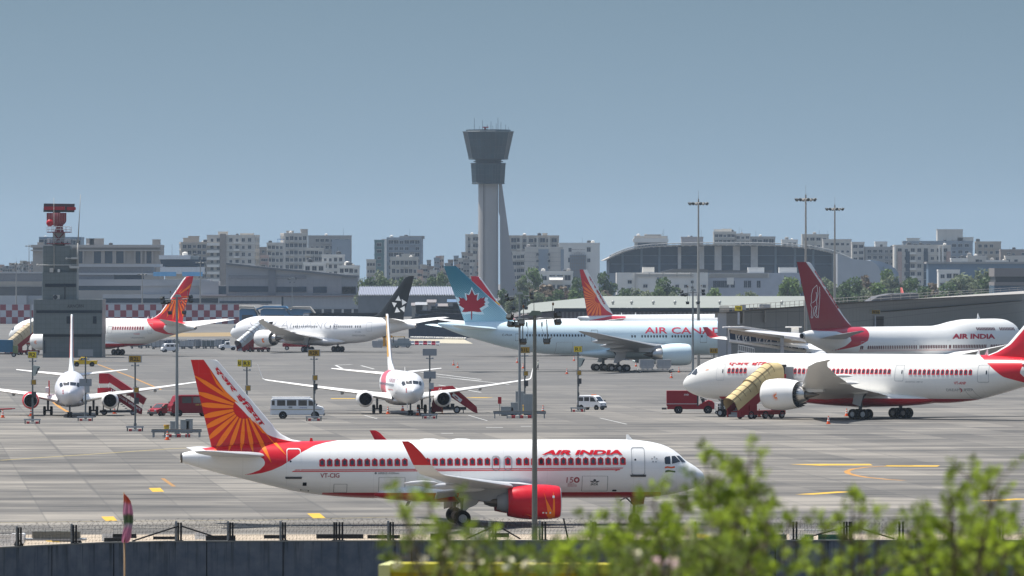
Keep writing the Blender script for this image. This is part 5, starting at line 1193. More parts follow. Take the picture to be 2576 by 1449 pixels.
 r, w_, h = B('apartment_building', 'unfinished dark apartment frame with its sunlit left edge coloured white', 'apartments', zB(1880, 0)[0], zB(2228, 0)[0], zB(0, 265)[1], 4.3, 16, mBLUEG, rows=9, cols=6, win=(2.6, 2.0), fh=3.7, group=A, rz=-.05, skip=.1); MB().box(-w_/2-3.0, -w_/2-.02, -1, 15, 0, h).build('end_wall', mWHB, r); roof_bits(r, w_, h, 16, [(.7, 14, 1.5)], mGREYB)  # white left end: the sunlit side of the block put into its colour
 r, w_, h = B('apartment_building', 'tower wrapped in green building net beside the unfinished frame', 'apartments', zB(1755, 0)[0], zB(1850, 0)[0], zB(0, 290)[1], 4.4, 16, M('green_net', (.12, .2, .2), .8, var=.3, sc=.4), rows=8, cols=1, win=(2.4, 1.6), fh=3.8, group=A)
 B('apartment_building', 'pale slab with vertical piers below the unfinished frame', 'apartments', zB(1915, 0)[0], zB(2195, 0)[0], zB(0, 465)[1], 4.9, 14, mCREAM, rows=4, cols=6, win=(1.6, 2), fh=4.2, group=A)
 B('house', 'cream roof house standing above the pale pier slab', 'house', zB(2030, 0)[0], zB(2155, 0)[0], zB(0, 432)[1], 4.6, 10, mCREAM, rows=2, cols=2, win=(1.2, 1.2), fh=4, group=A)
 B('house', 'small cream house left of the green net tower', 'house', zB(1675, 0)[0], zB(1765, 0)[0], zB(0, 488)[1], 5.0, 12, mCREAM, rows=4, cols=3, win=(1, 1.3), fh=3.5, group=A)
 # jumble of low houses left of the control tower
 rnd = random.Random(11); cols_ = [mPINK, mCREAM, mTAN, mGREYB, mBROWN, mPALE, mBLUEG]
 for k in range(22):
  px_ = zB(2215, 0)[0]+k*6.9+rnd.uniform(-2, 2); ww = rnd.uniform(9, 17); yt = 652+rnd.uniform(-6, 34)
  if k > 12: yt -= 8
  B('house', 'small low house in the packed hillside jumble left of the control tower', 'house', px_-ww/2, px_+ww/2, yt, 4.7+(yt-640)*.012, 9, cols_[k % 7], rows=6, cols=2, win=(1.1, 1.2), fh=3.3, group='packed low houses left of the control tower', ledges=False)
 rnd = random.Random(5)
 for k in range(10):
  px_ = k*11+rnd.uniform(-3, 3); B('house', 'distant low house at the far left edge beyond the terminal', 'house', px_-7, px_+7, 658+rnd.uniform(0, 16), 4.6, 9, cols_[(k*3) % 7], rows=2, cols=2, win=(1.1, 1.2), fh=3.3, group='distant houses at the far left', ledges=False)
 # behind and right of the control tower
 r, w_, h = B('apartment_building', 'cream block with tall piers left of the control tower shaft', 'apartments', zC(658, 0)[0], zC(800, 0)[0], zC(0, 232)[1], 4.2, 16, mCREAM, rows=7, cols=4, win=(2.2, 2), fh=4, group=A)
 for k in (0, .35): MB().box(-w_/2+w_*k, -w_/2+w_*k+1.6, -1.5, -.005, 0, h+.5).build('pier', mCREAM, r)
 r, w_, h = B('apartment_building', 'wide tan block with pilasters right of the control tower', 'apartments', zC(1095, 0)[0], zC(1600, 0)[0], zC(0, 245)[1], 4.2, 18, mTAN, rows=8, cols=8, win=(3, 2.4), fh=4.0, group=A, band=mCREAM); roof_bits(r, w_, h, 18, [(.72, 3, 2)], mCREAM)
 for k in (.22, .35, .55, .78): MB().box(-w_/2+w_*k, -w_/2+w_*k+1.3, -1.2, -.36, 0, h).build('pilaster', mCREAM, r)
 B('apartment_building', 'narrow white house with balconies beside the panelled grey block', 'apartments', zC(1130, 0)[0], zC(1255, 0)[0], zC(0, 410)[1], 4.8, 12, mPALE, rows=6, cols=3, win=(1.8, 1.8), fh=3.6, group=A)
 r, w_, h = B('apartment_building', 'panelled pale grey block with a dark central strip', 'apartments', zC(1258, 0)[0], zC(1640, 0)[0], zC(0, 362)[1], 4.6, 16, mPALE, rows=1, cols=0, group=A, ledges=False)
 MB().box(-w_*.15, w_*.12, -.6, -.004, 0, h-.5).build('window_band', mBLUEG, r); MB().box(w_*.44, w_/2+.5, -.5, -.004, 0, h-.5).build('window_band', mBLUEG, r); lb = MB()
 for k in range(1, 12): lb.box(-w_/2, w_/2, -.14, -.003, h-k*2.4, h-k*2.4+.15)
 lb.build('joints', mGREYB, r)
 for sx in (-.17, .13): 
  for k in range(7): link('window', window_mesh(1.2, 1.4), r, (sx*w_, -.62, h-4-k*3.6))
 r, w_, h = B('apartment_building', 'pale block with a dark lattice stair front beside the arched hall', 'apartments', zC(1600, 0)[0], zC(2010, 0)[0], zC(0, 320)[1], 4.4, 16, mWHB, rows=2, cols=2, win=(2, 2.4), fh=6, group=A, ledges=False)
 lat = MB()
 for k in range(9): lat.box(-w_*.22+k*w_*.045, -w_*.22+k*w_*.045+.25, -1.6, -1.35, 0, h-4-abs(k-4)*.6)
 for k in range(16): lat.box(-w_*.22, w_*.14, -1.62, -1.4, k*2, k*2+.2)
 lat.build('lattice', mBROWN, r); MB().box(-w_*.24, w_*.16, -1.2, -.004, 0, h-6).build('recess', mBLUEG, r)
 r, w_, h = B('house', 'low white house with a striped awning below the lattice block', 'house', zC(1400, 0)[0], zC(1740, 0)[0], zC(0, 608)[1], 5.4, 12, mWHB, rows=2, cols=4, win=(2.6, 2.2), fh=4.5, group=A); MB().prism([(-2.5, h-3.2), (-.003, h-1.5), (-.003, h-1.8), (-2.5, h-3.5)], -w_*.2, w_*.2, 'x').build('awning', mWHB, r)
 # houses above and right of the arched hall
 U = 'houses above the arched hall'
 r, w_, h = B('house', 'rounded white penthouse above the left end of the arched hall', 'house', zD(600, 0)[0], zD(930, 0)[0], zD(0, 250)[1], 4.0, 14, mPALE, rows=1, cols=0, group=U, ledges=False)
 MB().box(-w_/2+2, w_/2-1, -.5, -.004, h-7.5, h-3.5).build('window_band', mSLATE, r); MB().rbox(-w_/2-1, w_/2+.6, -1, 13, h-3.2, h-.6, .8).build('roof', mWHB, r); roof_bits(r, w_, h, 14, [(.6, 9, 1.6)], mGREYB)
 B('house', 'plain pink grey house above the arched hall', 'house', zD(1070, 0)[0], zD(1290, 0)[0], zD(0, 258)[1], 4.0, 12, M('dusky_render', (.42, .38, .36), .8), rows=2, cols=0, group=U)
 r, w_, h = B('house', 'cluttered white rooftop house with railings above the hall centre', 'house', zD(1395, 0)[0], zD(1620, 0)[0], zD(0, 205)[1], 4.0, 14, mCREAM, rows=4, cols=5, win=(2, 1.6), fh=3.6, group=U); roof_bits(r, w_, h, 14, [(.2, 5, 2), (.6, 6, 2.4)], mWHB)
 B('house', 'pale house with a white awning right of the cluttered rooftop', 'house', zD(1612, 0)[0], zD(1765, 0)[0], zD(0, 225)[1], 4.0, 13, mPALE, rows=4, cols=3, win=(2, 1.6), fh=3.4, group=U)
 B('house', 'flat grey house with dark window band above the hall', 'house', zD(1765, 0)[0], zD(2015, 0)[0], zD(0, 255)[1], 4.0, 13, mGREYB, rows=2, cols=4, win=(3, 2.4), fh=4, group=U)
 B('house', 'low cream house left of the tall light poles above the hall', 'house', zE(140, 0)[0], zE(300, 0)[0], zE(0, 285)[1], 4.0, 12, mWHB, rows=2, cols=3, win=(1.6, 1.6), fh=4, group=U)
 r, w_, h = B('house', 'cream villa with dark square windows between the tall light poles', 'house', zE(345, 0)[0], zE(610, 0)[0], zE(0, 232)[1], 4.0, 13, mCREAM, rows=3, cols=4, win=(2.6, 1.8), fh=4.5, group=U)
 B('house', 'grey flat-roofed house right of the cream villa', 'house', zE(555, 0)[0], zE(840, 0)[0], zE(0, 282)[1], 4.05, 13, mPALE, rows=3, cols=5, win=(1.8, 1.4), fh=4.5, group=U)
 B('house', 'pale house with blue glass front above the hall end', 'house', zE(845, 0)[0], zE(970, 0)[0], zE(0, 310)[1], 4.1, 12, mPALE, rows=4, cols=2, win=(2.6, 1.8), fh=3.8, group=U)
 B('apartment_building', 'grey housing block with grid windows right of the arched hall', 'apartments', zE(978, 0)[0], zE(1290, 0)[0], zE(0, 358)[1], 4.1, 14, mGREYB, rows=7, cols=5, win=(2.2, 1.8), fh=3.8, group=A, skip=.1)
 B('house', 'white rooftop room on the grey housing block', 'house', zE(1080, 0)[0], zE(1200, 0)[0], zE(0, 305)[1], 3.95, 12, mWHB, rows=2, cols=1, win=(1.4, 1.6), fh=4, group=U)
 r, w_, h = B('apartment_building', 'large apartment block with white frames and orange brick panels', 'apartments', zE(1270, 0)[0], zE(1840, 0)[0], zE(0, 340)[1], 4.3, 18, mPALE, rows=7, cols=8, win=(2.2, 2.0), fh=4.6, group=A, band=mWHB)
 for k, m_ in ((.06, mPINK), (.2, mSLATE), (.52, mSLATE), (.92, mPINK)): MB().box(-w_/2+w_*k, -w_/2+w_*(k+.075), -.7, -.36, 3, h-3).build('brick_panel', m_, r)
 for k in (0, .78, .84): MB().box(-w_/2+w_*k, -w_/2+w_*k+1.0, -1.6, -.37, 0, h).build('pilaster', mWHB, r)
 r, w_, h = B('apartment_building', 'dark grey flat-roofed slab rising behind the orange brick block', 'apartments', zE(1360, 0)[0], zE(2060, 0)[0], zE(0, 300)[1], 4.0, 14, mBLUEG, rows=3, cols=10, win=(2.6, 1.8), fh=4, group=A, skip=.2); roof_bits(r, w_, h, 14, [(.15, 8, 2.5), (.68, 16, 8), (.9, 10, 3)], mPALE)
 B('apartment_building', 'pair of pale water-tank topped houses at the right skyline', 'apartments', zE(2095, 0)[0], zE(2345, 0)[0], zE(0, 305)[1], 4.0, 14, mTAN, rows=6, cols=4, win=(2, 1.8), fh=4, group=A, skip=.3)
 B('house', 'white blank-walled house with a water-stained front near the right edge', 'house', zE(1845, 0)[0], zE(2010, 0)[0], zE(0, 475)[1], 4.6, 12, mWHB, rows=3, cols=2, win=(1.4, 1.4), fh=4, group=U, skip=.6)
 B('house', 'low white house below the blank-walled one among trees', 'house', zE(1715, 0)[0], zE(1930, 0)[0], zE(0, 592)[1], 5.2, 12, mWHB, rows=2, cols=3, win=(2.2, 2), fh=4.5, group=U)
 for k, (a, b, t, m_, lb_) in enumerate(((2010, 2200, 450, mPALE, 'long pale workshop with a small blue tank at the right skyline'), (2190, 2420, 495, mWHB, 'white shed with a bright tin roof at the right skyline'), (2390, 2600, 450, mPALE, 'pale house at the far right of the skyline'), (2340, 2600, 385, mBROWN, 'dark cluttered house at the far right of the skyline'))):
  B('house', lb_, 'house', zE(a, 0)[0], zE(b, 0)[0], zE(0, t)[1], 4.4 if k < 3 else 4.1, 12, m_, rows=4, cols=5, win=(1.8, 1.4), fh=4, group=U, skip=.35)
 r = thing('warehouse', 'long blue-sided warehouse strip at the right under the skyline houses', 'warehouse', ((zE(2300, 0)[0]-CX)/4.9, F/4.9, 0)); hh = H-(zE(0, 515)[1]-HY)/4.9
 MB().box(-35, 40, 0, 20, 0, hh).build('wall', M('blue_cladding', (.12, .18, .25), .6, var=.2, sc=.2), r); MB().box(-36, 41, -1, 21, hh+.01, hh+1).build('roof', mGREYB, r)
 # white freight building in front of the hall
 s = 5.7; Xp = lambda p: (p-CX)/s; Zp = lambda p: H-(p-HY)/s
 r = thing('freight_building', 'white freight building with blue and green lettering before the arched hall', 'building', (0, F/s, 0))
 MB().box(Xp(zD(418, 0)[0]), Xp(zD(1340, 0)[0]), 0, 25, 0, Zp(zD(0, 605)[1])).build('wall', mWHB, r)
 for a, b, c, d in ((525, 577, 675, 715), (680, 735, 718, 755), (1005, 1050, 720, 755), (1095, 1135, 722, 755), (1162, 1197, 680, 712), (1280, 1320, 722, 755), (528, 570, 758, 785), (1165, 1195, 740, 765)):
  q, w2 = zD(a, c), zD(b, d); x_ = Xp((q[0]+w2[0])/2); link('window', window_mesh((w2[0]-q[0])/s*.75, (w2[1]-q[1])/s*.8, (.62, .62, .6), True), r, (x_, 0, Zp(w2[1])))
 lb = MB()
 for zz in (625, 645): lb.box(Xp(zD(600, 0)[0]), Xp(zD(1190, 0)[0]), -.5, -.003, Zp(zD(0, zz)[1]), Zp(zD(0, zz-6)[1]))
 for k in range(5): lb.box(Xp(zD(600+k*140, 0)[0]), Xp(zD(612+k*140, 0)[0]), -.6, -.003, Zp(zD(0, 650)[1]), Zp(zD(0, 606)[1]))
 lb.build('ledge', mPALE, r); MB().box(Xp(zD(598, 0)[0]), Xp(zD(612, 0)[0]), -.8, -.004, 0, Zp(zD(0, 605)[1])).build('pier', mPALE, r)
 t1 = MB(); x_ = lambda p: Xp(zD(p, 0)[0]); zt, zb = Zp(zD(0, 652)[1]), Zp(zD(0, 669)[1])
 text_on(t1, "BLUE", ((x_(825), -.06, zt), (x_(868), -.06, zt), (x_(868), -.06, zb), (x_(825), -.06, zb)), 0, .02); text_on(t1, "DART", ((x_(876), -.06, zt), (x_(918), -.06, zt), (x_(918), -.06, zb), (x_(876), -.06, zb)), 1, .02)
 t1.build('lettering', [M('lettering_navy', (.03, .06, .3), .5), M('lettering_green', (.02, .35, .3), .5)], r, weld=False)
 MB().box(Xp(zD(680, 0)[0]), Xp(zD(800, 0)[0]), 4, 12, Zp(zD(0, 605)[1])+.01, Zp(zD(0, 550)[1])).build('roof_room', mWHB, r)
 MB().prism([(Xp(zD(850, 0)[0]), Zp(zD(0, 602)[1])), (Xp(zD(1340, 0)[0]), Zp(zD(0, 602)[1])), (Xp(zD(1340, 0)[0]), Zp(zD(0, 570)[1])), (Xp(zD(1000, 0)[0]), Zp(zD(0, 566)[1]))], 5, 22, 'y').build('roof', mDGREY, r)
 r = thing('freight_building', 'grey lower extension right of the white freight building', 'building', (0, F/s+3, 0))
 MB().box(Xp(zD(1342, 0)[0]), Xp(zE(330, 0)[0]), 0, 25, 0, Zp(zD(0, 608)[1])).build('wall', M('grey_blue_wall', (.4, .42, .46), .8, var=.2, sc=.3), r)
 lb = MB()
 for k in range(30): a = x_(1350+k*20); lb.box(a, a+1.2, -.3, -.004, Zp(zD(0, 655)[1]), Zp(zD(0, 612)[1]))
 lb.build('cladding', mPALE, r)
 for p in (1410, 1450, 1490, 1720, 1755, 1850, 1530, 1590): link('window', window_mesh(1.6, 3, (.4, .41, .43), False), r, (x_(p), 0, Zp(zD(0, 755)[1])))
 MB().box(x_(1530), x_(1600), -.4, -.005, Zp(zD(0, 725)[1]), Zp(zD(0, 655)[1])).build('panel', mWHB, r)
 for a, b in ((1745, 1910), (2060, 2240)): MB().box(x_(a), x_(b), 4, 12, Zp(zD(0, 608)[1])+.01, Zp(zD(0, 552)[1])).build('roof_room', mWHB, r)
 MB().box(x_(1345), x_(1990), 8, 14, Zp(zD(0, 608)[1])+.01, Zp(zD(0, 580)[1])).build('roof', mDGREY, r)
def hangar():
 """arched hall: dark glass gable, light truss roof, lower barrel roof at its right end"""
 s = 4.6; d = F/s; X = lambda p: (p-CX)/s; Z = lambda p: H-(p-HY)/s
 r = thing('exhibition_hall', 'huge arched hall with a dark glass front and pale columns', 'building', (0, d, 0))
 arc = [zD(345, 465), zD(420, 430), zD(500, 398), zD(600, 370), zD(760, 350), zD(1050, 338), zD(1400, 332), zD(1800, 334), zD(2100, 342), zE(450, 368), zE(600, 400), zE(700, 432), zE(800, 475), zE(880, 520), zE(935, 600)]
 P = [(X(a), Z(b)) for a, b in arc]
 g = MB().prism([(P[0][0], 0)]+P+[(P[-1][0], 0)], 3, 120, 'y', 0)
 g.build('glass_front', mSLATE, r)
 trus = M('roof_truss', (.42, .42, .40), .7, var=.3, sc=.5)
 up = [(x, z+.7) for x, z in P]
 MB().prism([(P[0][0]-1.5, P[0][1]-1)]+P+[(P[-1][0]+2, P[-1][1])]+[(P[-1][0]+5, P[-1][1])]+up[::-1]+[(P[0][0]-3.5, P[0][1]-1)], -6, 118, 'y').build('roof', M('hall_roof', (.40, .36, .31), .6, var=.2, sc=.08), r)
 tm = MB()
 for k in range(len(up)-1):
  a, b = Vector((up[k][0], -6.5, up[k][1]+.9)), Vector((up[k+1][0], -6.5, up[k+1][1]+.9)); lo = [Vector((p[0], -6.5, p[1]-.9)) for p in up]
  tm.cyl(a, b, .25, .25, 5); n = 5
  for j in range(n): tm.cyl(a.lerp(b, j/n), lo[k].lerp(lo[k+1], (j+.5)/n), .14, .14, 4); tm.cyl(a.lerp(b, (j+1)/n), lo[k].lerp(lo[k+1], (j+.5)/n), .14, .14, 4)
 tm.build('truss', trus, r, weld=False)
 mul = MB()
 for p in (480, 670, 850, 2020, 2215, 2400): x = X(zD(p, 0)[0]); mul.box(x-.6, x+.6, 2.4, 2.99, 0, min(pchip([q[0] for q in P], [q[1] for q in P], x), 99)-.5)
 for p in (655, 835): x = X(zE(p, 0)[0]); mul.box(x-.6, x+.6, 2.4, 2.99, 0, pchip([q[0] for q in P], [q[1] for q in P], x)-.5)
 for y in (430, 515): mul.box(P[1][0] if y == 430 else P[0][0]+1, P[11][0] if y == 430 else P[13][0], 2.5, 2.98, Z(zD(0, y+6)[1]), Z(zD(0, y)[1]))
 mul.build('mullions', M('mullion_blue', (.12, .17, .22), .5), r, weld=False)
 for p in (1052, 1265, 1440, 1625, 1805):
  x = X(zD(p, 0)[0]); wd = .9 if p == 1052 else 1.9; MB().box(x-wd, x+wd, 1.0, 2.3, 0, pchip([q[0] for q in P], [q[1] for q in P], x)-.4).build('column', M('pale_column', (.5, .49, .47), .7, var=.25, sc=.4), r)
 MB().box(X(zD(240, 0)[0]), X(zD(420, 0)[0]), 1, 2.2, 0, Z(zD(0, 610)[1])).build('annex', mBLUEG, r)
 # barrel roof
 r2 = thing('barrel_hall', 'ribbed silver barrel roof sloping down at the right end of the arched hall', 'building', (0, d-60, 0)); s2 = F/(d-60)
 X2 = lambda p: (p-CX)/s2; Z2 = lambda p: H-(p-HY)/s2
 for (top, m_, y0, y1, nm) in (([zE(700, 415), zE(850, 468), zE(960, 478), zE(1050, 490), zE(1110, 540), zE(1140, 610), zE(1145, 680)], M('silver_roof', (.38, .4, .42), .4, var=.12, sc=.15), 0, 50, 'roof'), ([zE(1050, 478), zE(1150, 490), zE(1240, 525), zE(1300, 565), zE(1332, 610), zE(1340, 690)], M('blue_silver_roof', (.25, .3, .36), .4, var=.1, sc=.15), 20, 70, 'end_roof')):
  Q = [(X2(a), Z2(b)) for a, b in top]
  MB().prism([(Q[0][0], 0)]+Q+[(Q[-1][0], 0)], y0, y1, 'y').build(nm, m_, r2)
def control_tower():
 s = 5.33; d = F/s
 zt = lambda x, y: (1132+x*.3125*1.0, 301.9+y*.3125)
 cx = zt(308, 0)[0]
 R = thing('control_tower', 'tall airport control tower with a flared dark glass cab and a slanted side fin', 'control tower', ((cx-CX)/s, d, 0))
 X = lambda p: (zt(p, 0)[0]-cx)/s; Z = lambda p: H-(zt(0, p)[1]-HY)/s
 con = M('tower_concrete', (.36, .35, .34), .8, var=.08, sc=.15, stretch=(1, 1, .2)); gl = M('tower_glass', (.012, .04, .055), .35, var=.5, sc=.2, spec=.4); dk = M('tower_band', (.035, .06, .075), .5, var=.2)
 def ring(r, z, n=24, rot=.1): return [(r*cos(2*pi*k/n+rot), r*sin(2*pi*k/n+rot), z) for k in range(n)]
 rs = (X(388)-X(228))/2; ox = X(308)
 sh = MB().loft([ring(rs*1.0, 0, 40), ring(rs, Z(510), 40)], mat=Matrix.Translation((X(308), 0, 0)))
 sh.build('shaft', con, R)
 MB().box(X(270), X(274), -rs*.93-.25, -rs*.6, 0, Z(515)).build('shaft_groove', M('tower_groove', (.14, .14, .14), .8), R)
 # slanted fins: right one close to us, thin one at the back left, a third behind
 MB().prism([(X(392), Z(515)), (X(418), Z(515)), (X(436), Z(640)), (X(470), Z(890)), (X(535), Z(1340)), (X(575), 0), (X(405), 0), (X(402), Z(780)), (X(392), Z(740))], -1.2, 2.5, 'y').build('fin', M('tower_fin', (.30, .30, .31), .8, var=.08, sc=.2), R)
 MB().prism([(X(232), Z(1000)), (X(240), Z(1000)), (X(195), Z(1300)), (X(160), 0), (X(120), 0), (X(165), Z(1300))], 4, 6, 'y').build('fin', con, R)
 # lower drum and cab, ten-sided
 def drum(nm, x0, x1, y0, x2, x3, y1, n, mats):
  mb = MB(); ra, rb = (X(x1)-X(x0))/2, (X(x3)-X(x2))/2; za, zb = Z(y0), Z(y1); rot = pi/2+pi/n
  A = ring(ra/cos(pi/n)*.98, za, n, rot); Bq = ring(rb/cos(pi/n)*.98, zb, n, rot)
  mb.loft([Bq, A], 0, True, smooth=False)
  o = mb.build(nm, mats[0], R)
  fr = MB()
  for k in range(n):
   for j in range(3): fr.cyl(Vector(A[k]).lerp(Vector(A[(k+1) % n]), j/3), Vector(Bq[k]).lerp(Vector(Bq[(k+1) % n]), j/3), .09, .09, 4)
  for f in (0, .3, .55, .8, 1):
   for k in range(n): fr.cyl(Vector(A[k]).lerp(Vector(Bq[k]), f), Vector(A[(k+1) % n]).lerp(Vector(Bq[(k+1) % n]), f), .1 if 0 < f < 1 else .35, None, 4)
  fr.build('glazing_bars', mats[1], o, weld=False)
  return o
 drum('cab', 124, 518, 95, 168, 470, 312, 10, (gl, dk)); drum('lower_drum', 176, 458, 352, 188, 450, 510, 12, (gl, dk))
 MB().loft([ring((X(450)-X(190))/2*.8, Z(352), 16), ring((X(440)-X(200))/2*.86, Z(326), 16), ring(7, Z(312), 16)]).build('neck', dk, R)
 MB().loft([ring((X(440)-X(200))/2, Z(338), 16), ring((X(440)-X(200))/2, Z(330), 16)]).build('gallery', dk, R)
 an = MB()
 rnd = random.Random(2)
 zt_ = Z(92)
 for x in (196, 238, 262, 300, 330, 345, 372, 386, 410, 448, 470): an.cyl((X(x), rnd.uniform(-6, 6), zt_-1), (X(x), 0, zt_+rnd.uniform(2, 6.5)), .12, .08, 5)
 an.build('antenna', dk, R, weld=False)
 MB().box(X(262), X(310), -1, 1, Z(62), Z(54)).cyl((X(283), 0, zt_-1), (X(283), 0, Z(58)), .5).build('rooftop_radar', mDKR, R)
 MB().loft([ring((X(500)-X(140))/2, zt_-.2, 10, pi/2+pi/10), ring((X(500)-X(140))/2, zt_+.8, 10, pi/2+pi/10)]).build('roof', dk, R)
def radar_block():
 s = 12.05; d = F/s; q = lambda x, y: (75.5+x*.304, 478+y*.304)
 cx = q(320, 0)[0]; X = lambda p: (q(p, 0)[0]-cx)/s; Z = lambda p: H-(q(0, p)[1]-HY)/s
 R = thing('radar_station', 'dark grey tiled radar block with a red rotating antenna on its roof', 'radar station', ((cx-CX)/s, d, 0), 0)
 m, nt, b = base_mat('dark_tiles', .5); v = ocoord(nt); sx = nd(nt, 'SeparateXYZ'); nt.links.new(v, sx.inputs[0])
 def gr(o, p): f = mathn(nt, 'FRACT', mathn(nt, 'DIVIDE', o, p)); return mathn(nt, 'LESS_THAN', f, .06)
 ln = mathn(nt, 'MAXIMUM', gr(sx.outputs[0], .95), gr(sx.outputs[2], 1.0))
 n1 = noise(nt, v, .8); c = mixc(nt, n1, (.12, .14, .135), (.19, .21, .20)); nt.links.new(mixc(nt, mathn(nt, 'MULTIPLY', ln, .5), c, (.06, .07, .07)), b.inputs['Base Color'])
 band = M('radar_band', (.022, .032, .045), .4)
 MB().box(X(105), X(596), 0, 13, 0, Z(1192)).build('wall', m, R)
 MB().box(X(36), X(600), -1.2, 13, Z(1192)+.004, Z(905)).build('wall', m, R)
 MB().box(X(104), X(385), 0, 8, Z(905)+.004, Z(682)).build('wall', m, R)
 MB().box(X(106), X(327), 1.5, 8, Z(682)+.004, Z(460)).box(X(327)+.004, X(385), 1.7, 8, Z(682)+.004, Z(490)).build('wall', m, R)
 lt = M('sunlit_side_tiles', (.34, .36, .35), .5, var=.1)  # lighter copy of the tiles: sunlight on the left faces put into the colour
 MB().box(X(30), X(36)-.003, -1.2, 12, Z(1190), Z(906)).box(X(55)-1.3, X(55)-1.0, -1.26, -1.202, Z(1190), Z(906)).box(X(104)-.12, X(104)-.003, 0, 8, Z(903), Z(684)).box(X(106)-.12, X(106)-.003, 1.5, 8, Z(680), Z(462)).build('sunlit_side', lt, R)
 MB().box(X(55), X(598), -1.3, -1.203, Z(1018), Z(995)).box(X(110), X(590), -.1, -.003, Z(1215), Z(1193)).box(X(124), X(380), -.12, -.003, Z(802), Z(775)).build('dark_band', band, R)
 for a in (305, 523): MB().box(X(a), X(a+30), -1.3, -1.21, Z(1105), Z(1045), 0).build('window', band, R)
 MB().box(X(118), X(126), -.3, -.004, Z(1350), Z(1245)).build('door', band, R)
 lt_ = MB(); text_on(lt_, "AIRNCIRN", [(X(310), -1.24, Z(948)), (X(446), -1.24, Z(945)), (X(446), -1.24, Z(972)), (X(310), -1.24, Z(975))], 0, .02); lt_.build('lettering', M('worn_lettering', (.05, .055, .06), .6), R, weld=False)
 MB().box(X(195), X(247), -.8, -.01, Z(905)+.02, Z(868)).build('air_conditioner', mPALE, R); MB().cyl((X(212), -.82, Z(886)), (X(212), -.9, Z(886)), .45, .45, 16).build('fan_grille', mDGREY, R)
 MB().cyl((X(289), -.2, Z(905)), (X(289), -.2, Z(805)), .1).box(X(281), X(298), -.4, 0, Z(804), Z(793)).build('lamp_post', mDGREY, R)
 for x, m_ in ((162, mPALE), (228, mWHB)): MB().rbox(X(x), X(x+(30 if x == 162 else 18)), -.2, 1.2, Z(681)+.006, Z(645 if x == 162 else 655), .15).build('roof_unit', m_, R)
 # pedestal, rails, dish, rotating bar
 y0 = 4; red = M('radar_red', (.2, .02, .03), .5); 
 MB().box(X(183), X(278), y0-1.6, y0+1.6, Z(460)+.004, Z(345)).build('pedestal', M('radar_pedestal', (.3, .3, .28), .6), R)
 br = MB()
 for a, b_ in ((183, 278), (278, 183)): br.cyl((X(a), y0-1.7, Z(458)), (X(b_), y0-1.7, Z(350)), .1)
 br.box(X(135), X(330), y0-2.4, y0+2.4, Z(352), Z(345)).box(X(135), X(320), y0-2.4, y0+2.4, Z(447), Z(440))
 br.build('platform', red, R, weld=False)
 for (a, b_, zl, zh) in ((135, 328, 345, 303), (138, 318, 440, 403)):
  rl = MB()
  for k in range(6): x = X(a+(b_-a)*k/5); rl.cyl((x, y0-2.4, Z(zl)), (x, y0-2.4, Z(zh)), .05, .05, 5); rl.cyl((x, y0+2.4, Z(zl)), (x, y0+2.4, Z(zh)), .05, .05, 5)
  for zz in (zh, (zh+zl)/2): rl.cyl((X(a), y0-2.4, Z(zz)), (X(b_), y0-2.4, Z(zz)), .05, .05, 5); rl.cyl((X(a), y0+2.4, Z(zz)), (X(b_), y0+2.4, Z(zz)), .05, .05, 5)
  rl.build('railing', mLGREY, R, weld=False)
 MB().lathe([(0, 1.0), (.9, .75), (1.6, .9), (2.6, .7), (3.1, .3)], 16, 0, Matrix.Translation((X(232), y0, Z(345))) @ Matrix.Rotation(-pi/2, 4, 'Y')).build('turntable', red, R)
 ds = MB(); n, k = 12, 8; V = []
 for i in range(n+1):
  for j in range(k+1):
   u, v_ = i/n*2-1, j/k; wd = (1 if v_ < .55 else sqrt(max(0, 1-((v_-.55)/.45)**2))*.85+.15)
   V.append((X(210)+u*(X(290)-X(130))/2*wd, y0-1.6+1.5*u*u+1.0*(v_-.3)**2*2, Z(188)-v_*(Z(188)-Z(296))))
 ds.add(V, [(i*(k+1)+j, (i+1)*(k+1)+j, (i+1)*(k+1)+j+1, i*(k+1)+j+1) for i in range(n) for j in range(k)], 0, True)
 o = ds.build('dish', M('dish_red', (.30, .035, .045), .55, var=.35, sc=3), R)
 rb = MB()
 for i in range(0, n+1, 1):
  for j in range(k): rb.cyl(Vector(V[i*(k+1)+j])-Vector((0, .12, 0)), Vector(V[i*(k+1)+j+1])-Vector((0, .12, 0)), .06, .06, 4)
 rb.build('dish_ribs', M('dish_rib', (.45, .2, .2), .5), o, weld=False)
 MB().blob((X(160), y0-2.6, Z(272)), .75, .6, .75, 12, 8).build('feed_horn', mDKR, o)
 MB().prism([(X(105), Z(110)), (X(360), Z(113)), (X(357), Z(183)), (X(101), Z(180))], y0-.2, y0+.6, 'y').build('antenna_bar', mDGREY, R)
 MB().rbox(X(108), X(282), y0-1.1, y0-.22, Z(164), Z(136), .2).rbox(X(297), X(371), y0-1.2, y0-.22, Z(166), Z(139), .2).build('antenna_horn', M('horn_red', (.42, .02, .03), .4), R)
 MB().cyl((X(210), y0+.2, Z(200)), (X(210), y0+.2, Z(180)), .8).build('antenna_mount', mDGREY, R)
 MB().cyl((X(197), 1.0, Z(660)), (X(195), 1.0, Z(62)), .1, .04, 6).build('mast', M('mast_grey', (.42, .4, .36), .6), R)
 MB().cyl((X(389), 1.0, Z(640)), (X(394), 1.0, Z(440)), .22, .16, 6).cyl((X(394), 1.0, Z(440)), (X(416), 1.0, Z(35)), .14, .05, 6).build('mast', M('mast_grey', (.42, .4, .36)), R)
 for y_, x0_, x1_ in ((565, 300, 395), (632, 330, 405), (620, 60, 390)): MB().cyl((X(x0_), .9, Z(y_)), (X(x1_), .9, Z(y_)), .09, .09, 6).blob((X(x0_), .9, Z(y_)), .25, .2, .25).build('bracket', M('bracket_pale', (.55, .53, .48), .6), R)
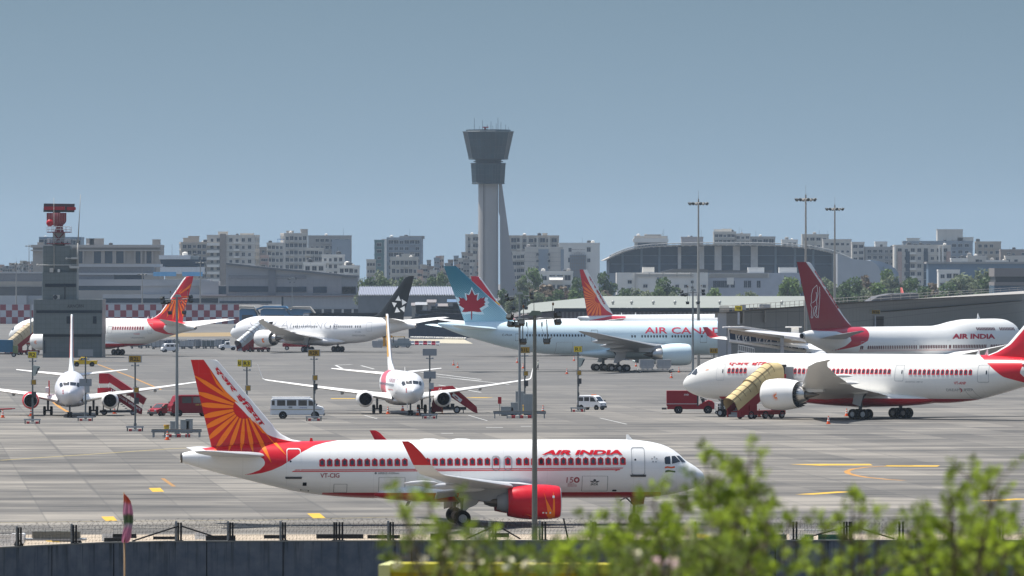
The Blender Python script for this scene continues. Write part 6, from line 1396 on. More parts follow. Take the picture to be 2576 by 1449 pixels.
 MB().rbox(X(326), X(402), .3, 1.7, Z(648), Z(628), .1).rbox(X(340), X(396), .3, 1.7, Z(572), Z(556), .1).build('equipment_box', M('bracket_pale', (.55, .53, .48)), R)
city(); hangar(); control_tower(); radar_block()
# ================= pier, sheds, fences, masts, signs =================
def quad_strip(mb, A, B, mi=0):
 n = len(A); mb.add(list(A)+list(B), [(i, i+1, n+i+1, n+i) for i in range(n-1)], mi)
def pier():
 P = [(35.0, 1286), (36.6, 1289), (44, 1320), (53, 1360), (64, 1450), (100, 1790), (159, 2345)]
 # heights of the eave along the plan line
 Hh = [10.9, 10.9, 11.2, 11.6, 11.7, 11.75, 11.8]
 panel, nt, b = base_mat('pier_panels', .45, .1); v = ocoord(nt); sx = nd(nt, 'SeparateXYZ'); nt.links.new(v, sx.inputs[0])
 def gr(o, p, wd): return mathn(nt, 'LESS_THAN', mathn(nt, 'FRACT', mathn(nt, 'DIVIDE', o, p)), wd)
 ln = mathn(nt, 'MAXIMUM', gr(sx.outputs[1], 11, .05), gr(sx.outputs[2], 2.7, .045)); c = mixc(nt, noise(nt, v, .15), (.12, .112, .105), (.18, .17, .158)); nt.links.new(mixc(nt, ln, c, (.03, .03, .03)), b.inputs['Base Color'])
 roofm = M('pier_roof_edge', (.32, .3, .27), .6, var=.2, sc=.3); sand = M('sand_ledge', (.62, .55, .43), .7); gl = M('pier_glass', (.02, .07, .085), .1, var=.3, sc=.3, spec=.8); pale = M('pier_end', (.42, .43, .45), .45, var=.05)
 R = thing('terminal_pier', 'long dark grey panelled terminal pier running back behind the jumbo jet', 'terminal', (0, 0, 0))
 Q = [Vector((x, y, 0)) for x, y in P]; E_ = [Vector((x, y, h)) for (x, y), h in zip(P, Hh)]
 back = [Vector((x+9+max(0, (y-1360))*.03, y+7, h)) for (x, y), h in zip(P, Hh)]
 m = MB(); quad_strip(m, Q[1:], E_[1:]); m.build('wall', panel, R)
 m = MB(); quad_strip(m, Q[:2], E_[:2]); m.build('end_wall', pale, R)
 m = MB(); quad_strip(m, [e+Vector((-.5, -.8, .02)) for e in E_], [k+Vector((0, 0, .9)) for k in back]); m.build('roof', roofm, R)
 m = MB(); quad_strip(m, [e+Vector((-.5, -.8, -.75)) for e in E_], [e+Vector((-.5, -.8, .02)) for e in E_]); quad_strip(m, [e+Vector((-.5, -.8, -.75)) for e in E_], [e+Vector((0, 0, -.75)) for e in E_]); m.build('eave', roofm, R)
 up = MB()
 for i in range(len(E_)-1):
  for k in range(9):
   a = E_[i].lerp(E_[i+1], k/9); up.cyl(a+Vector((.4, .6, .05)), a+Vector((.4, .6, 1.25)), .05, .05, 4)
  for zz in (.65, 1.25): up.cyl(E_[i]+Vector((.4, .6, zz)), E_[i+1]+Vector((.4, .6, zz)), .04, .04, 4)
 up.build('roof_rail', roofm, R, weld=False)
 for i, a, bb, z0, z1 in ((2, .3, 1.0, 5.1, 7.8), (3, .35, .75, 5.3, 8.2)):
  p, q = Q[i].lerp(Q[i+1], a), Q[i].lerp(Q[i+1], bb); o = Vector((-.12, -.02, 0)); g = MB()
  g.add([p+o+Vector((0, 0, z0)), q+o+Vector((0, 0, z0)), q+o+Vector((0, 0, z1)), p+o+Vector((0, 0, z1))], [(0, 1, 2, 3)])
  for k in range(5): e = p.lerp(q, k/4)+o*1.5; g.cyl(e+Vector((0, 0, z0)), e+Vector((0, 0, z1)), .06, .06, 4, 1)
  g.build('window_band', [gl, mDGREY], R)
 # lower tier with its sand-coloured ledge, starting right of the red tail
 L0, L1 = Vector((68.3, 1547, 0)), Vector((150, 2320, 0)); h0, h1 = 8.75, 8.0
 m = MB(); m.add([L0, L1, L1+Vector((0, 0, h1)), L0+Vector((0, 0, h0)), L0+Vector((8, 3, 0)), L0+Vector((8, 3, h0))], [(0, 1, 2, 3), (4, 0, 3, 5)]); m.build('lower_wall', panel, R)
 m = MB(); a, b2 = L0+Vector((-.6, -.5, h0)), L1+Vector((-.6, -.5, h1)); m.add([a, b2, b2+Vector((0, 0, .75)), a+Vector((0, 0, .75)), b2+Vector((9, 0, .9)), a+Vector((9, 2, .9))], [(0, 1, 2, 3), (3, 2, 4, 5)]); m.build('ledge', sand, R)
 m = MB(); p0, p1 = L0.lerp(L1, .0), L0.lerp(L1, .13); o = Vector((-.15, -.05, 0)); m.add([p0+o+Vector((0, 0, 5.5)), p1+o+Vector((0, 0, 5.5)), p1+o+Vector((0, 0, 8.1)), p0+o+Vector((0, 0, 8.1))], [(0, 1, 2, 3)]); m.build('sand_panel', sand, R)
 p0, p1 = L0.lerp(L1, .62), L0.lerp(L1, .98); m = MB(); m.add([p0+o+Vector((0, 0, 0)), p1+o, p1+o+Vector((0, 0, 5.8)), p0+o+Vector((0, 0, 6.0))], [(0, 1, 2, 3)]); m.build('maroon_panel', M('maroon_panel', (.14, .015, .03), .5), R)
 # building at the right edge
 s = 7.4; R2 = thing('terminal_building', 'grey banded terminal building at the right edge above the pier', 'terminal', (165, F/s, 0)); X = lambda p: (p-CX)/s-165; Z = lambda p: H-(p-HY)/s
 y = lambda p: zE(0, p)[1]
 MB().box(X(zE(2278, 0)[0]), X(2700), 0, 30, Z(y(645)), Z(y(560))).box(X(zE(2278, 0)[0]), X(2700), 0, 30, Z(y(735)), Z(y(700))).build('wall', M('grey_brown_cladding', (.22, .2, .19), .6, var=.1), R2)
 MB().box(X(zE(2290, 0)[0]), X(2700), .8, 29, Z(y(700))+.01, Z(y(645))-.01).build('window_band', mDGREY, R2); MB().box(X(zE(2278, 0)[0]), X(2700), .5, 29, 0, Z(y(735))-.01).build('window_band', M('blue_glazing', (.07, .12, .18), .25, var=.2), R2)
 # low dark roof and sheds between the trees and the pier
 s = 7.6; r = thing('warehouse', 'dark curved warehouse roof behind the pier', 'warehouse', ((zE(1300, 0)[0]-CX)/s, F/s, 0)); hh = H-(zE(0, 865)[1]-HY)/s
 m = MB(); q = [(-9, hh-1), (-6.5, hh+.6), (-2, hh+1.5), (7, hh+1.8), (7.5, 0), (-9, 0)]; m.prism(q, 0, 40, 'y'); m.build('roof', M('patched_dark_roof', (.1, .1, .11), .7, var=.5, sc=.4), r)
 # far jet whose tail shows over the roof
 J = Jet('passenger_jet', 'distant jet tail, white edged with red, standing up behind the pier roof', Vector(((2315-CX)/7.6, F/7.6+30, 0)), radians(-78), 19.6, -1, group='airliners on the apron')
 fm = fus_mat('jet_far', WHITE, RED, DKRED); J.fuselage(T737, fm, None, None, n=40, seg=20)
 J.fin([(5.0, -8, -17), (6, -11, -17.4), (11.2, -16, -19.4), (12.4, -17.4, -19.8)], M('fin_coral_far', (.6, .12, .1), .4), th=.07)
 for sd in (-1, 1): J.surface([(33, .7, 4.7, 4.2, .1, 7), (38.6, 7.1, 5.4, 1.4, .07, 7)], sd, mSAT, 'tailplane'); J.surface([(12.6, 1.6, 1.95, 8.2, .13, 5), (22.7, 16.9, 4.2, 1.6, .09, 8)], sd, mSAT, 'wing')
 MB().cyl((19, -1.5, 0), (19, -1.5, 2), .3).cyl((0, 2.5, 0), (0, 2.5, 2), .3).cyl((0, -2.5, 0), (0, -2.5, 2), .3).build('landing_gear', mBLACK, J.root, weld=False)
def jet_bridge():
 s = 14.9; d = F/s; X = lambda p: (zD(p, 0)[0]-CX)/s; Z = lambda p: H-(zD(0, p)[1]-HY)/s; off = Vector((0, 0, 0))
 R = thing('jet_bridge', 'white steel and glass boarding bridge sloping down before the grey pier', 'jet bridge', (X(1540), d, 0)); x0 = X(1540)
 wt = M('bridge_white', (.84, .82, .77), .5, var=.15); gl = M('bridge_glass', (.02, .04, .08), .45, var=.4, sc=.8, spec=.25); rust = M('bridge_beam_tan', (.42, .34, .26), .7, var=.2)
 a0, a1 = Vector((X(1545)-x0, 0, Z(1160))), Vector((X(2330)-x0, 4, Z(1290))); b0, b1 = Vector((X(1555)-x0, 0, Z(1290))), Vector((X(2330)-x0, 4, Z(1400)))
 w_ = Vector((0, 3.2, 0))
 MB().add([a0, a1, b1, b0, a0+w_, a1+w_, b1+w_, b0+w_], [(0, 1, 2, 3), (7, 6, 5, 4), (0, 4, 5, 1), (3, 2, 6, 7), (0, 3, 7, 4), (1, 5, 6, 2)]).build('glass_tunnel', gl, R)
 f = MB(); y_ = Vector((0, -.12, 0))
 for p, q, r in ((a0, a1, .32), (b0, b1, .3)): f.cyl(p+y_, q+y_, r, r, 6)
 n = 11
 for k in range(n+1):
  p, q = a0.lerp(a1, k/n)+y_, b0.lerp(b1, k/n)+y_; f.cyl(p, q, .09, .09, 5)
  if k < n and k % 3: f.cyl(q, a0.lerp(a1, (k+1)/n)+y_, .07, .07, 4); f.cyl(p, b0.lerp(b1, (k+.6)/n)+y_, .05, .05, 4)
 f.build('truss', wt, R, weld=False)
 MB().add([a0+Vector((.3, -.2, -.3)), a1+Vector((0, -.2, -.3)), a1+Vector((0, -.2, -.9)), a0+Vector((.3, -.2, -.9))], [(0, 1, 2, 3)]).build('tan_beam', rust, R)
 MB().prism([(X(1490)-x0, Z(1150)), (X(1700)-x0, Z(1145)), (X(2140)-x0, Z(1215)), (X(2135)-x0, Z(1235)), (X(1690)-x0, Z(1165)), (X(1490)-x0, Z(1162))], -1.2, 3.8, 'y').build('roof', wt, R)
 MB().prism([(X(2105)-x0, Z(1240)), (X(2300)-x0, Z(1215)), (X(2300)-x0, Z(1290)), (X(2105)-x0, Z(1262))], -2.5, 2, 'y').build('canopy', wt, R)
 for p, zz in ((1555, 1160), (2085, 1245)): MB().box(X(p)-x0-.3, X(p)-x0+.3, .2, .9, 0, Z(zz)).build('column', M('bridge_column', (.4, .42, .44), .6), R)
 MB().box(X(2185)-x0, X(2260)-x0, 3, 6, Z(1290), Z(1160)).box(X(2130)-x0, X(2290)-x0, 2.6, 6.4, Z(1160)+.01, Z(1150)).build('head_cabin', wt, R)
 st = MB(); p, q = Vector((X(1640)-x0, -1.5, Z(1390))), Vector((X(1800)-x0, -1.5, Z(1425)))
 st.cyl(p, q, .1).cyl(p+Vector((0, 0, 1)), q+Vector((0, 0, 1)), .06)
 for k in range(9): st.cyl(p.lerp(q, k/8), p.lerp(q, k/8)+Vector((0, 0, 1)), .04)
 for k in range(1): st.cyl(Vector((X(1640)-x0, -1.5, 0)), p, .1).cyl(Vector((X(1800)-x0, -1.5, 0)), q, .1)
 st.build('service_stair', wt, R, weld=False)
def long_roof():
 s = 9.3; d = F/s; X = lambda p, z_=zD: (z_(p, 0)[0]-CX)/s; Z = lambda p: H-(p-HY)/s
 R = thing('warehouse', 'low warehouse under a long pale green roof dotted with round vents', 'warehouse', (0, d, 0)); ze = Z(zD(0, 958)[1])
 rm = M('pale_green_roof', (.235, .25, .225), .7, var=.12, sc=.12, stretch=(.4, 1, 1)); xl, xr = X(1400, zC), X(2420)
 # roof plane rises away from us
 D = 70; zb = ze+2.9
 m = MB(); m.add([(xl-6, 0, ze-1.6), (xl+14, 0, ze), (xr, 0, ze), (xr, D, zb), (xl+18, D, zb), (xl-2, D, zb-2)], [(0, 1, 4, 5), (1, 2, 3, 4)]); m.build('roof', rm, R)
 MB().box(xl+4, xr, -.3, -.02, ze-1.05, ze-.12).build('eave_band', M('navy_eave', (.02, .025, .035), .6), R)
 MB().prism([(xl-12, 0), (xr, 0), (xr, ze-1.1), (xl+4, ze-1.1), (xl-6, ze-2.4), (xl-12, ze-4)], .2, 60, 'y').build('wall', M('rough_brown_wall', (.13, .11, .11), .9, var=.5, sc=.7), R)
 rb = MB()
 for k in range(int((xr-xl)/1.1)): x = xl+4+k*1.1; rb.box(x, x+.5, -.1, .19, ze-4.4, ze-1.15)
 rb.build('ribs', M('rib_grey', (.2, .18, .18), .8, var=.3), R, weld=False)
 for p in (360, 550, 770, 990, 1215, 1445, 2075):
  x = X(p)+.8; y = 18; z = ze+(zb-ze)*y/D
  o = MB().cyl((x, y, z-.1), (x, y, z+.4), .25, .25, 12).blob((x, y, z+.7), .45, .45, .45, 14, 7).build('roof_vent', M('vent_metal', (.4, .4, .38), .5, .3), R)
def far_fence():
 s = 7.4; d = F/s
 def chk(x0, x1, label):
  w_ = (x1-x0)/s; R = thing('blast_fence', label, 'fence', ((x0-CX)/s, d, 0)); hh = H-(766-HY)/s
  m, nt, b = base_mat('red_white_checks', .7); v = ocoord(nt); sx = nd(nt, 'SeparateXYZ'); nt.links.new(v, sx.inputs[0])
  f = mathn(nt, 'MODULO', mathn(nt, 'ADD', mathn(nt, 'FLOOR', mathn(nt, 'DIVIDE', sx.outputs[0], 2.03)), mathn(nt, 'FLOOR', mathn(nt, 'DIVIDE', sx.outputs[2], 2.3))), 2)
  f = mathn(nt, 'GREATER_THAN', mathn(nt, 'ABSOLUTE', f), .5)
  n1 = noise(nt, v, .7); nt.links.new(mixc(nt, f, mixc(nt, n1, (.22, .03, .045), (.32, .06, .07)), mixc(nt, n1, (.42, .42, .45), (.6, .6, .62))), b.inputs['Base Color'])
  MB().box(0, w_, 0, .3, 0, hh).build('panel', m, R); f_ = MB()
  for k in range(int(w_/6.3)+1): f_.box(k*6.3, k*6.3+.3, .31, 2.5, 0, hh)
  f_.build('brace', mMGREY, R, weld=False)
 chk(-30, zA(345, 0)[0], 'red and white checked blast fence at the far left'); chk(zA(1030, 0)[0], zA(2405, 0)[0], 'red and white checked blast fence behind the red-tailed airliner')
 # blue sheds beyond the white airliner
 bl = M('blue_sheet', (.07, .2, .36), .6, var=.15, sc=.3); tan_ = M('tan_roof', (.45, .41, .35), .7)
 for a, b, t, lab in ((395, 568, 955, 'blue gabled shed with a tan roof right of the checked fence'), (608, 905, 955, 'long blue gabled shed left of the light mast'), (905, 1140, 960, 'blue shed with a broad tan roof right of the light mast')):
  x0, x1 = zB(a, 0)[0], zB(b, 0)[0]; s2 = 7.0; h_ = H-(zB(0, t)[1]-HY)/s2; w_ = (x1-x0)/s2
  R = thing('shed', lab, 'shed', ((x0-CX)/s2, F/s2, 0)); MB().prism([(0, 0), (w_, 0), (w_, h_-2.6), (w_*.85, h_-.6), (w_*.1, h_-.4), (0, h_-1)], 0, 14, 'y').build('wall', bl, R); MB().prism([(-1.5, h_-1), (w_*.1, h_-.2), (w_*.85, h_-.3), (w_+.8, h_-2.7), (w_+.8, h_-2.2), (w_*.86, h_+.4), (w_*.1, h_+.5), (-1.5, h_-.4)], -1.2, 15, 'y').build('roof', tan_ if a != 608 else bl, R)
  MB().box(w_*.15, w_*.8, -.1, .02, 0, h_*.45).build('open_bay', mDGREY, R)
 for k in range(11):
  x = zB(1140+k*62, 0)[0]; s2 = 7.3; R = thing('bus', 'white roofed bus parked under the blue covers by the terminal' if k == 0 else 'blue apron bus parked in the row below the terminal', 'bus', ((x-CX)/s2, F/s2, 0), 0, 'buses by the terminal')
  MB().rbox(-3.6, 3.6, 0, 2.6, .5, 3.1, .3).build('body', M('bus_white', (.6, .6, .6), .5) if k == 0 else M('bus_blue', (.04, .11, .3), .5), R); MB().box(-3.2, 3.2, -.04, -.003, 1.7, 2.6).build('window_band', mGLASS, R); MB().rbox(-3.4, 3.4, .1, 2.5, 3.11, 3.5, .15).build('roof', M('bus_roof', (.1, .25, .55), .5) if k % 3 else mGREYB, R)
  for xx in (-2.4, 2.4): MB().cyl((xx, -.02, .5), (xx, .3, .5), .5, .5, 14).build('wheel', mBLACK, R)
def masts():
 st = M('galvanised', (.26, .28, .28), .5, .3, var=.15, sc=.5); lampm = M('flood_housing', (.018, .02, .02), .6, var=.3); gls = M('flood_glass', (.09, .10, .10), .3); pale = M('head_pale', (.34, .37, .36), .5)
 dkst = M('mast_dark', (.1, .115, .115), .5, .2, var=.2, sc=.5)
 k = 1/(4*38.0); P = lambda x, y: ((x-1352)*k, 15.2-(y-1085)*k)
 def flood(mb, p, yaw, tilt, s=1):
  mt = Matrix.Translation((p[0], 0, p[1])) @ rotz(yaw) @ Matrix.Rotation(tilt, 4, 'X')
  mb.box(-.2*s, .2*s, -.16*s, .14*s, -.15*s, .15*s, 0, mt, top=.0); mb.box(-.17*s, .17*s, -.175*s, -.162*s, -.12*s, .12*s, 1, mt)
  mb.box(-.24*s, -.205*s, -.03, .03, -.05, .26*s, 0, mt); mb.box(.205*s, .24*s, -.03, .03, -.05, .26*s, 0, mt)
 def short(label, q, hs=1.0, mat=st):
  R = thing('light_mast', label, 'light mast', q, 0, 'floodlight masts on the apron'); 
  MB().cyl((0, 0, 0), (0, 0, 7), .19, .165, 14).cyl((0, 0, 7.002), (0, 0, 15.3), .155, .11, 14).cyl((0, 0, 0), (0, 0, .25), .32, .32, 14).build('pole', mat, R)
  MB().prism([P(1280, 1088), P(1428, 1082), P(1405, 1038), P(1325, 1034)], -.35, .35, 'y').build('head_frame', pale if mat is st else M('head_green', (.09, .13, .12), .5), R)
  MB().cyl((*P(1345, 1035)[:1], 0, P(0, 1035)[1]), (P(1343, 830)[0], 0, P(0, 830)[1]), .025, .012, 6).build('lightning_rod', dkst, R)
  a = MB(); pt = lambda x, y: Vector((P(x, y)[0], 0, P(x, y)[1]))
  a.cyl(pt(1135, 1132), pt(1600, 1106), .05).cyl(pt(1150, 1128), pt(1240, 1120), .045).cyl(pt(1240, 1120), pt(1240, 1000), .03).cyl(pt(1528, 1105), pt(1535, 985), .025).cyl(pt(1232, 1140), pt(1232, 1325), .035).cyl(pt(1472, 1125), pt(1482, 1320), .035).cyl(pt(1352, 1180)-Vector((0, .45, 0)), pt(1352, 1110)-Vector((0, .5, 0)), .03)
  a.tube([pt(1272, 1180), pt(1285, 1215), pt(1276, 1330), pt(1240, 1340)], .012, 5); a.tube([pt(1420, 1200), pt(1450, 1290), pt(1475, 1335)], .012, 5)
  for x in (1272, 1425): a.box(P(x, 0)[0]-.05, P(x, 0)[0]+.05, -.1, .1, P(0, 1195)[1], P(0, 1150)[1])
  a.build('cross_arm', dkst if mat is dkst else mat, R, weld=False)
  for x, y, yw, tl in ((1103, 1100, -.6, .5), (1112, 1172, -.5, .4), (1180, 1176, -.3, .45), (1218, 1160, .2, .5), (1582, 1080, .7, .3), (1585, 1150, .5, .55), (1235, 1348, .3, .5), (1474, 1345, -.1, .3)):
   f = MB(); flood(f, P(x, y), yw, -tl); f.build('floodlight', [lampm, gls], R)
  for x, y in ((1240, 992), (1537, 968)): MB().blob((P(x, y)[0], 0, P(x, y)[1]), .07, .07, .12, 8, 6).build('warning_lamp', M('warning_lamp', (.1, .05, .02), .4), R)
  return R
 q = Vector(((1345-CX)/38.0, F/38.0, 0)); A = short('dark light mast standing in front of the red engine behind the wall', q, mat=dkst)
 Bm = short('grey light mast with floodlights rising from the guard rail left of the sunburst tail', G(445, 1092))
 C = dup(Bm, G(1307, 1048), None, 'grey light mast in the middle of the apron by the equipment cabinets'); D = dup(Bm, G(1743, 996), None, 'grey light mast left of the wide-body nose')
 E = dup(Bm, Vector(((735-CX)/6.4, F/6.4, 0)), None, 'thin distant light mast between the blue sheds')
 def tall(label, q, h):
  R = thing('high_mast', label, 'light mast', q, 0, 'tall masts with ring heads'); tp = M('mast_tan', (.36, .34, .31), .5, .2, var=.1)
  MB().cyl((0, 0, 0), (0, 0, h*.6), .3, .22, 14).cyl((0, 0, h*.6), (0, 0, h), .2, .13, 12).cyl((0, 0, h), (0, 0, h+1.6), .03, .02, 6).build('pole', tp, R)
  c = MB()
  for k2 in range(12): a, b_ = 2*pi*k2/12, 2*pi*(k2+1)/12; c.cyl((1.2*cos(a), 1.2*sin(a), h-1), (1.2*cos(b_), 1.2*sin(b_), h-1), .07, .07, 5); c.cyl((0, 0, h-.6), (1.2*cos(a), 1.2*sin(a), h-1), .04, .04, 4)
  c.build('ring_frame', tp, R, weld=False)
  for k2 in range(8):
   a = 2*pi*k2/8+.2; f = MB(); f.lathe([(0, .02), (-.05, .2), (-.35, .34), (-.4, .3)], 10, 0, Matrix.Translation((1.5*cos(a), 1.5*sin(a), h-.75)) @ rotz(a+pi) @ Matrix.Rotation(-.5, 4, 'Y')); f.build('floodlight', M('flood_grey', (.16, .17, .17), .5), R)
  return R
 t1 = tall('nearest tall light mast, left of the dark red tail', G(1757, 930), 31.3); 
 dup(t1, Vector(((2027-CX)/14.55, F/14.55, 0)), None, 'tall light mast rising right behind the dark red tail tip'); dup(t1, Vector(((2100-CX)/12.6, F/12.6, 0)), None, 'tall light mast right of the dark red tail')
 t = dup(t1, Vector(((73-CX)/5.0, F/5.0, 0)), None, 'far tall light mast left of the radar block roof')
 t2 = tall('lower distant light mast at the far left edge', Vector(((41-CX)/6.7, F/6.7, 0)), 21.5)
 for p, s, h, lb in ((358, 6.6, 17.5, 'thin far light pole before the grey terminal left of the red tail'), (504, 6.6, 22, 'thin far light pole right of the red tail')): tall(lb, Vector(((p-CX)/s, F/s, 0)), h)
 # guard rails and cabinets round two mast feet
 rail = M('guard_rail', (.3, .32, .33), .45, .4, var=.15); kerb = M('kerb_red', (.42, .04, .05), .7); cab = M('cabinet_grey', (.38, .4, .39), .6, var=.1); yel = M('bollard_yellow', (.75, .5, .04), .5)
 def guard(label, q, w_, dp):
  R = thing('guard_rail', label, 'barrier', q, 0, 'guard rails round the mast feet'); m = MB()
  for y in (-dp/2, dp/2):
   m.prism([(y-.04, .55), (y+.04, .62), (y-.04, .72), (y+.04, .8), (y-.04, .88), (y-.09, .88), (y-.02, .8), (y-.09, .72), (y-.02, .62), (y-.09, .55)], -w_/2, w_/2, 'x')
  m.build('rail', rail, R)
  for k2 in range(5):
   for y in (-dp/2+.12, dp/2+.12): MB().box(-w_/2+.2+(w_-.4)*k2/4-.07, -w_/2+.2+(w_-.4)*k2/4+.07, y, y+.12, 0, .85).build('post', rail, R)
  for k2 in range(6): MB().box(-1.5+k2*.5, -1.03+k2*.5, -.55, .55, 0, .32).build('kerb_block', kerb if k2 % 2 else mWHB, R)
  return R
 guard('steel guard rail with a traffic cone left of the sunburst tail', G(444, 1100), 5.4, 2.2); guard('long steel guard rail round the cabinets in mid apron', G(1307, 1052), 6.5, 2.6)
 for px_, py, w_, h_, lb in ((1366, 1100, 0, 0, ''), (1276, 1046, 1.6, 1.1, 'low pale cabinet behind the long guard rail, leftmost'), (1298, 1046, 1.3, 1.6, 'middle pale cabinet behind the long guard rail'), (1330, 1045, 1.3, 2.6, 'tallest grey cabinet behind the long guard rail'), (1309, 1039, 1.2, 2.7, 'tall cabinet standing right behind the mid apron mast'), (436, 1088, .7, 1.2, 'small pale cabinet left of the mast foot'), (465, 1089, 1.0, 1.4, 'grey cabinet right of the mast foot, beside a paler one'), (476, 1089, .75, 1.5, 'pale cabinet farthest right at the mast foot')):
  if not w_: continue
  R = thing('cabinet', lb, 'cabinet', G(px_, py), 0, 'electrical cabinets'); MB().box(-w_/2, w_/2, 0, .7, .12, h_).box(-w_/2-.05, w_/2+.05, -.05, .75, h_+.002, h_+.08).build('case', cab, R); MB().box(-w_/2+.06, -.02, -.03, -.003, .2, h_-.08).box(.02, w_/2-.06, -.03, -.003, .2, h_-.08).build('door', M('cabinet_door', (.32, .34, .34), .6), R); MB().box(-w_/2+.05, w_/2-.05, .05, .65, 0, .118).build('plinth', mDGREY, R)
 for px_, py, lb in ((1321, 1043, 'yellow bollard behind the long guard rail'), (419, 1097, 'yellow bollard left of the mast foot')):
  R = thing('bollard', lb, 'bollard', G(px_, py)); MB().cyl((0, 0, 0), (0, 0, 1.1), .3, .28, 14).build('post', yel, R); MB().cyl((0, 0, 1.101), (0, 0, 1.25), .34, .3, 14).build('cap', M('cap_amber', (.5, .25, .02), .5), R)
 R = thing('sign_post', 'small red notice on a post left of the long guard rail', 'sign', G(1257, 1046)); MB().cyl((0, 0, 0), (0, 0, 1.5), .04).build('post', dkst, R); MB().box(-.22, .22, -.04, .04, 1.5, 2.35).build('board', mDKR, R)
 # pigeon on one of the hanging floodlights
 k2 = P(1512, 1290); o = MB().loft([[(-.16, .008*cos(a), .04+.008*sin(a)) for a in (0, 1.57, 3.14, 4.71)], [(-.06, .035*cos(2*pi*i/8), .03+.04*sin(2*pi*i/8)) for i in range(0, 8, 2)], [(.03, .045*cos(2*pi*i/8), .06+.05*sin(2*pi*i/8)) for i in range(0, 8, 2)], [(.09, .025*cos(2*pi*i/8), .12+.03*sin(2*pi*i/8)) for i in range(0, 8, 2)], [(.12, .02*cos(2*pi*i/8), .15+.022*sin(2*pi*i/8)) for i in range(0, 8, 2)], [(.165, .004*cos(2*pi*i/8), .145+.004*sin(2*pi*i/8)) for i in range(0, 8, 2)]]).build('bird', mDGREY, None, q+Vector((k2[0]-.02, 0, k2[1]-.22))); tag(o, 'small dark bird perched on the hanging floodlight of the front mast', 'bird')
def signs():
 fr = M('sign_case', (.38, .4, .41), .5, var=.1); pole = M('sign_pole', (.13, .145, .15), .5, .2); yb = M('sign_yellow', (.72, .55, .03), .45, var=.05); ob = M('sign_amber', (.40, .24, .03), .45, var=.08); blk = M('sign_black', (.015, .015, .015), .5); gb = M('sign_back', (.27, .29, .31), .5, var=.05)
 red = M('block_red', (.5, .05, .06), .6); G_ = 'stand number posts'
 def post(label, px_, py, txt, w_, col, top, base=True, small=(), h=None):
  q = G(px_, py); s = S(py); R = thing('stand_sign', label, 'sign', q, 0, G_); zt = H-(top-HY)/s
  MB().cyl((0, 0, 0), (0, 0, zt-.6), .11, .09, 10).cyl((0, 0, .0), (0, 0, .9), .17, .17, 10).build('pole', pole, R)
  for k in range(3): MB().cyl((.13, -.1, 2+k*1.3), (.13, -.1, 2.5+k*1.3), .05).build('clamp', pole, R)
  b = MB().rbox(-w_/2, w_/2, -.15, .15, zt-.84, zt, .04).build('sign_case', fr if txt else gb, R)
  if txt:
   MB().box(-w_/2+.08, w_/2-.12, -.18, -.152, zt-.77, zt-.07).build('sign_face', col, b)
   t = MB(); tw = min(w_-.4, .34*len(txt)); c = -.02
   text_on(t, txt, ((c-tw/2, -.185, zt-.2), (c+tw/2, -.185, zt-.2), (c+tw/2, -.185, zt-.65), (c-tw/2, -.185, zt-.65)), 0, .02); t.build('lettering', blk, b, weld=False)
  MB().cyl((-.3, 0, zt-1.2), (.3, 0, zt-1.2), .05).blob((.35, -.05, zt-1.17), .14, .14, .12, 8, 5).blob((-.35, -.05, zt-1.17), .12, .12, .1, 8, 5).build('lamp', fr, R, weld=False)
  for z_, kind in small:
   if kind == 'amber': o = MB().rbox(-.2, .45, -.25, -.12, z_, z_+.65, .03).build('small_board', fr, R); MB().box(-.08, .4, -.28, -.252, z_+.06, z_+.59).build('board_face', ob, o); 
   elif kind == 'dark': MB().rbox(-.1, .45, -.28, -.12, z_, z_+.7, .03).build('control_box', mDGREY, R)
   elif kind == 'grey': MB().rbox(-.75, .75, -.1, .1, z_, z_+.9, .03).build('board_back', gb, R)
   elif kind == 'pale': MB().rbox(-.05, .5, -.2, .1, z_, z_+.8, .03).build('control_box', fr, R)
   elif kind == 'display': MB().prism([(.05, z_), (.35, z_), (.95, z_+1.1), (.05, z_+1.25)], -.35, .35, 'y').build('docking_display', M('display_pale', (.42, .46, .42), .5), R); MB().prism([(.38, z_+.2), (.52, z_+.2), (.9, z_+1.0), (.65, z_+.95)], -.37, -.352, 'y').build('display_face', mDGREY, R)
  if base:
   m = MB()
   for x in (-.85, .85):
    MB().box(x-.07, x+.07, -.6, -.48, 0, .58).build('rail_post', pole, R)
   MB().box(-1.0, 1.0, -.68, -.605, .42, .6).build('rail', fr, R)
   for i, x in enumerate((-.54, -.18, .18, .54)): MB().rbox(x-.17, x+.17, -.3, .3, 0, .26, .04).build('kerb_block', red if i in (0, 3) else mWHB, R)
  return R
 post('stand sign R2 with black text on yellow and a tilted display below', 82, 1066, 'R2', 1.15, yb, 883.5, small=((5.7, 'display'), (4.6, 'amber'), (3.1, 'dark')))
 post('blank grey sign back on a post before the left narrow-body nose', 215, 1059, None, 1.8, yb, 879, small=((4.2, 'grey'), (3.4, 'pale')))
 post('stand sign R2L with black text on amber', 340, 1085, 'R2L', 1.5, ob, 893.5, small=((4.35, 'amber'), (3.1, 'dark')))
 post('stand sign R2R with black text on amber beside the white minibus', 790, 1059, 'R2R', 1.5, ob, 879, small=((4.9, 'amber'), (3.8, 'dark')))
 post('blank grey sign back on a post beside the red stair truck', 1081, 1053, None, 1.72, yb, 877.5, small=((4.9, 'grey'), (3.6, 'pale')))
 post('stand sign R1L partly hidden behind the mid apron mast', 1320, 1041, 'R1L', 1.45, ob, 872, base=False, small=((4.8, 'amber'), (3.5, 'dark')))
 post('stand sign R1 with black text on yellow by the white van', 1454, 1036, 'R1', 1.2, yb, 870, small=((5.75, 'display'), (4.7, 'amber'), (3.6, 'dark')))
 R = post('stand sign R3 with a second yellow R3 board at its side', 621, 1080, 'R3', 1.1, yb, 905, base=False, small=((4.4, 'amber'),))
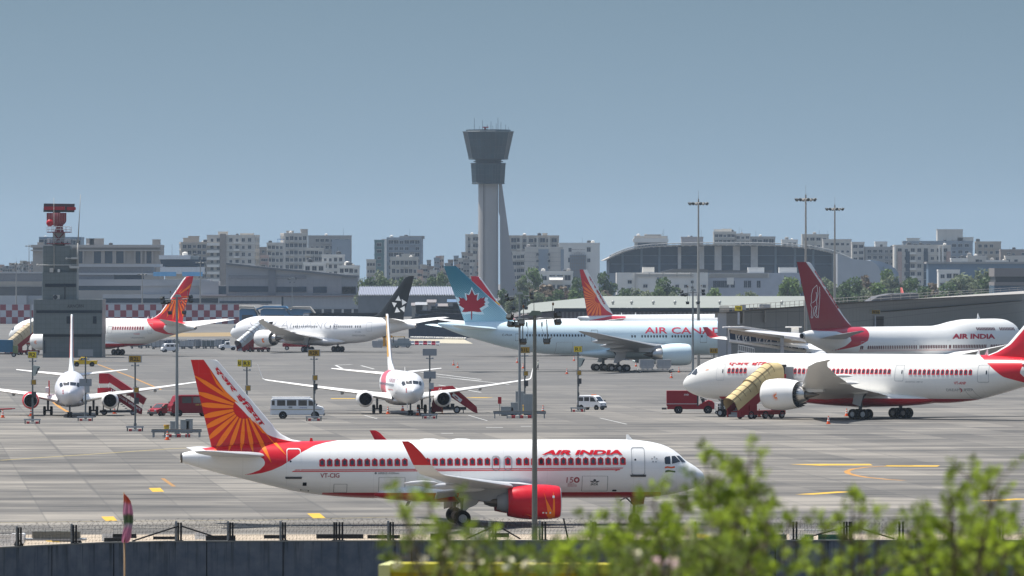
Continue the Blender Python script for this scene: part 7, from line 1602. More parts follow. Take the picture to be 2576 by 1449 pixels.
 b = MB().rbox(-1.05, -.58, -.3, -.18, 7.2, 7.97, .03).build('side_board', yb, R); t = MB(); text_on(t, 'R3', ((-.98, -.31, 7.78), (-.65, -.31, 7.78), (-.65, -.31, 7.38), (-.98, -.31, 7.38)), 0, .02); t.build('lettering', blk, b, weld=False)
 post('stand sign R1R with black text on amber before the jet bridge', 1796, 1000, 'R1R', 1.3, ob, 875, base=False)
 def roofsign(label, px_, py, s, txt, w_, col):
  q = Wp(px_, py, s); R = thing('stand_sign', label, 'sign', (q.x, q.y, q.z-2.6), 0, G_); MB().cyl((0, 0, 0), (0, 0, 2.1), .22, .2, 10).build('pole', M('sign_pole_pale', (.5, .5, .5), .5), R)
  b = MB().rbox(-w_/2, w_/2, -.2, .2, 2.35, 3.2, .05).build('sign_case', col if txt == 'V18' else (M('sign_case_cream', (.5, .48, .4), .5) if txt else gb), R)
  if txt:
   if txt != 'V18': MB().box(-w_/2+.5, w_/2-.1, -.23, -.202, 2.42, 3.12).build('sign_face', ob, b)
   t = MB(); text_on(t, txt, ((-.4, -.24, 3.0), (.8, -.24, 3.0), (.8, -.24, 2.5), (-.4, -.24, 2.5)) if w_ > 2 else ((-.38, -.24, 3.0), (.38, -.24, 3.0), (.38, -.24, 2.55), (-.38, -.24, 2.55)), 0, .02); t.build('lettering', blk, b, weld=False)
 roofsign('yellow stand sign V18 on the pier roof', zD(1645, 0)[0], 778, 14.75, 'V18', 1.25, yb); roofsign('grey sign back beside the yellow V18 sign on the pier roof', zD(1690, 0)[0], 776, 14.6, None, 1.0, gb)
 roofsign('wide grey sign back alone on the pier roof', zD(1910, 0)[0], 774, 14.4, None, 1.9, gb); roofsign('amber stand sign V16 standing on the pier ledge', zE(1075, 0)[0], 787, 13.5, 'V16', 2.1, ob)
pier(); jet_bridge(); long_roof(); far_fence(); masts(); signs()
# ================= vehicles and ground equipment =================
def vehicle(name, label, cat, loc, rz, prof, w_, paint, sides, front, wheels, wr=.34, extras=None, group=None, rear=None, glass=None):
 """prof: side outline (x, z), nose at +x; sides: outlines of side windows; front: two profile points of the windscreen"""
 R = thing(name, label, cat, loc, rz, group); cx = sum(p[0] for p in prof)/len(prof); cz = sum(p[1] for p in prof)/len(prof)
 ins = lambda f, g: [(cx+(x-cx)*f, cz+(z-cz)*g) for x, z in prof]
 rings = [[(x, y, z) for x, z in ins(*f)] for y, f in ((-w_/2, (.965, .94)), (-w_/2+.07, (1, 1)), (w_/2-.07, (1, 1)), (w_/2, (.965, .94)))]
 MB().loft(rings, smooth=False).build('body', paint, R)
 gl = glass or mGLASS
 for pl in sides:
  for sd in (-1, 1): MB().prism(pl, sd*(w_/2+.012), sd*(w_/2-.02), 'y').build('side_window', gl, R)
 for fr, nm in ((front, 'windscreen'), (rear, 'rear_window')):
  if fr:
   (xa, za), (xb, zb) = fr; m = MB(); dx = .02 if nm == 'windscreen' else -.02
   m.add([(xa+dx, -w_/2+.16, za), (xa+dx, w_/2-.16, za), (xb+dx, w_/2-.22, zb), (xb+dx, -w_/2+.22, zb)], [(0, 1, 2, 3)]); m.build(nm, gl, R)
 me = _wheel(wr)
 for x in wheels:
  for sd in (-1, 1): link('wheel', me, R, (x, sd*(w_/2-.1), wr))
  MB().cyl((x, -w_/2-.004, wr+.02), (x, -w_/2+.05, wr+.02), wr*1.18, None, 18).cyl((x, w_/2+.004, wr+.02), (x, w_/2-.05, wr+.02), wr*1.18, None, 18).build('wheel_arch', mDARK, R)
 xn = max(p[0] for p in prof); xr = min(p[0] for p in prof); zl = wr*2+.12
 for sd in (-1, 1):
  MB().rbox(-.03, .04, -.13, .13, -.09, .09, .03, 0, Matrix.Translation((xn-.02, sd*(w_/2-.3), zl))).build('headlight', mRIM, R); MB().box(xr-.03, xr+.02, sd*(w_/2-.22)-.08, sd*(w_/2-.22)+.08, zl, zl+.3).build('tail_lamp', mRED, R)
  MB().rbox(-.06, .06, -.1, .1, -.12, .1, .03, 0, Matrix.Translation((front[0][0] if front else xn-.8, sd*(w_/2+.14), (front[0][1] if front else 1.2)+.1))).build('mirror', mDGREY, R)
 MB().rbox(xn-.1, xn+.06, -w_/2+.04, w_/2-.04, wr*.9, wr*.9+.28, .05).build('bumper', mDGREY, R)
 if extras: extras(R)
 return R
_wc = {}
def _wheel(r):
 if r not in _wc:
  mb = MB(); Rm = Matrix.Rotation(pi/2, 4, 'Z'); mb.lathe([(-.11, r*.6), (-.11, r*.92), (-.07, r), (.07, r), (.11, r*.92), (.11, r*.6)], 20, 0, Rm)
  for e in (-1, 1): mb.lathe([(e*.11, r*.6), (e*.09, r*.5), (e*.1, r*.2), (e*.12, .01)], 16, 1, Rm)
  _wc[r] = mb.mesh('wheel', [mBLACK, mRIM])
 return _wc[r]
rect = lambda x0, x1, z0, z1: [(x0, z0), (x1, z0), (x1, z1), (x0, z1)]
vWH = M('van_white', (.8, .8, .8), .35, var=.05); vRD = M('vehicle_red', (.27, .006, .016), .4, var=.1); vYL = M('vehicle_yellow', (.78, .5, .015), .4, var=.08)
def flat_text(R, txt, x0, x1, z0, z1, y, mat, flip=False, bold=.02):
 t = MB(); a, b = (x1, x0) if flip else (x0, x1); text_on(t, txt, ((a, y, z1), (b, y, z1), (b, y, z0), (a, y, z0)), 0, bold); return t.build('lettering', mat, R, weld=False)
def vehicles():
 # white minibus, side on, nose to the right
 q = G(748, 1053)
 def ex(R):
  MB().rbox(-3.15, 1.6, -.85, .85, 2.551, 2.68, .06).build('roof_top', vWH, R); MB().box(-3.2, 3.0, -1.035, -1.003, 1.12, 1.17).build('side_stripe', M('stripe_tan', (.4, .3, .12), .5), R)
  flat_text(R, "AIR INDIA EXPRESS", .3, 1.2, 1.3, 1.4, -1.03, M('lettering_blue', (.05, .08, .3), .5)); MB().rbox(-1.05, -.6, -1.03, -1.004, 1.3, 1.5, .05).build('emblem', mMGREY, R)
 vehicle('minibus', 'white minibus parked side-on left of the middle nose-on jet', 'minibus', q, .0, [(-3.3, .45), (-3.3, 1.3), (-3.22, 2.35), (-3.0, 2.55), (1.5, 2.55), (1.85, 2.4), (2.35, 1.65), (3.15, 1.4), (3.3, 1.1), (3.3, .45)], 2.0, vWH,
   [rect(-3.12, -2.75, 1.65, 2.25), rect(-2.45, -1.45, 1.6, 2.28), rect(-1.25, -.1, 1.6, 2.28), rect(.15, 1.2, 1.6, 2.28), [(1.4, 1.6), (2.2, 1.6), (1.85, 2.2), (1.4, 2.28)]], ((2.38, 1.63), (1.85, 2.38)), (-1.75, 2.2), .42, ex)
 # red car and red minibus
 vehicle('car', 'small red hatchback in front of the red minibus', 'car', G(407, 1046), radians(-128), [(-1.8, .35), (-1.85, .95), (-1.6, 1.45), (-.6, 1.55), (.3, 1.5), (1.0, 1.0), (1.75, .8), (1.85, .5), (1.8, .3)], 1.6, vRD, [[(-1.4, 1.0), (-.2, 1.0), (-.2, 1.42), (-1.3, 1.4)], [(-.1, 1.0), (.75, 1.0), (.28, 1.38), (-.1, 1.42)]], ((.98, 1.02), (.32, 1.48)), (-1.15, 1.15), .29)
 def ex2(R): flat_text(R, "AIR INDIA", -1.6, -.2, 1.35, 1.55, 1.03, M('lettering_gold', (.7, .45, .1), .5), True)
 vehicle('minibus', 'red minibus with dark windows half hidden by the sunburst tail', 'minibus', G(482, 1047), radians(198), [(-2.9, .4), (-2.9, 2.45), (-2.7, 2.65), (1.9, 2.65), (2.2, 2.5), (2.65, 1.6), (2.85, 1.3), (2.85, .4)], 2.0, M('minibus_red', (.22, .005, .016), .45, var=.1), [rect(-2.6, -1.3, 1.65, 2.4), rect(-1.1, .1, 1.65, 2.4), rect(.3, 1.5, 1.65, 2.4)], ((2.6, 1.62), (2.2, 2.45)), (-1.7, 1.9), .38, ex2)
 # white van by sign R1
 def ex3(R): MB().rbox(.2, .5, -.4, .4, 1.90, 2.0, .04).build('beacon', mORANGE, R); MB().rbox(1.7, 1.78, -.5, .5, .65, .95, .03).build('grille', mDGREY, R)
 vehicle('van', 'white van with an amber beacon standing by the R1 sign', 'van', G(1488, 1031), radians(-32), [(-1.75, .35), (-1.8, 1.2), (-1.65, 1.8), (-1.4, 1.9), (.6, 1.9), (.95, 1.75), (1.5, 1.1), (1.8, .95), (1.85, .35)], 1.55, vWH, [rect(-1.5, -.8, 1.15, 1.65), rect(-.65, .1, 1.15, 1.68), [(.25, 1.1), (1.15, 1.1), (.75, 1.62), (.25, 1.68)]], ((1.48, 1.12), (.97, 1.73)), (-1.1, 1.2), .3, ex3)
 vehicle('van', 'small white van beyond the red-tailed airliner, far left of the mast', 'van', G(427, 886), radians(200), [(-1.9, .35), (-1.9, 1.8), (-1.7, 1.95), (.9, 1.95), (1.3, 1.8), (1.75, 1.1), (1.9, .9), (1.9, .35)], 1.6, vWH, [rect(-1.7, -.9, 1.2, 1.7), rect(-.7, .1, 1.2, 1.7), rect(.3, 1.0, 1.2, 1.7)], ((1.72, 1.12), (1.32, 1.78)), (-1.2, 1.2), .3)
 vehicle('truck', 'small white tow truck before the plain white airliner nose', 'truck', G(573, 881), radians(190), [(-2, .5), (-2, 1.0), (-.4, 1.0), (-.4, 2.0), (.5, 2.0), (.9, 1.3), (1.9, 1.15), (2, .5)], 1.7, vWH, [rect(-.2, .5, 1.3, 1.8)], ((.88, 1.32), (.52, 1.95)), (-1.2, 1.2), .36)
 # yellow pickup
 def ex4(R):
  MB().box(-2.3, -.6, -.7, .7, 1.101, 1.12).build('cargo_bed', mDGREY, R); MB().rbox(-.1, .3, -.5, .5, 1.80, 1.92, .04).build('light_bar', mDGREY, R)
 vehicle('pickup', 'yellow pickup truck driving behind the left narrow-body jet', 'pickup', G(212, 922), radians(185), [(-2.4, .45), (-2.45, 1.15), (-.5, 1.1), (-.45, 1.75), (.6, 1.8), (1.0, 1.2), (2.2, 1.08), (2.4, .8), (2.35, .4)], 1.75, vYL, [rect(-.35, .1, 1.2, 1.65), [(.2, 1.2), (.85, 1.2), (.55, 1.65), (.2, 1.65)]], ((1.0, 1.22), (.62, 1.76)), (-1.45, 1.45), .4, ex4)
 # red box truck under the nose of the right airliner
 def ex5(R):
  MB().rbox(-3.1, .75, -1.05, 1.05, .95, 2.9, .06).build('box_body', vRD, R); flat_text(R, "AIR INDIA", -.9, -.3, 2.3, 2.5, -1.07, mWHITE); MB().box(-3.1, .75, -1.08, -1.055, 1.2, 1.27).build('trim', mLGREY, R)
  MB().box(.76, .95, -.95, .95, .9, 2.75).build('bulkhead', mDGREY, R); m = MB(); m.cyl((1.5, -.8, 1.2), (1.2, -.8, 2.1), .05).cyl((1.2, -.8, 2.1), (2.0, -.8, 1.7), .05).cyl((1.6, -.3, 1.4), (1.5, -.3, 1.9), .2, .2, 8); m.build('steering_frame', mDGREY, R, weld=False)
  MB().box(-3.7, -3.1, -.5, .5, .5, .75).build('tow_hitch', mSTEEL, R)
 vehicle('truck', 'dark red box truck with an open cab under the right airliner nose', 'truck', G(1738, 1040), radians(0), [(-3.0, .55), (-3.0, .94), (.9, .94), (1.1, 1.15), (2.2, 1.7), (2.7, 1.6), (3.1, 1.2), (3.1, .55)], 2.0, vRD, [], None, (-1.6, 2.15), .46, ex5)
 # trolley behind it
 R = thing('ground_power_cart', 'white tubular cart with a generator between the red truck and the cream stairs', 'cart', G(1817, 1042)); m = MB()
 for x in (-.9, -.3, .3, .9):
  for y in (-.6, .6): m.cyl((x, y, .3), (x, y, 2.0 if abs(x) < .5 else 1.4), .05, .05, 5)
 for z in (.35, 1.0, 1.4): m.cyl((-.9, -.6, z), (.9, -.6, z), .04, .04, 5).cyl((-.9, .6, z), (.9, .6, z), .04, .04, 5)
 m.build('frame', mWHITE, R, weld=False); MB().rbox(-.55, .6, -.45, .45, .4, 1.3, .08).build('generator', mDGREY, R); MB().rbox(-1.4, .0, -.5, .5, 2.05, 2.75, .05).build('red_tank', vRD, R)
 for x in (-.7, .7):
  for y in (-.6, .6): link('wheel', _wheel(.22), R, (x, y, .22))
 # boarding stairs with tube canopies
 def stairs(label, q, rz, L, hgt, can, cmat, text=None):
  R = thing('boarding_stairs', label, 'boarding stairs', q, rz, 'boarding stairs'); ux, uz = L, hgt-.5
  steps = MB(); n = 16
  for k in range(n): steps.box(L*k/n, L*(k+1)/n, -.7, .7, .3+(hgt-.3)*k/n, .3+(hgt-.3)*(k+1)/n)
  steps.build('steps', mMGREY, R)
  for sd in (-1, 1): MB().prism([(-.1, .25), (.9, .25), (L+.2, hgt-.75), (L+2.2, hgt-.75), (L+2.2, hgt+.95), (L, hgt+.95), (-.1, 1.25)], sd*.86-.04, sd*.86+.04, 'y').build('side_panel', vRD, R)
  MB().box(L+.01, L+2.2, -.8, .8, hgt-.12, hgt).build('platform', mMGREY, R)
  MB().rbox(-.4+L*.15, L+2.0, -1.0, 1.0, .5, 1.0, .08).build('chassis', vRD, R); MB().box(L*.55, L*.55+.25, -.5, .5, 1.001, hgt*.5).box(L+1.0, L+1.2, -.5, .5, 1.001, hgt-.76).build('lift_column', mSTEEL, R)
  MB().rbox(L*.3, L*.3+1.3, -1.05, -.3, 1.002, 1.7, .06).build('engine_box', vRD, R)
  for x in (L*.35, L*.75, L+1.4):
   for sd in (-1, 1): link('wheel', _wheel(.5), R, (x, sd*.9, .5))
  if can:
   m = MB(); dz = Vector((L, 0, hgt-.2)).normalized(); rr = 1.02
   path = [(-.5, 1.7), (L*.48, .5+1.25+(hgt-.4)*.5), (L*.48+.01, .5+1.3+(hgt-.4)*.5), (L-.1, hgt+1.2), (L+1.6, hgt+1.2)]
   rings = []
   for i, (x, z) in enumerate(path):
    r_ = rr if i < 2 else rr*1.1; a = atan2(hgt-.4, L)*(1 if i < 3 else (.5 if i == 3 else 0))
    rings.append([(x-sin(a)*r_*sin(t)*1.0, r_*cos(t), z+cos(a)*r_*sin(t)) for t in [pi*k/12 for k in range(13)]]+[(x+sin(a)*.75, -r_, z-cos(a)*.75), (x+sin(a)*.75, -r_+.06, z-cos(a)*.75)]+[(x-sin(a)*(r_-.06)*sin(t), (r_-.06)*cos(t), z+cos(a)*(r_-.06)*sin(t)) for t in [pi-pi*k/12 for k in range(13)]]+[(x+sin(a)*.75, r_-.06, z-cos(a)*.75), (x+sin(a)*.75, r_, z-cos(a)*.75)])
   m.loft(rings, 0, False); cn = m.build('canopy', cmat, R); h_ = MB()
   for k in range(9):
    f = k/8; i = 0 if f < .5 else 2; g = f*2 if f < .5 else (f-.5)*2; A, B_ = rings[i], rings[i+1]
    p = [Vector(A[j]).lerp(Vector(B_[j]), g)*1.0 for j in range(13)]; p = [v+Vector((0, 0, .02)) for v in p]; h_.tube(p, .035, 4)
   h_.tube([Vector(rings[0][9])+Vector((0, -.02, .03)), Vector(rings[1][9])+Vector((0, -.02, .03))], .03, 4); h_.tube([Vector(rings[2][9])+Vector((0, -.02, .03)), Vector(rings[3][9])+Vector((0, -.02, .03))], .03, 4)
   h_.build('canopy_hoops', M('hoop_brown', (.16, .11, .06), .6), cn, weld=False)
  if text: flat_text(R, text, L+.5, L+1.3, hgt-.55, hgt+.5, -.92 if abs(rz) < 1.6 else .92, M('lettering_pale', (.6, .45, .45), .5), abs(rz) > 1.6)
  return R
 cream = M('canvas_cream', (.56, .44, .22), .7, var=.15, sc=.8, bump=.3); silver = M('canopy_silver', (.45, .48, .5), .35, .3, var=.3, sc=1.5)
 stairs('red boarding stairs under a cream tube canopy at the right airliner', Vector((27.0, 923.5, 0)), radians(45), 6.4, 4.5, True, cream, 'AI 458')
 stairs('red boarding stairs under a pale canopy beside the radar block', Vector((-108.2, 1621, 0)), radians(48), 6.6, 4.6, True, M('canvas_tan', (.46, .38, .25), .7, var=.15))
 stairs('red boarding stairs under a silver ribbed canopy at the plain white airliner', Vector((-60.6, 1681.5, 0)), radians(48), 6.8, 4.6, True, silver)
 # long red stairs at the left narrow-body
 R = thing('boarding_stairs', 'long red boarding stairs with a sloping red roof at the left narrow-body jet', 'boarding stairs', G(262, 1044), 0, 'boarding stairs'); s = 20.0
 X = lambda p: (zF(p, 0)[0]-262)/s; Z = lambda p: (1044-zF(0, p)[1])/s
 for sd in (-.95, .95): MB().prism([(X(985), Z(955)), (X(985), Z(885)), (X(1110), Z(880)), (X(1430), Z(1095)), (X(1425), Z(1150)), (X(1390), Z(1140)), (X(1110), Z(955))], sd-.04, sd+.04, 'y').build('side_panel', vRD, R)
 flat = MB(); a, b_ = Vector((X(1125), -1.0, Z(925))), Vector((X(1415), -1.0, Z(1118))); up = Vector((0, 0, .42)); text_on(flat, "U.R. Board unboard", (a+up, b_+up, b_, a), 0, .015); flat.build('lettering', mWHITE, R, weld=False)
 MB().prism([(X(1100), Z(742)), (X(1475), Z(990)), (X(1445), Z(1052)), (X(1100), Z(825))], -1.0, 1.0, 'y').build('canopy', vRD, R); MB().rbox(X(1000), X(1098), -1.0, 1.0, Z(840), Z(740), .08).build('platform_hood', vRD, R)
 m = MB()
 for k in range(9): p = Vector((X(1110), -.95, Z(880))).lerp(Vector((X(1430), -.95, Z(1095))), k/8); m.cyl(p, p+Vector((.15, 0, .75)), .03)
 m.build('railing', mLGREY, R, weld=False)
 for x in (1005, 1095): MB().cyl((X(x), -.95, Z(885)), (X(x), -.95, Z(838)), .05).build('hood_post', mLGREY, R)
 m = MB(); n = 15
 for k in range(n): f = k/n; m.box(X(1110)+f*2.9*1.37, X(1110)+(f+1/n)*2.9*1.37, -.85, .85, Z(955)-f*3.2*1.15-.0, Z(955)-f*3.2*1.15+.1)
 m.build('steps', mMGREY, R, weld=False); MB().rbox(X(1005), X(1350), -.8, .8, .35, .6, .05).build('chassis', mDGREY, R)
 MB().cyl((X(1040), 0, .5), (X(1040), 0, Z(955)), .08).cyl((X(1110), 0, .5), (X(1110), 0, Z(955)), .08).cyl((X(1180), 0, .5), (X(1200), 0, Z(1010)), .07).build('lift_column', mSTEEL, R, weld=False)
 for x in (X(1050), X(1340)):
  for y in (-.7, .7): link('wheel', _wheel(.36), R, (x, y, .36))
 # stair truck 453
 R = thing('boarding_stairs', 'dark red stair truck numbered 453 at the middle nose-on jet', 'boarding stairs', G(1120, 1039.5), 0, 'boarding stairs'); s = 19.9
 X = lambda p: (zG(p, 0)[0]-1120)/s; Z = lambda p: (1039.5-zG(0, p)[1])/s
 for sd in (-.95, .95): MB().prism([(X(2050), Z(942)), (X(2050), Z(878)), (X(2195), Z(868)), (X(2290), Z(862)), (X(2535), Z(1075)), (X(2545), Z(1140)), (X(2500), Z(1125)), (X(2230), Z(945))], sd-.04, sd+.04, 'y').build('side_panel', vRD, R)
 flat_text(R, "AI", X(2145), X(2182), Z(905), Z(880), -1.0, M('lettering_pale', (.6, .45, .45))); flat_text(R, "453", X(2138), X(2190), Z(935), Z(910), -1.0, M('lettering_pale', (.6, .45, .45)))
 MB().add([(X(2300), -1.0, Z(928)), (X(2390), -1.0, Z(1002)), (X(2370), -1.0, Z(1030)), (X(2285), -1.0, Z(958))], [(0, 1, 2, 3)]).build('white_panel', mWHITE, R); MB().add([(X(2315), -1.01, Z(960)), (X(2350), -1.01, Z(985)), (X(2345), -1.01, Z(995)), (X(2310), -1.01, Z(970))], [(0, 1, 2, 3)]).build('emblem', mDKR, R)
 m = MB(); n = 15
 for k in range(n): f = k/n; m.box(X(2290)+f*3.05, X(2290)+(f+1/n)*3.05, -.85, .85, Z(945)-f*2.3, Z(945)-f*2.3+.1)
 m.box(X(2055), X(2290), -.85, .85, Z(945), Z(945)+.1).build('steps', mMGREY, R, weld=False)
 MB().prism([(X(2080), Z(1125)), (X(2080), Z(1040)), (X(2100), Z(975)), (X(2120), Z(950)), (X(2180), Z(948)), (X(2195), Z(1125))], -.95, .95, 'y').build('cab', vRD, R); MB().rbox(X(2100), X(2245), -.9, .9, Z(960)+.11, Z(960)+.25, .05).build('cab_roof', vWH, R)
 for sd in (-1, 1): MB().prism([(X(2110), Z(1020)), (X(2125), Z(985)), (X(2165), Z(982)), (X(2165), Z(1020))], sd*.97, sd*.94, 'y').build('side_window', mGLASS, R)
 MB().box(X(2200), X(2260), -.7, .7, Z(1100), Z(970)).build('machinery', mDARK, R); MB().rbox(X(2090), X(2430), -.75, .75, .45, .8, .05).build('chassis', mDGREY, R); MB().rbox(X(2270), X(2310), -.9, -.5, Z(1100), Z(1040), .05).build('tool_box', mDGREY, R)
 for x in (X(2095), X(2335)):
  for y in (-.8, .8): link('wheel', _wheel(.46), R, (x, y, .46))
 for x in (X(2185), X(2400)): MB().cyl((x, -.9, 0), (x, -.9, .7), .06).cyl((x, -.9, 0), (x, -.9, .05), .18).build('stabiliser', mORANGE if x < X(2300) else mSTEEL, R, weld=False)
 # loader and dollies
 def dolly(label, q, rz, w_, load):
  R = thing('cargo_dolly', label, 'cargo dolly', q, rz, 'cargo dollies'); MB().rbox(-w_/2, w_/2, -.9, .9, .5, .62, .03).build('deck', M('dolly_frame', (.42, .41, .38), .6), R); MB().cyl((-w_/2-1, 0, .35), (-w_/2, 0, .55), .05).build('tow_bar', mSTEEL, R)
  m = MB()
  for k in range(8): m.cyl((-w_/2+.2+k*(w_-.4)/7, -.85, .68), (-w_/2+.2+k*(w_-.4)/7, .85, .68), .06)
  m.build('rollers', mLGREY, R, weld=False)
  for x in (-w_/2+.5, w_/2-.5):
   for y in (-.75, .75): link('wheel', _wheel(.22), R, (x, y, .22))
  return R
 def ulds(label, q, rz, z=.75, w_=2.6):
  R = thing('cargo_container', label, 'cargo container', (q[0], q[1], z), rz, 'cargo containers'); MB().prism([(-w_/2+.3, 0), (w_/2-.3, 0), (w_/2, .5), (w_/2, 1.6), (-w_/2, 1.6), (-w_/2, .5)], -.75, .75, 'y').build('shell', M('container_metal', (.42, .43, .44), .4, .5, var=.2), R)
  MB().box(-w_/2+.2, -.05, -.79, -.752, .5, 1.5).box(.05, w_/2-.2, -.79, -.752, .5, 1.5).build('door', M('container_door', (.34, .36, .38), .5), R)
 q = G(1648, 938); dolly('cargo dolly carrying metal containers under the pale blue airliner', q, .1, 6.5, 2)
 for k in (-1, 1): ulds('silver cargo container on the dolly under the pale blue airliner, %s' % ('nearer its engine' if k > 0 else 'nearer its wheels'), (q.x+k*1.5, q.y, 0), .1, .76)
 rnd = random.Random(9)
 mesh_ = M('cage_mesh', (.2, .21, .22), .6, var=.4, sc=2); cov = [M('cart_cover_%d' % k, c, .7, var=.3) for k, c in enumerate(((.1, .13, .18), (.3, .31, .32), (.18, .2, .2), (.42, .43, .44)))]
 proto = None
 def cart(q, k):
  R = thing('baggage_cart', 'caged baggage cart in the long row between the red-tailed and the plain white airliner', 'baggage cart', q, rnd.uniform(-.1, .1), 'baggage carts in the row')
  MB().rbox(-1.5, 1.5, -.75, .75, .45, .6, .03).build('deck', mDGREY, R); MB().box(-1.4, 1.4, -.65, .65, .601, 1.9).build('load', cov[k % 4], R); m = MB()
  for x in (-1.5, -.5, .5, 1.5): m.cyl((x, -.75, .6), (x, -.75, 2.1), .05, .05, 5).cyl((x, .75, .6), (x, .75, 2.1), .05, .05, 5)
  m.box(-1.55, 1.55, -.8, .8, 2.1, 2.18).build('cage', mLGREY if k % 3 else mesh_, R, weld=False)
  for x in (-1.1, 1.1):
   for y in (-.6, .6): link('wheel', _wheel(.22), R, (x, y, .22))
 for k in range(13): cart(G(344+k*18, 877+rnd.uniform(-2, 2)), k)
 for k in range(9):
  q = G(1020+k*-14 if k < 6 else 880+k*14, 872+rnd.uniform(-2, 3)); ulds('metal cargo container standing in the line under the plain white airliner tail', (q.x, q.y, 0), rnd.uniform(-.2, .2), .02, 2.4)
 R = thing('cargo_loader', 'grey and orange cargo loader beyond the yellow tail edge', 'cargo loader', G(998, 875)); MB().rbox(-2.6, 3.4, -1.2, 1.2, .5, 1.1, .08).build('chassis', M('loader_grey', (.22, .25, .26), .6), R); MB().box(-3.2, -2.6, -1, 1, .3, 3.2).box(-3.4, -1.0, -1, -.7, 2.4, 2.9).build('lift_frame', M('loader_orange', (.7, .32, .03), .5), R); MB().rbox(.2, 3.0, -1, 1, 1.101, 2.2, .2).build('engine_cover', M('loader_cover', (.3, .33, .34), .5), R); MB().box(-1, 2, -1.1, 1.1, 2.5, 2.7).build('deck', M('loader_deck', (.6, .42, .2), .6), R)
 MB().cyl((-.8, .9, 1.1), (-.8, .9, 2.5), .1).cyl((1.8, .9, 1.1), (1.8, .9, 2.5), .1).build('lift_post', mSTEEL, R, weld=False)
 for x in (-2, 0, 2.6):
  for y in (-1, 1): link('wheel', _wheel(.42), R, (x, y, .42))
 # water-filled barriers
 for k in range(7):
  c = k % 2; R = thing('plastic_barrier', ('red' if c else 'white')+' water-filled barrier in the row right of the cargo loader', 'barrier', G(1038+k*10.5, 868+(k > 4)*.5), 0, ('red' if c else 'white')+' plastic barriers')
  MB().prism([(-.45, 0), (.45, 0), (.42, .25), (.2, .5), (.16, 1.05), (-.16, 1.05), (-.2, .5), (-.42, .25)], -.48, .48, 'x').build('body', M('barrier_red' if c else 'barrier_white', (.5, .05, .09) if c else (.7, .7, .7), .5), R); MB().box(-.35, .35, -.46, -.42, .02, .22).build('foot_slot', mDARK, R)
 # green and blue service vehicles at the left edge
 R = thing('truck', 'blue box truck at the far left edge beside the pale covered stairs', 'truck', G(4, 898)); MB().rbox(-3, 2.4, -1.1, 1.1, 1, 3.6, .1).build('box_body', M('box_blue', (.04, .15, .26), .5), R); MB().rbox(2.41, 3.4, -1.0, 1.0, .8, 2.4, .15).build('cab', M('cab_green', (.2, .25, .12), .5), R); MB().box(3.405, 3.43, -.8, .8, 1.6, 2.2).build('windscreen', mGLASS, R); MB().rbox(-3, 3.4, -.8, .8, .55, .79, .05).build('chassis', mDGREY, R)
 for x in (-1.8, 2.6):
  for y in (-.9, .9): link('wheel', _wheel(.45), R, (x, y, .45))
 R = thing('tow_bar', 'red towing bar lying at the left edge beside a cone', 'tow bar', G(10, 1040)); MB().cyl((-2.5, 0, .45), (1, 0, .6), .1).cyl((1, 0, .6), (1.4, .2, .62), .06).build('bar', vRD, R); MB().rbox(-2.4, -.4, -.5, .5, .12, .4, .05).build('frame', mDGREY, R)
 for y in (-.5, .5): link('wheel', _wheel(.2), R, (-.8, y, .2))
 # red equipment under the white airliner belly
 R = thing('truck', 'red servicing truck partly hidden under the plain white airliner wing', 'truck', G(744, 881)); MB().rbox(-3, 3.2, -1, 1, .8, 1.6, .1).rbox(.4, 2.2, -.95, .95, 1.61, 2.4, .15).build('body', vRD, R)
 for x in (-2, 2):
  for y in (-.9, .9): link('wheel', _wheel(.48), R, (x, y, .48))
def cones():
 om = M('cone_orange', (.85, .12, .02), .5, var=.06)
 R = thing('traffic_cone', '', 'traffic cone', (0, 0, 0), 0, 'orange traffic cones'); MB().rbox(-.26, .26, -.26, .26, 0, .07, .03).build('foot', M('cone_foot', (.5, .07, .02), .6), R)
 MB().lathe([(.071, .21), (.36, .155)], 14, 0, Matrix.Rotation(-pi/2, 4, 'Y')).lathe([(.53, .122), (.66, .098)], 14, 0, Matrix.Rotation(-pi/2, 4, 'Y')).lathe([(.79, .072), (.98, .035), (.985, .005)], 14, 0, Matrix.Rotation(-pi/2, 4, 'Y')).build('cone', om, R)
 MB().lathe([(.36, .157), (.53, .124)], 14, 0, Matrix.Rotation(-pi/2, 4, 'Y')).lathe([(.66, .1), (.79, .074)], 14, 0, Matrix.Rotation(-pi/2, 4, 'Y')).build('white_bands', mWHITE, R)
 L = [(7, 1051, 'orange cone at the left edge by the red towing bar'), (77.5, 1047, 'orange cone below the red engine of the left narrow-body jet'), (288, 1041, 'orange cone under the long red stairs'), (421, 1107, 'orange cone at the guard rail left of the sunburst tail'), (976, 1042, 'orange cone left of the middle jet nose wheel'), (1013, 1034, 'orange cone behind the middle jet nose wheel'),
  (1050.5, 1045, 'orange cone right of the middle jet nose wheel'), (1141, 919, 'upper of two orange cones alone behind the middle jet'), (1151.5, 925.5, 'lower of two orange cones alone behind the middle jet'), (1301, 913, 'orange cone under the pale blue tail, left of the mast'), (1316, 927, 'orange cone right behind the mid apron mast'), (1444, 908, 'orange cone left of the R1 sign under the pale blue fuselage'),
  (1426, 941, 'orange cone standing alone below the pale blue fuselage'), (1600, 922, 'orange cone under the pale blue engine by the dolly'), (1689, 951, 'orange cone right of the container dolly'), (1708, 937, 'orange cone beyond the engine, by the tall mast foot'), (1366, 1038.5, 'orange cone right of the long guard rail'), (2084, 1067, 'orange cone in front of the right airliner wheels'), (2130, 1047, 'orange cone left of the right airliner wheels'), (1910, 1048.5, 'orange cone under the cream covered stairs')]
 for i, (x, y, lb) in enumerate(L):
  if i == 0: R.location = G(x, y); R['label'] = lb
  else: dup(R, G(x, y), rnd_(i), lb)
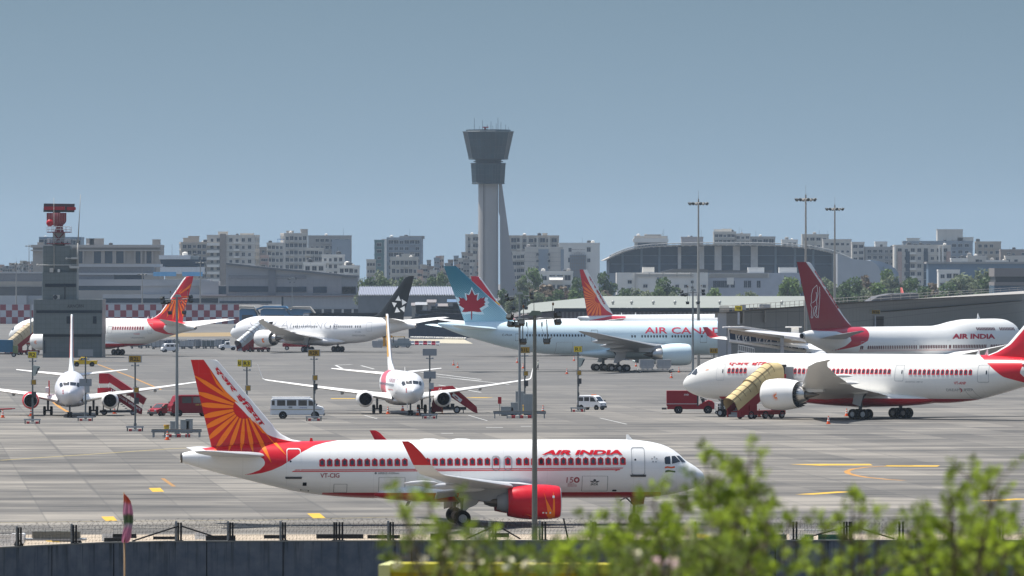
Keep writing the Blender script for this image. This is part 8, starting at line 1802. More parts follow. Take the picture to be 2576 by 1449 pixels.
def rnd_(i): return (i*.7) % 1.5
def person():
 m = bpy.data.meshes.new('person'); J = [(0, 0, .95), (0, 0, 1.2), (0, 0, 1.42), (0, 0, 1.53), (.01, 0, 1.66), (.1, 0, .9), (.14, .05, .5), (.12, -.02, .08), (.14, .16, .03), (-.1, 0, .9), (-.14, -.12, .5), (-.13, -.3, .1), (-.14, -.16, .05), (.19, 0, 1.38), (.27, -.06, 1.1), (.27, .08, .87), (-.19, 0, 1.38), (-.27, .04, 1.1), (-.26, .16, .88)]
 J = [(y, x, z) for x, y, z in J]
 E_ = [(0, 1), (1, 2), (2, 3), (3, 4), (0, 5), (5, 6), (6, 7), (7, 8), (0, 9), (9, 10), (10, 11), (11, 12), (2, 13), (13, 14), (14, 15), (2, 16), (16, 17), (17, 18)]
 m.from_pydata(J, E_, []); o = link('person', m, None, G(1353.5, 931)); rr = [.15, .14, .15, .06, .1, .1, .075, .05, .05, .1, .075, .05, .05, .07, .05, .04, .07, .05, .04]
 sk = o.modifiers.new('skin', 'SKIN'); 
 for v, r in zip(m.skin_vertices[0].data, rr): v.radius = (r, r)
 m.skin_vertices[0].data[0].use_root = True; ss = o.modifiers.new('smooth', 'SUBSURF'); ss.levels = ss.render_levels = 2
 dg = bpy.context.evaluated_depsgraph_get(); me = bpy.data.meshes.new_from_object(o.evaluated_get(dg)); o.modifiers.clear(); o.data = me
 cols = [M('trousers_dark', (.03, .035, .05), .8), M('vest_pale', (.62, .66, .55), .8), M('skin_brown', (.22, .12, .07), .6)]
 me.materials.clear()
 for c in cols: me.materials.append(c)
 for p in me.polygons: p.material_index = 0 if p.center.z < .95 else (1 if p.center.z < 1.5 and not (p.center.z < 1.0 and abs(p.center.y) > .22) else 2); p.use_smooth = True
 MB().blob((0, .01, 1.72), .1, .1, .09, 10, 6).build('hair', mDGREY, o); tag(o, 'ground worker in a pale vest walking beside the front light mast', 'person')
def markings():
 yel = M('paint_yellow', (.55, .34, .04), .8, var=.3, sc=1.2); wht = M('paint_white', (.5, .5, .48), .7, var=.2, sc=1); org = M('paint_orange', (.42, .21, .05), .8, var=.3, sc=.8)
 def patch(px, mat, nm='road_marking', z=.006): sheet(nm, [G(*p)[:2] for p in px], mat, z)
 def stripe(px, wd, mat, z=.006):
  P = [G(*p) for p in px]; vs = []; fs = []
  for i, p in enumerate(P):
   d = (P[min(i+1, len(P)-1)]-P[max(i-1, 0)]).normalized(); n = Vector((-d.y, d.x, 0))*wd/2; vs += [p+n, p-n]
  for i in range(len(P)-1): fs.append((2*i, 2*i+2, 2*i+3, 2*i+1))
  me = bpy.data.meshes.new('road_marking'); me.from_pydata([(v.x, v.y, z) for v in vs], [], fs); me.materials.append(mat); tag(link('road_marking', me), kind='structure')
 z6, z7 = zoomer(0, 1728), zoomer(1024, 1728); k = .62890625/1.6140351; z9 = lambda x, y: (2500*.62890625+x*k, 1700*.62890625+y*k)
 for q in ([(1497, 564), (1612, 562), (1652, 600), (1535, 603)], [(1018, 852), (1142, 850), (1180, 892), (1062, 895)]): patch([z6(*p) for p in q], yel)
 patch([z7(*p) for p in [(514, 820), (640, 818), (700, 866), (575, 868)]], yel)
 for i in range(11):
  a = i/11; x, y = 1618+115*a, 468+82*a; patch([z6(*p) for p in [(x, y), (x+42, y), (x+47, y+5), (x+5, y+5)]], org)
 stripe([z9(*p) for p in [(1158, 258), (1300, 256), (1590, 256)]], 5.5, yel); stripe([z9(*p) for p in [(1680, 264), (2025, 265)]], 4.5, yel)
 stripe([z9(*p) for p in [(1860, 262), (1700, 264), (1560, 272), (1470, 284), (1432, 298), (1440, 312), (1490, 326), (1560, 338), (1700, 352), (1800, 358)]], .55, org); stripe([z9(1158, 449), z9(1430, 430)], 1.6, yel); stripe([z9(2325, 491), z9(2580, 476)], 1.6, yel)
 stripe([zG(1065, 992), zG(1310, 992)], 4.5, yel); stripe([zH(190, 982), zH(400, 983)], 4.5, yel)
 stripe([zF(*p) for p in [(520, 1000), (560, 1045), (610, 1085), (680, 1125)]], .5, org); stripe([zF(985, 648), zF(1300, 765), zF(1620, 902)], .35, org); stripe([zF(960, 615), zF(1300, 617)], .6, org)
 stripe([zG(*p) for p in [(1110, 655), (1180, 690)]], .5, wht); stripe([zG(1110, 656), zG(1280, 648)], .8, wht); stripe([zG(1370, 660), zG(1500, 695)], .4, wht); stripe([zG(2130, 770), zG(2576, 815)], .4, wht); stripe([zG(1970, 725), zG(2576, 800)], .5, wht)
 stripe([zG(2150, 855), zG(2576, 930)], .35, wht); stripe([zH(0, 785), zH(600, 850)], .4, wht); stripe([zH(1510, 1188), zH(1780, 1250)], .18, wht); stripe([zG(2450, 1160), zG(2640, 1215)], .15, wht); stripe([zG(1400, 1160), zG(1530, 1195)], .15, wht)
 for a in ((1170, 210, 1290), (1620, 151, 1790), (1970, 139, 2075)): stripe([z4m(a[0], a[1]), z4m(a[2], a[1])], 1.2, wht)
 stripe([z6(0, 912), z6(1000, 900), z7(0, 888), z7(1600, 850)], .25, M('paint_faded', (.42, .33, .12), .8)); stripe([z6(0, 285), z6(900, 225), z6(1700, 170), z6(2100, 148)], .4, M('paint_faded', (.42, .33, .12)))
 # verges
 sheet('grass_verge', [G(300, 848)[:2], G(596, 846)[:2], G(610, 836)[:2], G(300, 839)[:2]], M('dry_grass', (.26, .19, .10), .95, var=.3, sc=.1), .012); sheet('sand_verge', [G(1030, 862)[:2], G(1190, 864.5)[:2], G(1165, 853)[:2], G(1030, 854)[:2]], M('pale_sand', (.42, .38, .29), .95, var=.2, sc=.1), .012)
 for k in range(26):
  q = G(1036+k*5.4, 851.5+k*.12); o = MB().blob((0, 0, .3), .5, .4, .38, 7, 5).build('boulder', mWHB, None, q, k*.7); tag(o, 'white painted boulder in the row along the sand verge', 'boulder', 'white boulders along the verge')
 R = thing('enclosure', 'dark blue corrugated enclosure behind the tail of the pale blue airliner', 'enclosure', G(1112, 850)); MB().box(-9, 9, 0, 6, 0, 4.6).build('wall', M('enclosure_blue', (.06, .075, .1), .8, var=.4), R); MB().prism([(-10, 4.61), (10, 4.61), (9, 6.2), (-2, 6.8), (-8, 5.4)], -.6, 6.6, 'y').build('roof', M('enclosure_roof', (.03, .035, .045), .7, var=.4), R)
z4m = zoomer(1300, 1650)
vehicles(); cones(); person(); markings()
# ================= trees beyond the apron =================
def leaf_mat(name, dark, light, sc=.5, trans=.25):
 m, nt, b = base_mat(name, .6, 0, .3); v = ocoord(nt, obj=True); gn = nd(nt, 'NewGeometry')
 f = mathn(nt, 'MULTIPLY_ADD', noise(nt, v, sc, 3), 1.6, -.3, clamp=True); c = mixc(nt, f, dark, light); rn = mathn(nt, 'MULTIPLY_ADD', gn.outputs['Random Per Island'], .7, .65)
 hv = nd(nt, 'HueSaturation'); nt.links.new(c, hv.inputs['Color']); nt.links.new(rn, hv.inputs['Value']); nt.links.new(hv.outputs[0], b.inputs['Base Color'])
 tr = nd(nt, 'BsdfTranslucent'); nt.links.new(hv.outputs[0], tr.inputs[0]); mx = nd(nt, 'MixShader'); mx.inputs[0].default_value = trans
 nt.links.new(b.outputs[0], mx.inputs[1]); nt.links.new(tr.outputs[0], mx.inputs[2]); nt.links.new(mx.outputs[0], nt.nodes['Material Output'].inputs[0]); return m
def trees():
 mats = [leaf_mat('leaves_mid', (.07, .12, .04), (.17, .24, .08), .35, .4), leaf_mat('leaves_dark', (.045, .085, .035), (.11, .16, .065), .35, .4), leaf_mat('leaves_brown', (.13, .105, .075), (.23, .18, .13), .4, .35), leaf_mat('leaves_grey', (.10, .13, .075), (.2, .23, .13), .4, .35)]
 bark = M('bark_grey', (.12, .09, .07), .9); P = []
 for k in range(8):
  rnd = random.Random(100+k); R = thing('tree', '', 'tree', (0, 0, 0), 0); tr = MB(); tr.cyl((0, 0, 0), (.1, 0, 2.4), .28, .2, 8)
  cl = []
  for i in range(11):
   a = rnd.uniform(0, 6.28); r = rnd.uniform(.4, 2.7); z = rnd.uniform(2.0, 5.6)-r*.35; c = (r*cos(a), r*sin(a), z+1.0); cl.append(c); tr.cyl((.1, 0, 2.2), (c[0]*.8, c[1]*.8, c[2]-.2), .1, .04, 5)
  tr.build('trunk', bark, R, weld=False); cr = MB()
  for c in cl:
   rr = rnd.uniform(1.0, 1.7)
   for j in range(70):
    d = Vector((rnd.gauss(0, 1), rnd.gauss(0, 1), rnd.gauss(0, 1))).normalized()*rr*rnd.uniform(.55, 1.05); p = Vector(c)+Vector((d.x, d.y, d.z*.75)); s = rnd.uniform(.22, .5)
    u = Vector((rnd.gauss(0, 1), rnd.gauss(0, 1), rnd.gauss(0, .6))).normalized(); v = u.cross(Vector((rnd.gauss(0, 1), rnd.gauss(0, 1), rnd.gauss(0, 1)))).normalized(); cr.add([p-u*s, p+v*s*.7, p+u*s, p-v*s*.7], [(0, 1, 2, 3)])
  cr.build('crown', mats[k % 4] if k < 4 else mats[[0, 1, 3, 0][k-4]], R, weld=False); P.append(R)
 used = set(); G_ = 'trees beyond the apron'
 def put(k, px, top, s, wpx, label):
  hh = H-(top-HY)/s; w_ = wpx/s; q = Vector(((px-CX)/s, F/s, 0)); r = P[k] if k not in used else dup(P[k], q)
  used.add(k); r.location = q; r.scale = (w_/5.6, w_/5.6, hh/6.6); r.rotation_euler.z = (px*.37) % 6.2; r['label'] = label; r['group'] = G_
 rnd = random.Random(77)
 L = [(1, zD(915, 0)[0], zD(0, 690)[1], 6.3, 68, 'rounded dark green tree standing before the white freight building'), (0, zD(840, 0)[0], zD(0, 770)[1], 6.5, 40, 'small green tree left of the rounded dark tree'), (3, zD(590, 0)[0], zD(0, 758)[1], 6.5, 60, 'grey green bush tree below the left freight wall'), (3, zD(700, 0)[0], zD(0, 785)[1], 6.6, 52, 'low grey green tree at the freight wall, right of the bush tree'), (1, zD(310, 0)[0], zD(0, 640)[1], 6.2, 52, 'dark tree right of the sunburst tail tip'), (2, zD(330, 0)[0], zD(0, 775)[1], 6.6, 55, 'brownish bare tree right of the sunburst tail'), (1, zD(20, 0)[0], zD(0, 690)[1], 6.4, 46, 'dark tree hidden behind the sunburst tail'),
  (0, zD(1405, 0)[0], zD(0, 782)[1], 6.8, 48, 'small green tree right of the tall mast before the brown roof'), (3, zD(1720, 0)[0], zD(0, 786)[1], 6.8, 62, 'pale green spreading tree before the brown roof'), (0, zD(2180, 0)[0], zD(0, 690)[1], 6.6, 62, 'bright green tree left of the dark red tail'),
  (2, zC(1500, 0)[0], zC(0, 715)[1], 6.5, 90, 'broad brown leafless-looking tree right of the control tower'), (2, zC(1640, 0)[0], zC(0, 735)[1], 6.5, 60, 'brown tree left of the sunburst tail'), (0, zC(1330, 0)[0], zC(0, 590)[1], 5.7, 54, 'bright green tree just right of the control tower foot'), (3, zC(1240, 0)[0], zC(0, 650)[1], 6.0, 40, 'pale green tree at the slanted fin foot of the control tower'),
  (0, zE(200, 0)[0], zE(0, 680)[1], 6.7, 50, 'green tree hidden half behind the dark red tail'), (3, zE(610, 0)[0], zE(0, 655)[1], 6.2, 60, 'grey tree right of the dark red tail lettering'), (1, zE(860, 0)[0], zE(0, 690)[1], 6.6, 70, 'dark green bush before the barrel roof'), (2, zE(960, 0)[0], zE(0, 620)[1], 6.0, 60, 'brownish tree in front of the barrel roof'), (0, zE(1195, 0)[0], zE(0, 595)[1], 5.8, 46, 'light green tree tip before the silver barrel roof'), (3, zE(1290, 0)[0], zE(0, 625)[1], 5.9, 76, 'grey green tree at the foot of the orange brick block'), (1, zE(1420, 0)[0], zE(0, 690)[1], 6.5, 70, 'dark tree left of the distant jet tail'), (2, zE(1660, 0)[0], zE(0, 700)[1], 6.5, 70, 'thin brownish tree right of the distant jet tail'),
  (3, zE(1960, 0)[0], zE(0, 640)[1], 6.2, 84, 'big grey green tree left of the right terminal building'), (3, zE(2130, 0)[0], zE(0, 562)[1], 5.8, 110, 'largest grey green tree at the right below the skyline'), (0, zE(1100, 0)[0], zE(0, 730)[1], 6.9, 60, 'low green tree in front of the warehouse roof'), (1, zE(740, 0)[0], zE(0, 740)[1], 6.9, 54, 'dark low tree right of the tall mast')]
 for t in L: put(*t)
 for i, (px, top, s, w_, k) in enumerate([(zB(1650, 0)[0], zB(0, 655)[1], 6.1, 40, 3), (zB(1720, 0)[0], zB(0, 690)[1], 6.2, 44, 1), (zB(1830, 0)[0], zB(0, 580)[1], 5.5, 48, 3), (zB(1850, 0)[0], zB(0, 690)[1], 6.2, 46, 1), (zB(1960, 0)[0], zB(0, 670)[1], 6.1, 44, 3), (zB(2060, 0)[0], zB(0, 690)[1], 6.2, 40, 1), (zB(2190, 0)[0], zB(0, 660)[1], 6.1, 48, 3), (zB(2300, 0)[0], zB(0, 680)[1], 6.2, 46, 1), (zB(2400, 0)[0], zB(0, 590)[1], 5.6, 40, 3), (zB(2460, 0)[0], zB(0, 660)[1], 6.1, 46, 1),
           (zC(1120, 0)[0], zC(0, 850)[1], 6.9, 44, 3), (zC(1060, 0)[0], zC(0, 800)[1], 6.7, 44, 1), (zC(1220, 0)[0], zC(0, 820)[1], 6.8, 48, 1), (zC(1380, 0)[0], zC(0, 800)[1], 6.8, 54, 2), (zC(1570, 0)[0], zC(0, 800)[1], 6.8, 54, 1), (zC(1740, 0)[0], zC(0, 790)[1], 6.7, 48, 3), (zE(480, 0)[0], zE(0, 760)[1], 6.9, 50, 1), (zE(1010, 0)[0], zE(0, 760)[1], 6.9, 50, 3), (zE(1560, 0)[0], zE(0, 770)[1], 6.9, 60, 1), (zE(1800, 0)[0], zE(0, 740)[1], 6.8, 70, 1), (zE(2250, 0)[0], zE(0, 680)[1], 6.6, 70, 1), (zD(480, 0)[0], zD(0, 790)[1], 6.7, 56, 1), (zD(240, 0)[0], zD(0, 800)[1], 6.7, 50, 3), (zD(1010, 0)[0], zD(0, 800)[1], 6.7, 44, 3)]):
  put(k+4 if (i % 2 and k+4 not in used) else k, px, top, s, w_, 'tree in the green belt of the yard behind the parked airliners')
 for k, r in enumerate(P):
  if k not in used:
   for c in list(r.children): bpy.data.objects.remove(c)
   bpy.data.objects.remove(r)
 o = MB().prism([(-40, 0), (-36, 4.5), (-20, 7.5), (0, 8.2), (22, 7.8), (38, 5), (46, 0)], 0, 40, 'y').build('warehouse', M('brown_vault', (.3, .255, .23), .8, var=.12, sc=.1), None, Vector(((zD(1640, 0)[0]-CX)/6.7, F/6.7+25, 0))); tag(o, 'low brown vaulted roof behind the pale green warehouse roof', 'warehouse')
trees()
# ================= wall, fence and plants close to the camera =================
def front():
 # slope falling from the viewpoint to the foot of the wall
 n = 24; prof = [(-30, 16.4), (0, 16.2), (40, 15.0), (100, 11.6), (200, 7.2), (330, 2.0), (424, -.4)]; vs = []; fs = []
 rnd = random.Random(1)
 ys = [-30+454*i/30 for i in range(31)]
 for y in ys:
  for j in range(n+1): x = -90+180*j/n; vs.append((x, y, pchip([p[0] for p in prof], [p[1] for p in prof], y)+rnd.uniform(-.25, .1)))
 for i in range(30):
  for j in range(n): a = i*(n+1)+j; fs.append((a, a+1, a+n+2, a+n+1))
 me = bpy.data.meshes.new('hillside'); me.from_pydata(vs, [], fs); me.materials.append(M('dry_slope', (.16, .13, .08), .95, var=.3, sc=.4)); tag(link('hillside', me), kind='structure')
 # concrete wall
 m, nt, b = base_mat('wall_concrete', .85, 0, .2); v = ocoord(nt); sx = nd(nt, 'SeparateXYZ'); nt.links.new(v, sx.inputs[0])
 mp = nd(nt, 'Mapping'); nt.links.new(v, mp.inputs[0]); mp.inputs['Scale'].default_value = (2.6, 2.6, .10); n1 = noise(nt, mp.outputs[0], 1.0, 6, .7); n2 = noise(nt, v, .9, 5, .6)
 c = mixc(nt, mathn(nt, 'MULTIPLY_ADD', n2, 2.2, -.6, clamp=True), (.065, .085, .115), (.15, .165, .19)); dr = mathn(nt, 'MULTIPLY', mathn(nt, 'SUBTRACT', n1, .5, clamp=True), 9, clamp=True)
 fade = nd(nt, 'MapRange'); nt.links.new(sx.outputs[2], fade.inputs[0]); fade.inputs[1].default_value = .6; fade.inputs[2].default_value = 2.5; fade.inputs[3].default_value = .15; fade.inputs[4].default_value = .95
 c = mixc(nt, mathn(nt, 'MULTIPLY', dr, fade.outputs[0]), c, (.03, .035, .035)); nt.links.new(c, b.inputs['Base Color']); bn = nd(nt, 'Bump'); bn.inputs['Strength'].default_value = .4; bn.inputs['Distance'].default_value = .03; nt.links.new(noise(nt, v, 7, 5), bn.inputs['Height']); nt.links.new(bn.outputs[0], b.inputs['Normal'])
 T = [(-60, 1382), (100, 1374), (256, 1367), (420, 1363.5), (644, 1363), (1200, 1361.5), (2000, 1361), (2660, 1361)]; hw = 2.5
 P = []
 for px, py in T: s = (py-HY)/(H-hw); P.append(Vector(((px-CX)/s, F/s, 0)))
 R = thing('boundary_wall', 'long dark stained concrete boundary wall along the bottom of the picture', 'wall', (0, 0, 0)); up = Vector((0, 0, hw)); bk = Vector((0, .3, 0)); mb = MB(); cp = MB()
 for p, q in zip(P, P[1:]):
  lo = Vector((0, 0, -1)); mb.add([p+lo, q+lo, q+up, p+up, p+bk+lo, q+bk+lo, q+bk+up, p+bk+up], [(0, 1, 2, 3), (4, 7, 6, 5), (3, 2, 6, 7)])
  cp.add([p+up+Vector((0, -.05, .003)), q+up+Vector((0, -.05, .003)), q+up+bk+Vector((0, .05, .003)), p+up+bk+Vector((0, .05, .003)), p+up+Vector((0, -.05, .07)), q+up+Vector((0, -.05, .07)), q+up+bk+Vector((0, .05, .07)), p+up+bk+Vector((0, .05, .07))], [(0, 1, 5, 4), (4, 5, 6, 7), (2, 3, 7, 6)])
 mb.build('wall', m, R); cp.build('coping', M('coping', (.2, .2, .185), .9, var=.35, sc=1.5), R)
 jn = MB()
 def at(px):
  for (a, p), (c_, q) in zip(zip([t[0] for t in T], P), zip([t[0] for t in T[1:]], P[1:])):
   if a <= px <= c_: return p.lerp(q, (px-a)/(c_-a))
 for px in (286, 712, 1035, 1330, 1950, 2330, 130, 520): p = at(px); jn.box(p.x-.03, p.x+.03, p.y-.02, p.y-.003, -1, hw-.02)
 jn.build('joint', mDARK, R, weld=False)
 # fence on the wall
 dk = M('fence_iron', (.018, .018, .02), .6, .3); pl = M('fence_post_pale', (.36, .36, .35), .7, var=.3); wire = M('fence_wire', (.06, .06, .06), .5, .5)
 Fn = thing('barbed_wire_fence', 'low iron fence with barbed wire coils standing on the concrete wall', 'fence', (0, 0, hw+.07))
 z6, z7, z5 = zoomer(0, 1728), zoomer(1024, 1728), zoomer(2048, 1650); k = .62890625/1.6140351; z9 = lambda x: 2500*.62890625+x*k
 dark = [z6(x, 0)[0] for x in (182, 207, 735, 763, 1793, 1820, 2315, 2340)]+[z7(x, 0)[0] for x in (268, 293, 785, 808, 838, 868, 1352, 1378, 1875, 1902, 2385, 2410)]+[z5(x, 0)[0] for x in (305, 335, 815, 838)]+[z9(x) for x in (455, 775, 1088, 1108, 1415, 1432, 1450, 1462, 1772, 1795, 2097, 2113, 2420, 2440)]
 for px in dark: p = at(px); MB().box(p.x-.055, p.x+.055, p.y+.1, p.y+.2, 0, 1.05).box(p.x-.14, p.x+.14, p.y+.02, p.y+.28, 0, .03).build('post', dk, Fn)
 for px in (z6(170, 0)[0], z6(722, 0)[0], z6(1775, 0)[0], z6(2298, 0)[0], z7(250, 0)[0], z7(1335, 0)[0], z7(1850, 0)[0], z7(2355, 0)[0], z5(285, 0)[0], z5(800, 0)[0]): p = at(px); MB().box(p.x-.1, p.x+.03, p.y+.28, p.y+.42, -.3, 1.12).build('pale_post', pl, Fn)
 p = at(1424); MB().cyl((p.x-.15, p.y+.15, 1.25), (p.x+.12, p.y+.15, 0), .05).build('leaning_post', dk, Fn)
 br = MB()
 for a, b_, za, zb in ((1795, 1330, .85, .02), (1820, 2200, .85, .15)): p, q = at(z6(a, 0)[0]), at(z6(b_, 0)[0]); br.cyl((p.x, p.y+.15, za), (q.x, q.y+.15, zb), .05, .05, 6)
 for a, b_ in ((1450, 1140), (1470, 1740)): p, q = at(z9(a)), at(z9(b_)); br.cyl((p.x, p.y+.15, .8), (q.x, q.y+.15, .05), .05, .05, 6)
 for a, b_ in ((1720, 1480), (1760, 1950)): p, q = at(zoomer(1500, 1700, 2.14667)(a-700, 0)[0]), at(zoomer(1500, 1700, 2.14667)(b_-700, 0)[0]); br.cyl((p.x, p.y+.15, .8), (q.x, q.y+.15, .05), .05, .05, 6)
 br.build('brace', dk, Fn, weld=False)
 wm = MB(); cl = MB(); rnd = random.Random(4); px = -20
 pts = []
 while px < 2600: pts.append(at(px)); px += 9
 rows = [.08, .3, .52, .74, .95]
 for i, (p, q) in enumerate(zip(pts, pts[1:])):
  for j, z in enumerate(rows):
   wm.cyl((p.x, p.y+.15, z+rnd.uniform(-.02, .02)), (q.x, q.y+.15, z+rnd.uniform(-.02, .02)), .006, .006, 3, 0, False)
   if j < 4: wm.cyl((p.x+(j % 2)*.1, p.y+.15, z), (q.x+rnd.uniform(-.1, .05), q.y+.15, rows[j+1]), .006, .006, 3, 0, False)
  wm.cyl((p.x, p.y+.15, 0), (p.x+rnd.uniform(-.05, .05), p.y+.15, .98), .006, .006, 3, 0, False)
 wm.build('wire_mesh', wire, Fn, weld=False)
 prev = None; L_ = 0
 for i, (p, q) in enumerate(zip(pts, pts[1:])):
  for u in range(7):
   t = i*7+u; a = t*2*pi/12; c = p.lerp(q, u/7); cur = Vector((c.x+.1*sin(t*1.7), c.y+.15+.24*cos(a), 1.0+.24*sin(a)+.05*sin(t*.23)))
   if prev: cl.cyl(prev, cur, .007, .007, 3, 0, False)
   prev = cur
 cl.build('barbed_coil', wire, Fn, weld=False)
 # strip of sand and scrap behind the wall
 sheet('sand_strip', [(-90, 446), (90, 446), (90, 523), (-90, 518)], M('sand_strip', (.40, .33, .25), .95, var=.3, sc=.5), .012)
 def scrap(label, px, py, l, h_, mat, nm='steel_beam', d=.3, rz=0, cat='beam', g=None): q = G(px, py); R = thing(nm, label, cat, q, rz, g); MB().box(-l/2, l/2, -d/2, d/2, 0, h_*.45).box(-l/2, l/2, -d/6, d/6, h_*.451, h_*.8).box(-l/2, l/2, -d/2, d/2, h_*.801, h_).build('beam', mat, R); return R
 bk_ = M('scrap_black', (.012, .012, .014), .7, var=.3); gn = M('scrap_green', (.01, .09, .06), .6, var=.2)
 for px, py, l, h_, lb in ((310, 1354, 1.8, .3, 'short black beam right of the drooping flag behind the wall'), (292, 1366, 1.6, .35, 'black scrap beam at the flag foot behind the wall'), (415, 1357, 1.6, .2, 'thin black beam left of the braced fence posts'), (555, 1360, 2.0, .35, 'black scrap piece right of the braced fence posts'), (855, 1355, 3.2, .3, 'long black beam lying left of the fourfold fence posts'), (690, 1355, 1.4, .25, 'black beam near the second pale fence post'), (965, 1355, 2.2, .25, 'black beam right of the fourfold fence posts'), (1255, 1352, 1.4, .3, 'black scrap before the red engine'), (165, 1363, 1.8, .3, 'black scrap near the left fence posts'), (1105, 1357, 1.2, .4, 'dark scrap box near the wheels of the red jet')): scrap(lb, px, py, l, h_, bk_, g='black scrap behind the wall')
 for a, b_, lb in ((1935, 1962, 'green gate beam left of the hoop rail'), (2010, 2030, 'green beam with a pale end between the hoop rails'), (2075, 2115, 'green gate beam under the right hoop rail')): scrap(lb, (a+b_)/2, 1361, (b_-a)/37+.9, .45, gn, 'gate_beam', cat='gate', g='green gate beams')
 for px, lb in ((1920, 'left grey hoop rail behind the wall'), (2060, 'right grey hoop rail behind the wall')):
  q = G(px, 1361); o = MB().tube([(-1.5, 0, 0), (-1.5, 0, .6), (-1.35, 0, .72), (1.2, 0, .72), (1.35, 0, .6), (1.35, 0, .3)], .045, 6).build('hoop_rail', mMGREY, None, q); tag(o, lb, 'railing', 'hoop rails')
 for px, py, lb, wd in ((2005, 1361, 'white water barrier between the hoop rails', .5), (24, 1375, 'white plastic barrier behind the first fence posts', .8), (1200, 1358, 'pale concrete block behind the fence near the jet wheels', .5), (505, 1357, 'pale block behind the fence left of the sunburst jet', .4), (270, 1361, 'pale plastic jug behind the wall left of the flag', .35)):
  R = thing('barrier_block', lb, 'barrier', G(px, py), 0, 'pale blocks behind the wall'); MB().prism([(-.3, 0), (.3, 0), (.15, .5), (.12, .8), (-.12, .8), (-.15, .5)], -wd, wd, 'x').build('block', mWHB, R)
 R = thing('utility_cart', 'grey flatbed cart with a box behind the wall at the left edge', 'cart', G(140, 1378)); MB().box(-2.0, 2.0, -.8, .8, .5, .62).build('deck', mMGREY, R); MB().rbox(-1.5, 1.6, -.7, .7, .621, 1.1, .08).build('box', M('box_olive', (.14, .14, .12), .6), R); MB().rbox(-2.9, -2.01, -.7, .7, .3, .95, .1).build('cab', vWH, R)
 for x in (-2.4, 1.4):
  for y in (-.6, .6): link('wheel', _wheel(.28), R, (x, y, .28))
 for pts_ in ([z6(340, 1058), z6(465, 1056), z6(605, 1112), z6(480, 1105)], [(1748, 1342), (1775, 1345), (1803, 1356), (1755, 1354)]): sheet('road_marking', [G(*p)[:2] for p in pts_], M('paint_yellow', (.72, .45, .04)), .02)
 # drooping flag
 s = 95.0; q = Vector(((315-CX)/s, F/s, 0)); gz = 7.2; R = thing('flag', 'faded pink flag with an orange top drooping on a bamboo pole', 'flag', (q.x, q.y, gz-.1)); Z = lambda y: H-(y-HY)/s-gz+.1; X = lambda x: (x-315)/s
 MB().cyl((0, 0, 0), (-.02, 0, Z(1362)), .028, .024, 8).cyl((-.02, 0, Z(1362)), (-.035, 0, Z(1238)), .02, .014, 8).build('pole', M('bamboo', (.26, .17, .09), .7, var=.25), R)
 rows_ = [(1242, 311, 313), (1250, 311, 322), (1260, 311, 329), (1275, 310, 333), (1290, 309, 335.5), (1310, 311, 336), (1325, 313, 333.5), (1338, 309, 331), (1350, 307, 330), (1360, 306, 327), (1365, 308, 322)]; V = []; nn = 10
 for i, (y, a, b_) in enumerate(rows_):
  for j in range(nn+1): f = j/nn; V.append((X(a+(b_-a)*f), -.05+.09*sin(f*9+i*.5)*(.4+.6*f), Z(y)))
 m, nt, b = base_mat('flag_cloth', .8); vv = ocoord(nt); sx = nd(nt, 'SeparateXYZ'); nt.links.new(vv, sx.inputs[0]); n1 = noise(nt, vv, 5)
 mr = nd(nt, 'MapRange'); nt.links.new(mathn(nt, 'ADD', sx.outputs[2], mathn(nt, 'MULTIPLY', n1, .25)), mr.inputs[0]); mr.inputs[1].default_value = Z(1365)+.1; mr.inputs[2].default_value = Z(1242)+.15
 cr = nd(nt, 'ValToRGB'); nt.links.new(mr.outputs[0], cr.inputs[0]); cr.color_ramp.elements[0].color = (.50, .19, .30, 1); cr.color_ramp.elements[1].color = (.5, .08, .03, 1)
 for p_, c_ in ((.28, (.50, .2, .32, 1)), (.36, (.35, .3, .36, 1)), (.42, (.06, .12, .05, 1)), (.54, (.1, .12, .07, 1)), (.6, (.52, .2, .33, 1)), (.78, (.55, .22, .33, 1)), (.84, (.62, .13, .08, 1))): e = cr.color_ramp.elements.new(p_); e.color = c_
 nt.links.new(cr.outputs[0], b.inputs['Base Color']); tr = nd(nt, 'BsdfTranslucent'); nt.links.new(cr.outputs[0], tr.inputs[0]); mx = nd(nt, 'MixShader'); mx.inputs[0].default_value = .35; nt.links.new(b.outputs[0], mx.inputs[1]); nt.links.new(tr.outputs[0], mx.inputs[2]); nt.links.new(mx.outputs[0], nt.nodes['Material Output'].inputs[0])
 MB().add(V, [(i*(nn+1)+j, i*(nn+1)+j+1, (i+1)*(nn+1)+j+1, (i+1)*(nn+1)+j) for i in range(len(rows_)-1) for j in range(nn)], 0, True).build('cloth', m, R, weld=False)
 # yellow skip behind the bushes
 s = 170.0; R = thing('steel_skip', 'yellow steel skip with a pale end behind the bushes', 'skip', ((1290-CX)/s, F/s, 11.0), radians(-6)); zt = H-(1424-HY)/s-11.0; w_ = 4.0
 MB().box(-w_/2+.18, w_/2, 0, 1.4, 0, zt).build('body', M('skip_yellow', (.42, .36, .01), .5, var=.25, sc=2), R); MB().box(-w_/2, -w_/2+.175, -.03, 1.43, 0, zt+.01).build('end_plate', M('skip_pale', (.62, .62, .28), .5, var=.1), R); MB().box(-w_/2+.18, w_/2+.03, -.06, -.003, zt-.1, zt+.03).build('rim', M('skip_rim', (.5, .5, .05), .5), R)
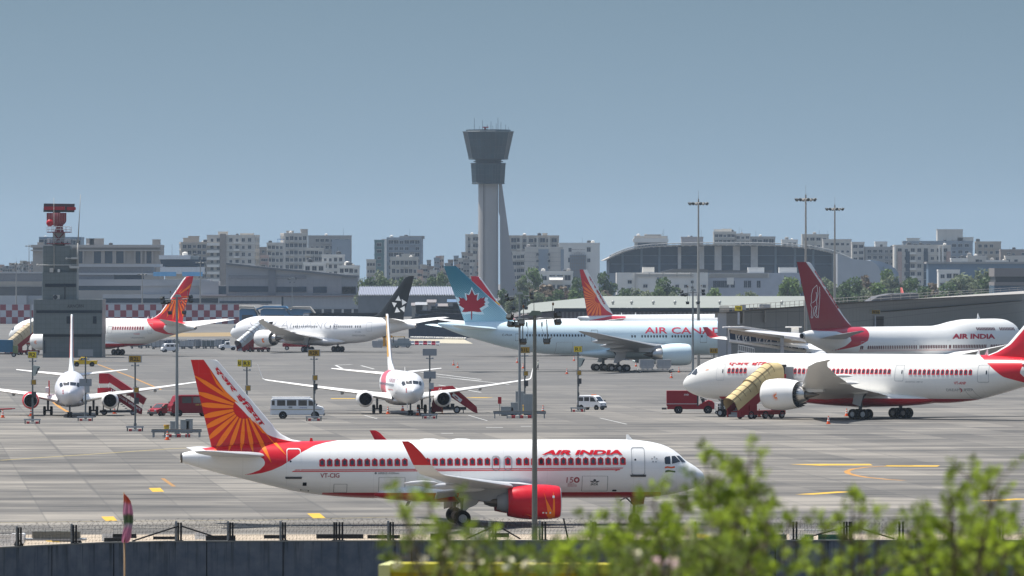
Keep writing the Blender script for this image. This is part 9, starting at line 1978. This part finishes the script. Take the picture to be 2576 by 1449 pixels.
def plants():
 lm = [leaf_mat('shrub_leaves', (.03, .06, .012), (.46, .60, .06), 3.4, .55), leaf_mat('shrub_leaves_dark', (.025, .05, .012), (.32, .42, .07), 3.4, .5)]; st = M('twig_brown', (.10, .085, .045), .8); fl = M('blossom_cream', (.72, .68, .5), .6, var=.15); pk = M('blossom_pink', (.75, .55, .55), .6)
 gh = lambda y: pchip([-30, 0, 40, 100, 200], [16.4, 16.2, 15.0, 11.6, 7.2], y)
 def shrub(label, d, base, tips, seed, lean=.15, leaf=.045, dens=1.0, mat=0, flowers=(), spread=.08, pink=(), twigs=9):
  rnd = random.Random(seed); s = F/d; q = Vector(((base-CX)/s, d, gh(d)-.15)); R = thing('shrub', label, 'shrub', q, 0, 'shrubs in front of the wall'); sm, fm = MB(), MB()
  loc = lambda x, y, dd=0: Vector((((x-CX)/s)*(d+dd)/d-q.x, dd, H-(y-HY)/s*(d+dd)/d-q.z))
  def leaflet(p, dr, L):
   dr = dr.normalized(); n = dr.cross(Vector((rnd.gauss(0, 1), rnd.gauss(0, 1), rnd.gauss(0, 1)))).normalized(); wd = L*rnd.uniform(.2, .33); up = dr.cross(n)*L*.06
   fm.add([p, p+dr*L*.3+n*wd, p+dr*L*.7+n*wd*.85+up, p+dr*L, p+dr*L*.7-n*wd*.85+up, p+dr*L*.3-n*wd], [(0, 1, 2, 3), (0, 3, 4, 5)])
  def spray(p, dr, L):
   """a pinnate leaf: stalk with pairs of leaflets"""
   dr = dr.normalized(); side = dr.cross(Vector((rnd.gauss(0, .4), 1, rnd.gauss(0, .4)))).normalized(); n = rnd.randint(3, 5)
   sm.cyl(p, p+dr*L, .004, .002, 4, 0, False)
   for k in range(n):
    b = p+dr*L*(k+.6)/n
    for e in (-1, 1): leaflet(b, dr*.55+side*e+Vector((0, rnd.uniform(-.5, .5), rnd.uniform(-.3, .2))), leaf*rnd.uniform(.7, 1.15))
   leaflet(p+dr*L, dr, leaf)
  for ti, (tx, ty) in enumerate(tips):
   dd = rnd.uniform(-.9, .9); tip = loc(tx, ty, dd); b0 = Vector((rnd.uniform(-.12, .12), rnd.uniform(-.15, .15), 0)); midx = b0.lerp(tip, .5)+Vector((rnd.uniform(-lean, lean), 0, .1)); path = []
   for k in range(15): t = k/14; path.append(b0*(1-t)**2+midx*2*t*(1-t)+tip*t*t)
   for k in range(14): sm.cyl(path[k], path[k+1], .022*(1-k/15)+.004, .022*(1-(k+1)/15)+.004, 5, 0, False)
   for k in range(int(34*dens)):
    t = 1-rnd.random()**1.35*.62; i = min(13, int(t*14)); p = path[i].lerp(path[i+1], t*14-i); tan_ = (path[i+1]-path[i]).normalized(); a = rnd.uniform(0, 6.28)
    dr = Vector((cos(a), sin(a)*.8, rnd.uniform(-.25, .65)))+tan_*.5; L = spread*rnd.uniform(.5, 1.5)*(1.15-.5*t+.35)
    e = p+dr.normalized()*L; sm.cyl(p, e, .005, .003, 4, 0, False); spray(e, dr+Vector((0, 0, rnd.uniform(-.5, .3))), rnd.uniform(.05, .1))
   spray(tip, (path[-1]-path[-2]), .09)
  sm.build('stem', st, R, weld=False); fm.build('foliage', lm[mat], R, weld=False)
  for pts, mt, nm in ((flowers, fl, 'flower'), (pink, pk, 'flower')):
   for x, y, r in pts:
    f = MB(); c = loc(x, y, rnd.uniform(-.5, .2))
    for k in range(16):
     dr = Vector((rnd.gauss(0, 1), rnd.gauss(0, 1), rnd.gauss(0, 1))).normalized(); n = dr.cross(Vector((rnd.gauss(0, 1), .3, rnd.gauss(0, 1)))).normalized()*r*.35/s; p = c+dr*r*.45/s; f.add([p-n, p+dr*r*.5/s-n*.6, p+dr*r*.6/s+n*.6, p+n], [(0, 1, 2, 3)])
    f.build(nm, mt, R, weld=False)
 shrub('tallest leafy green shrub in front of the white jet nose', 41, 1800, [(1888, 1146), (1775, 1159), (1838, 1199), (1862, 1224), (1895, 1249), (1805, 1269), (1935, 1309), (1850, 1314), (1985, 1324), (1770, 1334), (1900, 1352)], 11, dens=.72)
 shrub('broad green shrub covering the nose wheel of the red jet', 42, 1620, [(1715, 1272), (1645, 1262), (1560, 1307), (1600, 1338), (1670, 1338), (1490, 1345), (1540, 1365), (1730, 1358), (1620, 1365), (1690, 1375), (1440, 1400), (1560, 1415)], 12, dens=.68)
 shrub('low pale green shrub at the bottom before the yellow skip', 44, 1250, [(1190, 1385), (1330, 1395), (1240, 1405), (1390, 1390), (1100, 1395), (1030, 1385), (1150, 1420), (1300, 1425), (1440, 1425)], 13, mat=1, dens=.6, flowers=[(1110, 1385, 24), (1165, 1405, 30), (1190, 1410, 26), (1270, 1412, 26), (1060, 1410, 18), (1330, 1420, 18), (1400, 1385, 16), (1000, 1420, 14)])
 shrub('thin wispy shrub before the wheels of the red jet', 36, 1110, [(1000, 1262), (1078, 1262), (1150, 1280), (1060, 1360), (1170, 1370)], 14, dens=.09, leaf=.05, lean=.3)
 shrub('bushy green shrub with bare gaps at the right', 40, 2400, [(2440, 1196), (2390, 1239), (2490, 1239), (2505, 1224), (2330, 1309), (2420, 1314), (2470, 1334), (2280, 1334), (2540, 1347), (2380, 1362), (2310, 1372), (2450, 1377), (2590, 1347)], 15, dens=.7)
 shrub('slim green shrub rising alone between the two big bushes', 43, 2150, [(2145, 1268), (2120, 1305), (2165, 1290), (2205, 1330), (2070, 1335)], 16, dens=.35)
 shrub('low dark green shrub across the bottom right of the wall', 45, 2250, [(2180, 1400), (2110, 1425), (2260, 1390), (2330, 1400), (2400, 1410), (2210, 1430), (2050, 1440), (2300, 1430), (2470, 1430), (2560, 1420)], 17, mat=1, dens=.6)
 shrub('dark low shrub with pink and white blossom at the bottom', 39, 1720, [(1690, 1390), (1600, 1415), (1760, 1385), (1640, 1440), (1820, 1400), (1880, 1395), (1850, 1430), (1560, 1440), (1500, 1420)], 18, mat=1, dens=.75, pink=[(1650, 1418, 18), (1690, 1412, 16), (1698, 1420, 14), (1620, 1440, 16)], flowers=[(1730, 1330, 14), (1600, 1395, 14), (1790, 1350, 12)])
front(); plants()
# ================= haze =================
def haze():
 m = bpy.data.materials.new('haze'); m.use_nodes = True; nt = m.node_tree
 nt.nodes.remove(nt.nodes['Principled BSDF'])
 v = nd(nt, 'VolumePrincipled'); v.inputs['Density'].default_value = .000028; v.inputs['Color'].default_value = (.66, .82, 1.0, 1); v.inputs['Anisotropy'].default_value = .0
 nt.links.new(v.outputs[0], nt.nodes['Material Output'].inputs['Volume'])
 o = MB().box(-2600, 2600, -60, 10000, -1.5, 96).build('haze', m); tag(o, kind='stuff')
haze()
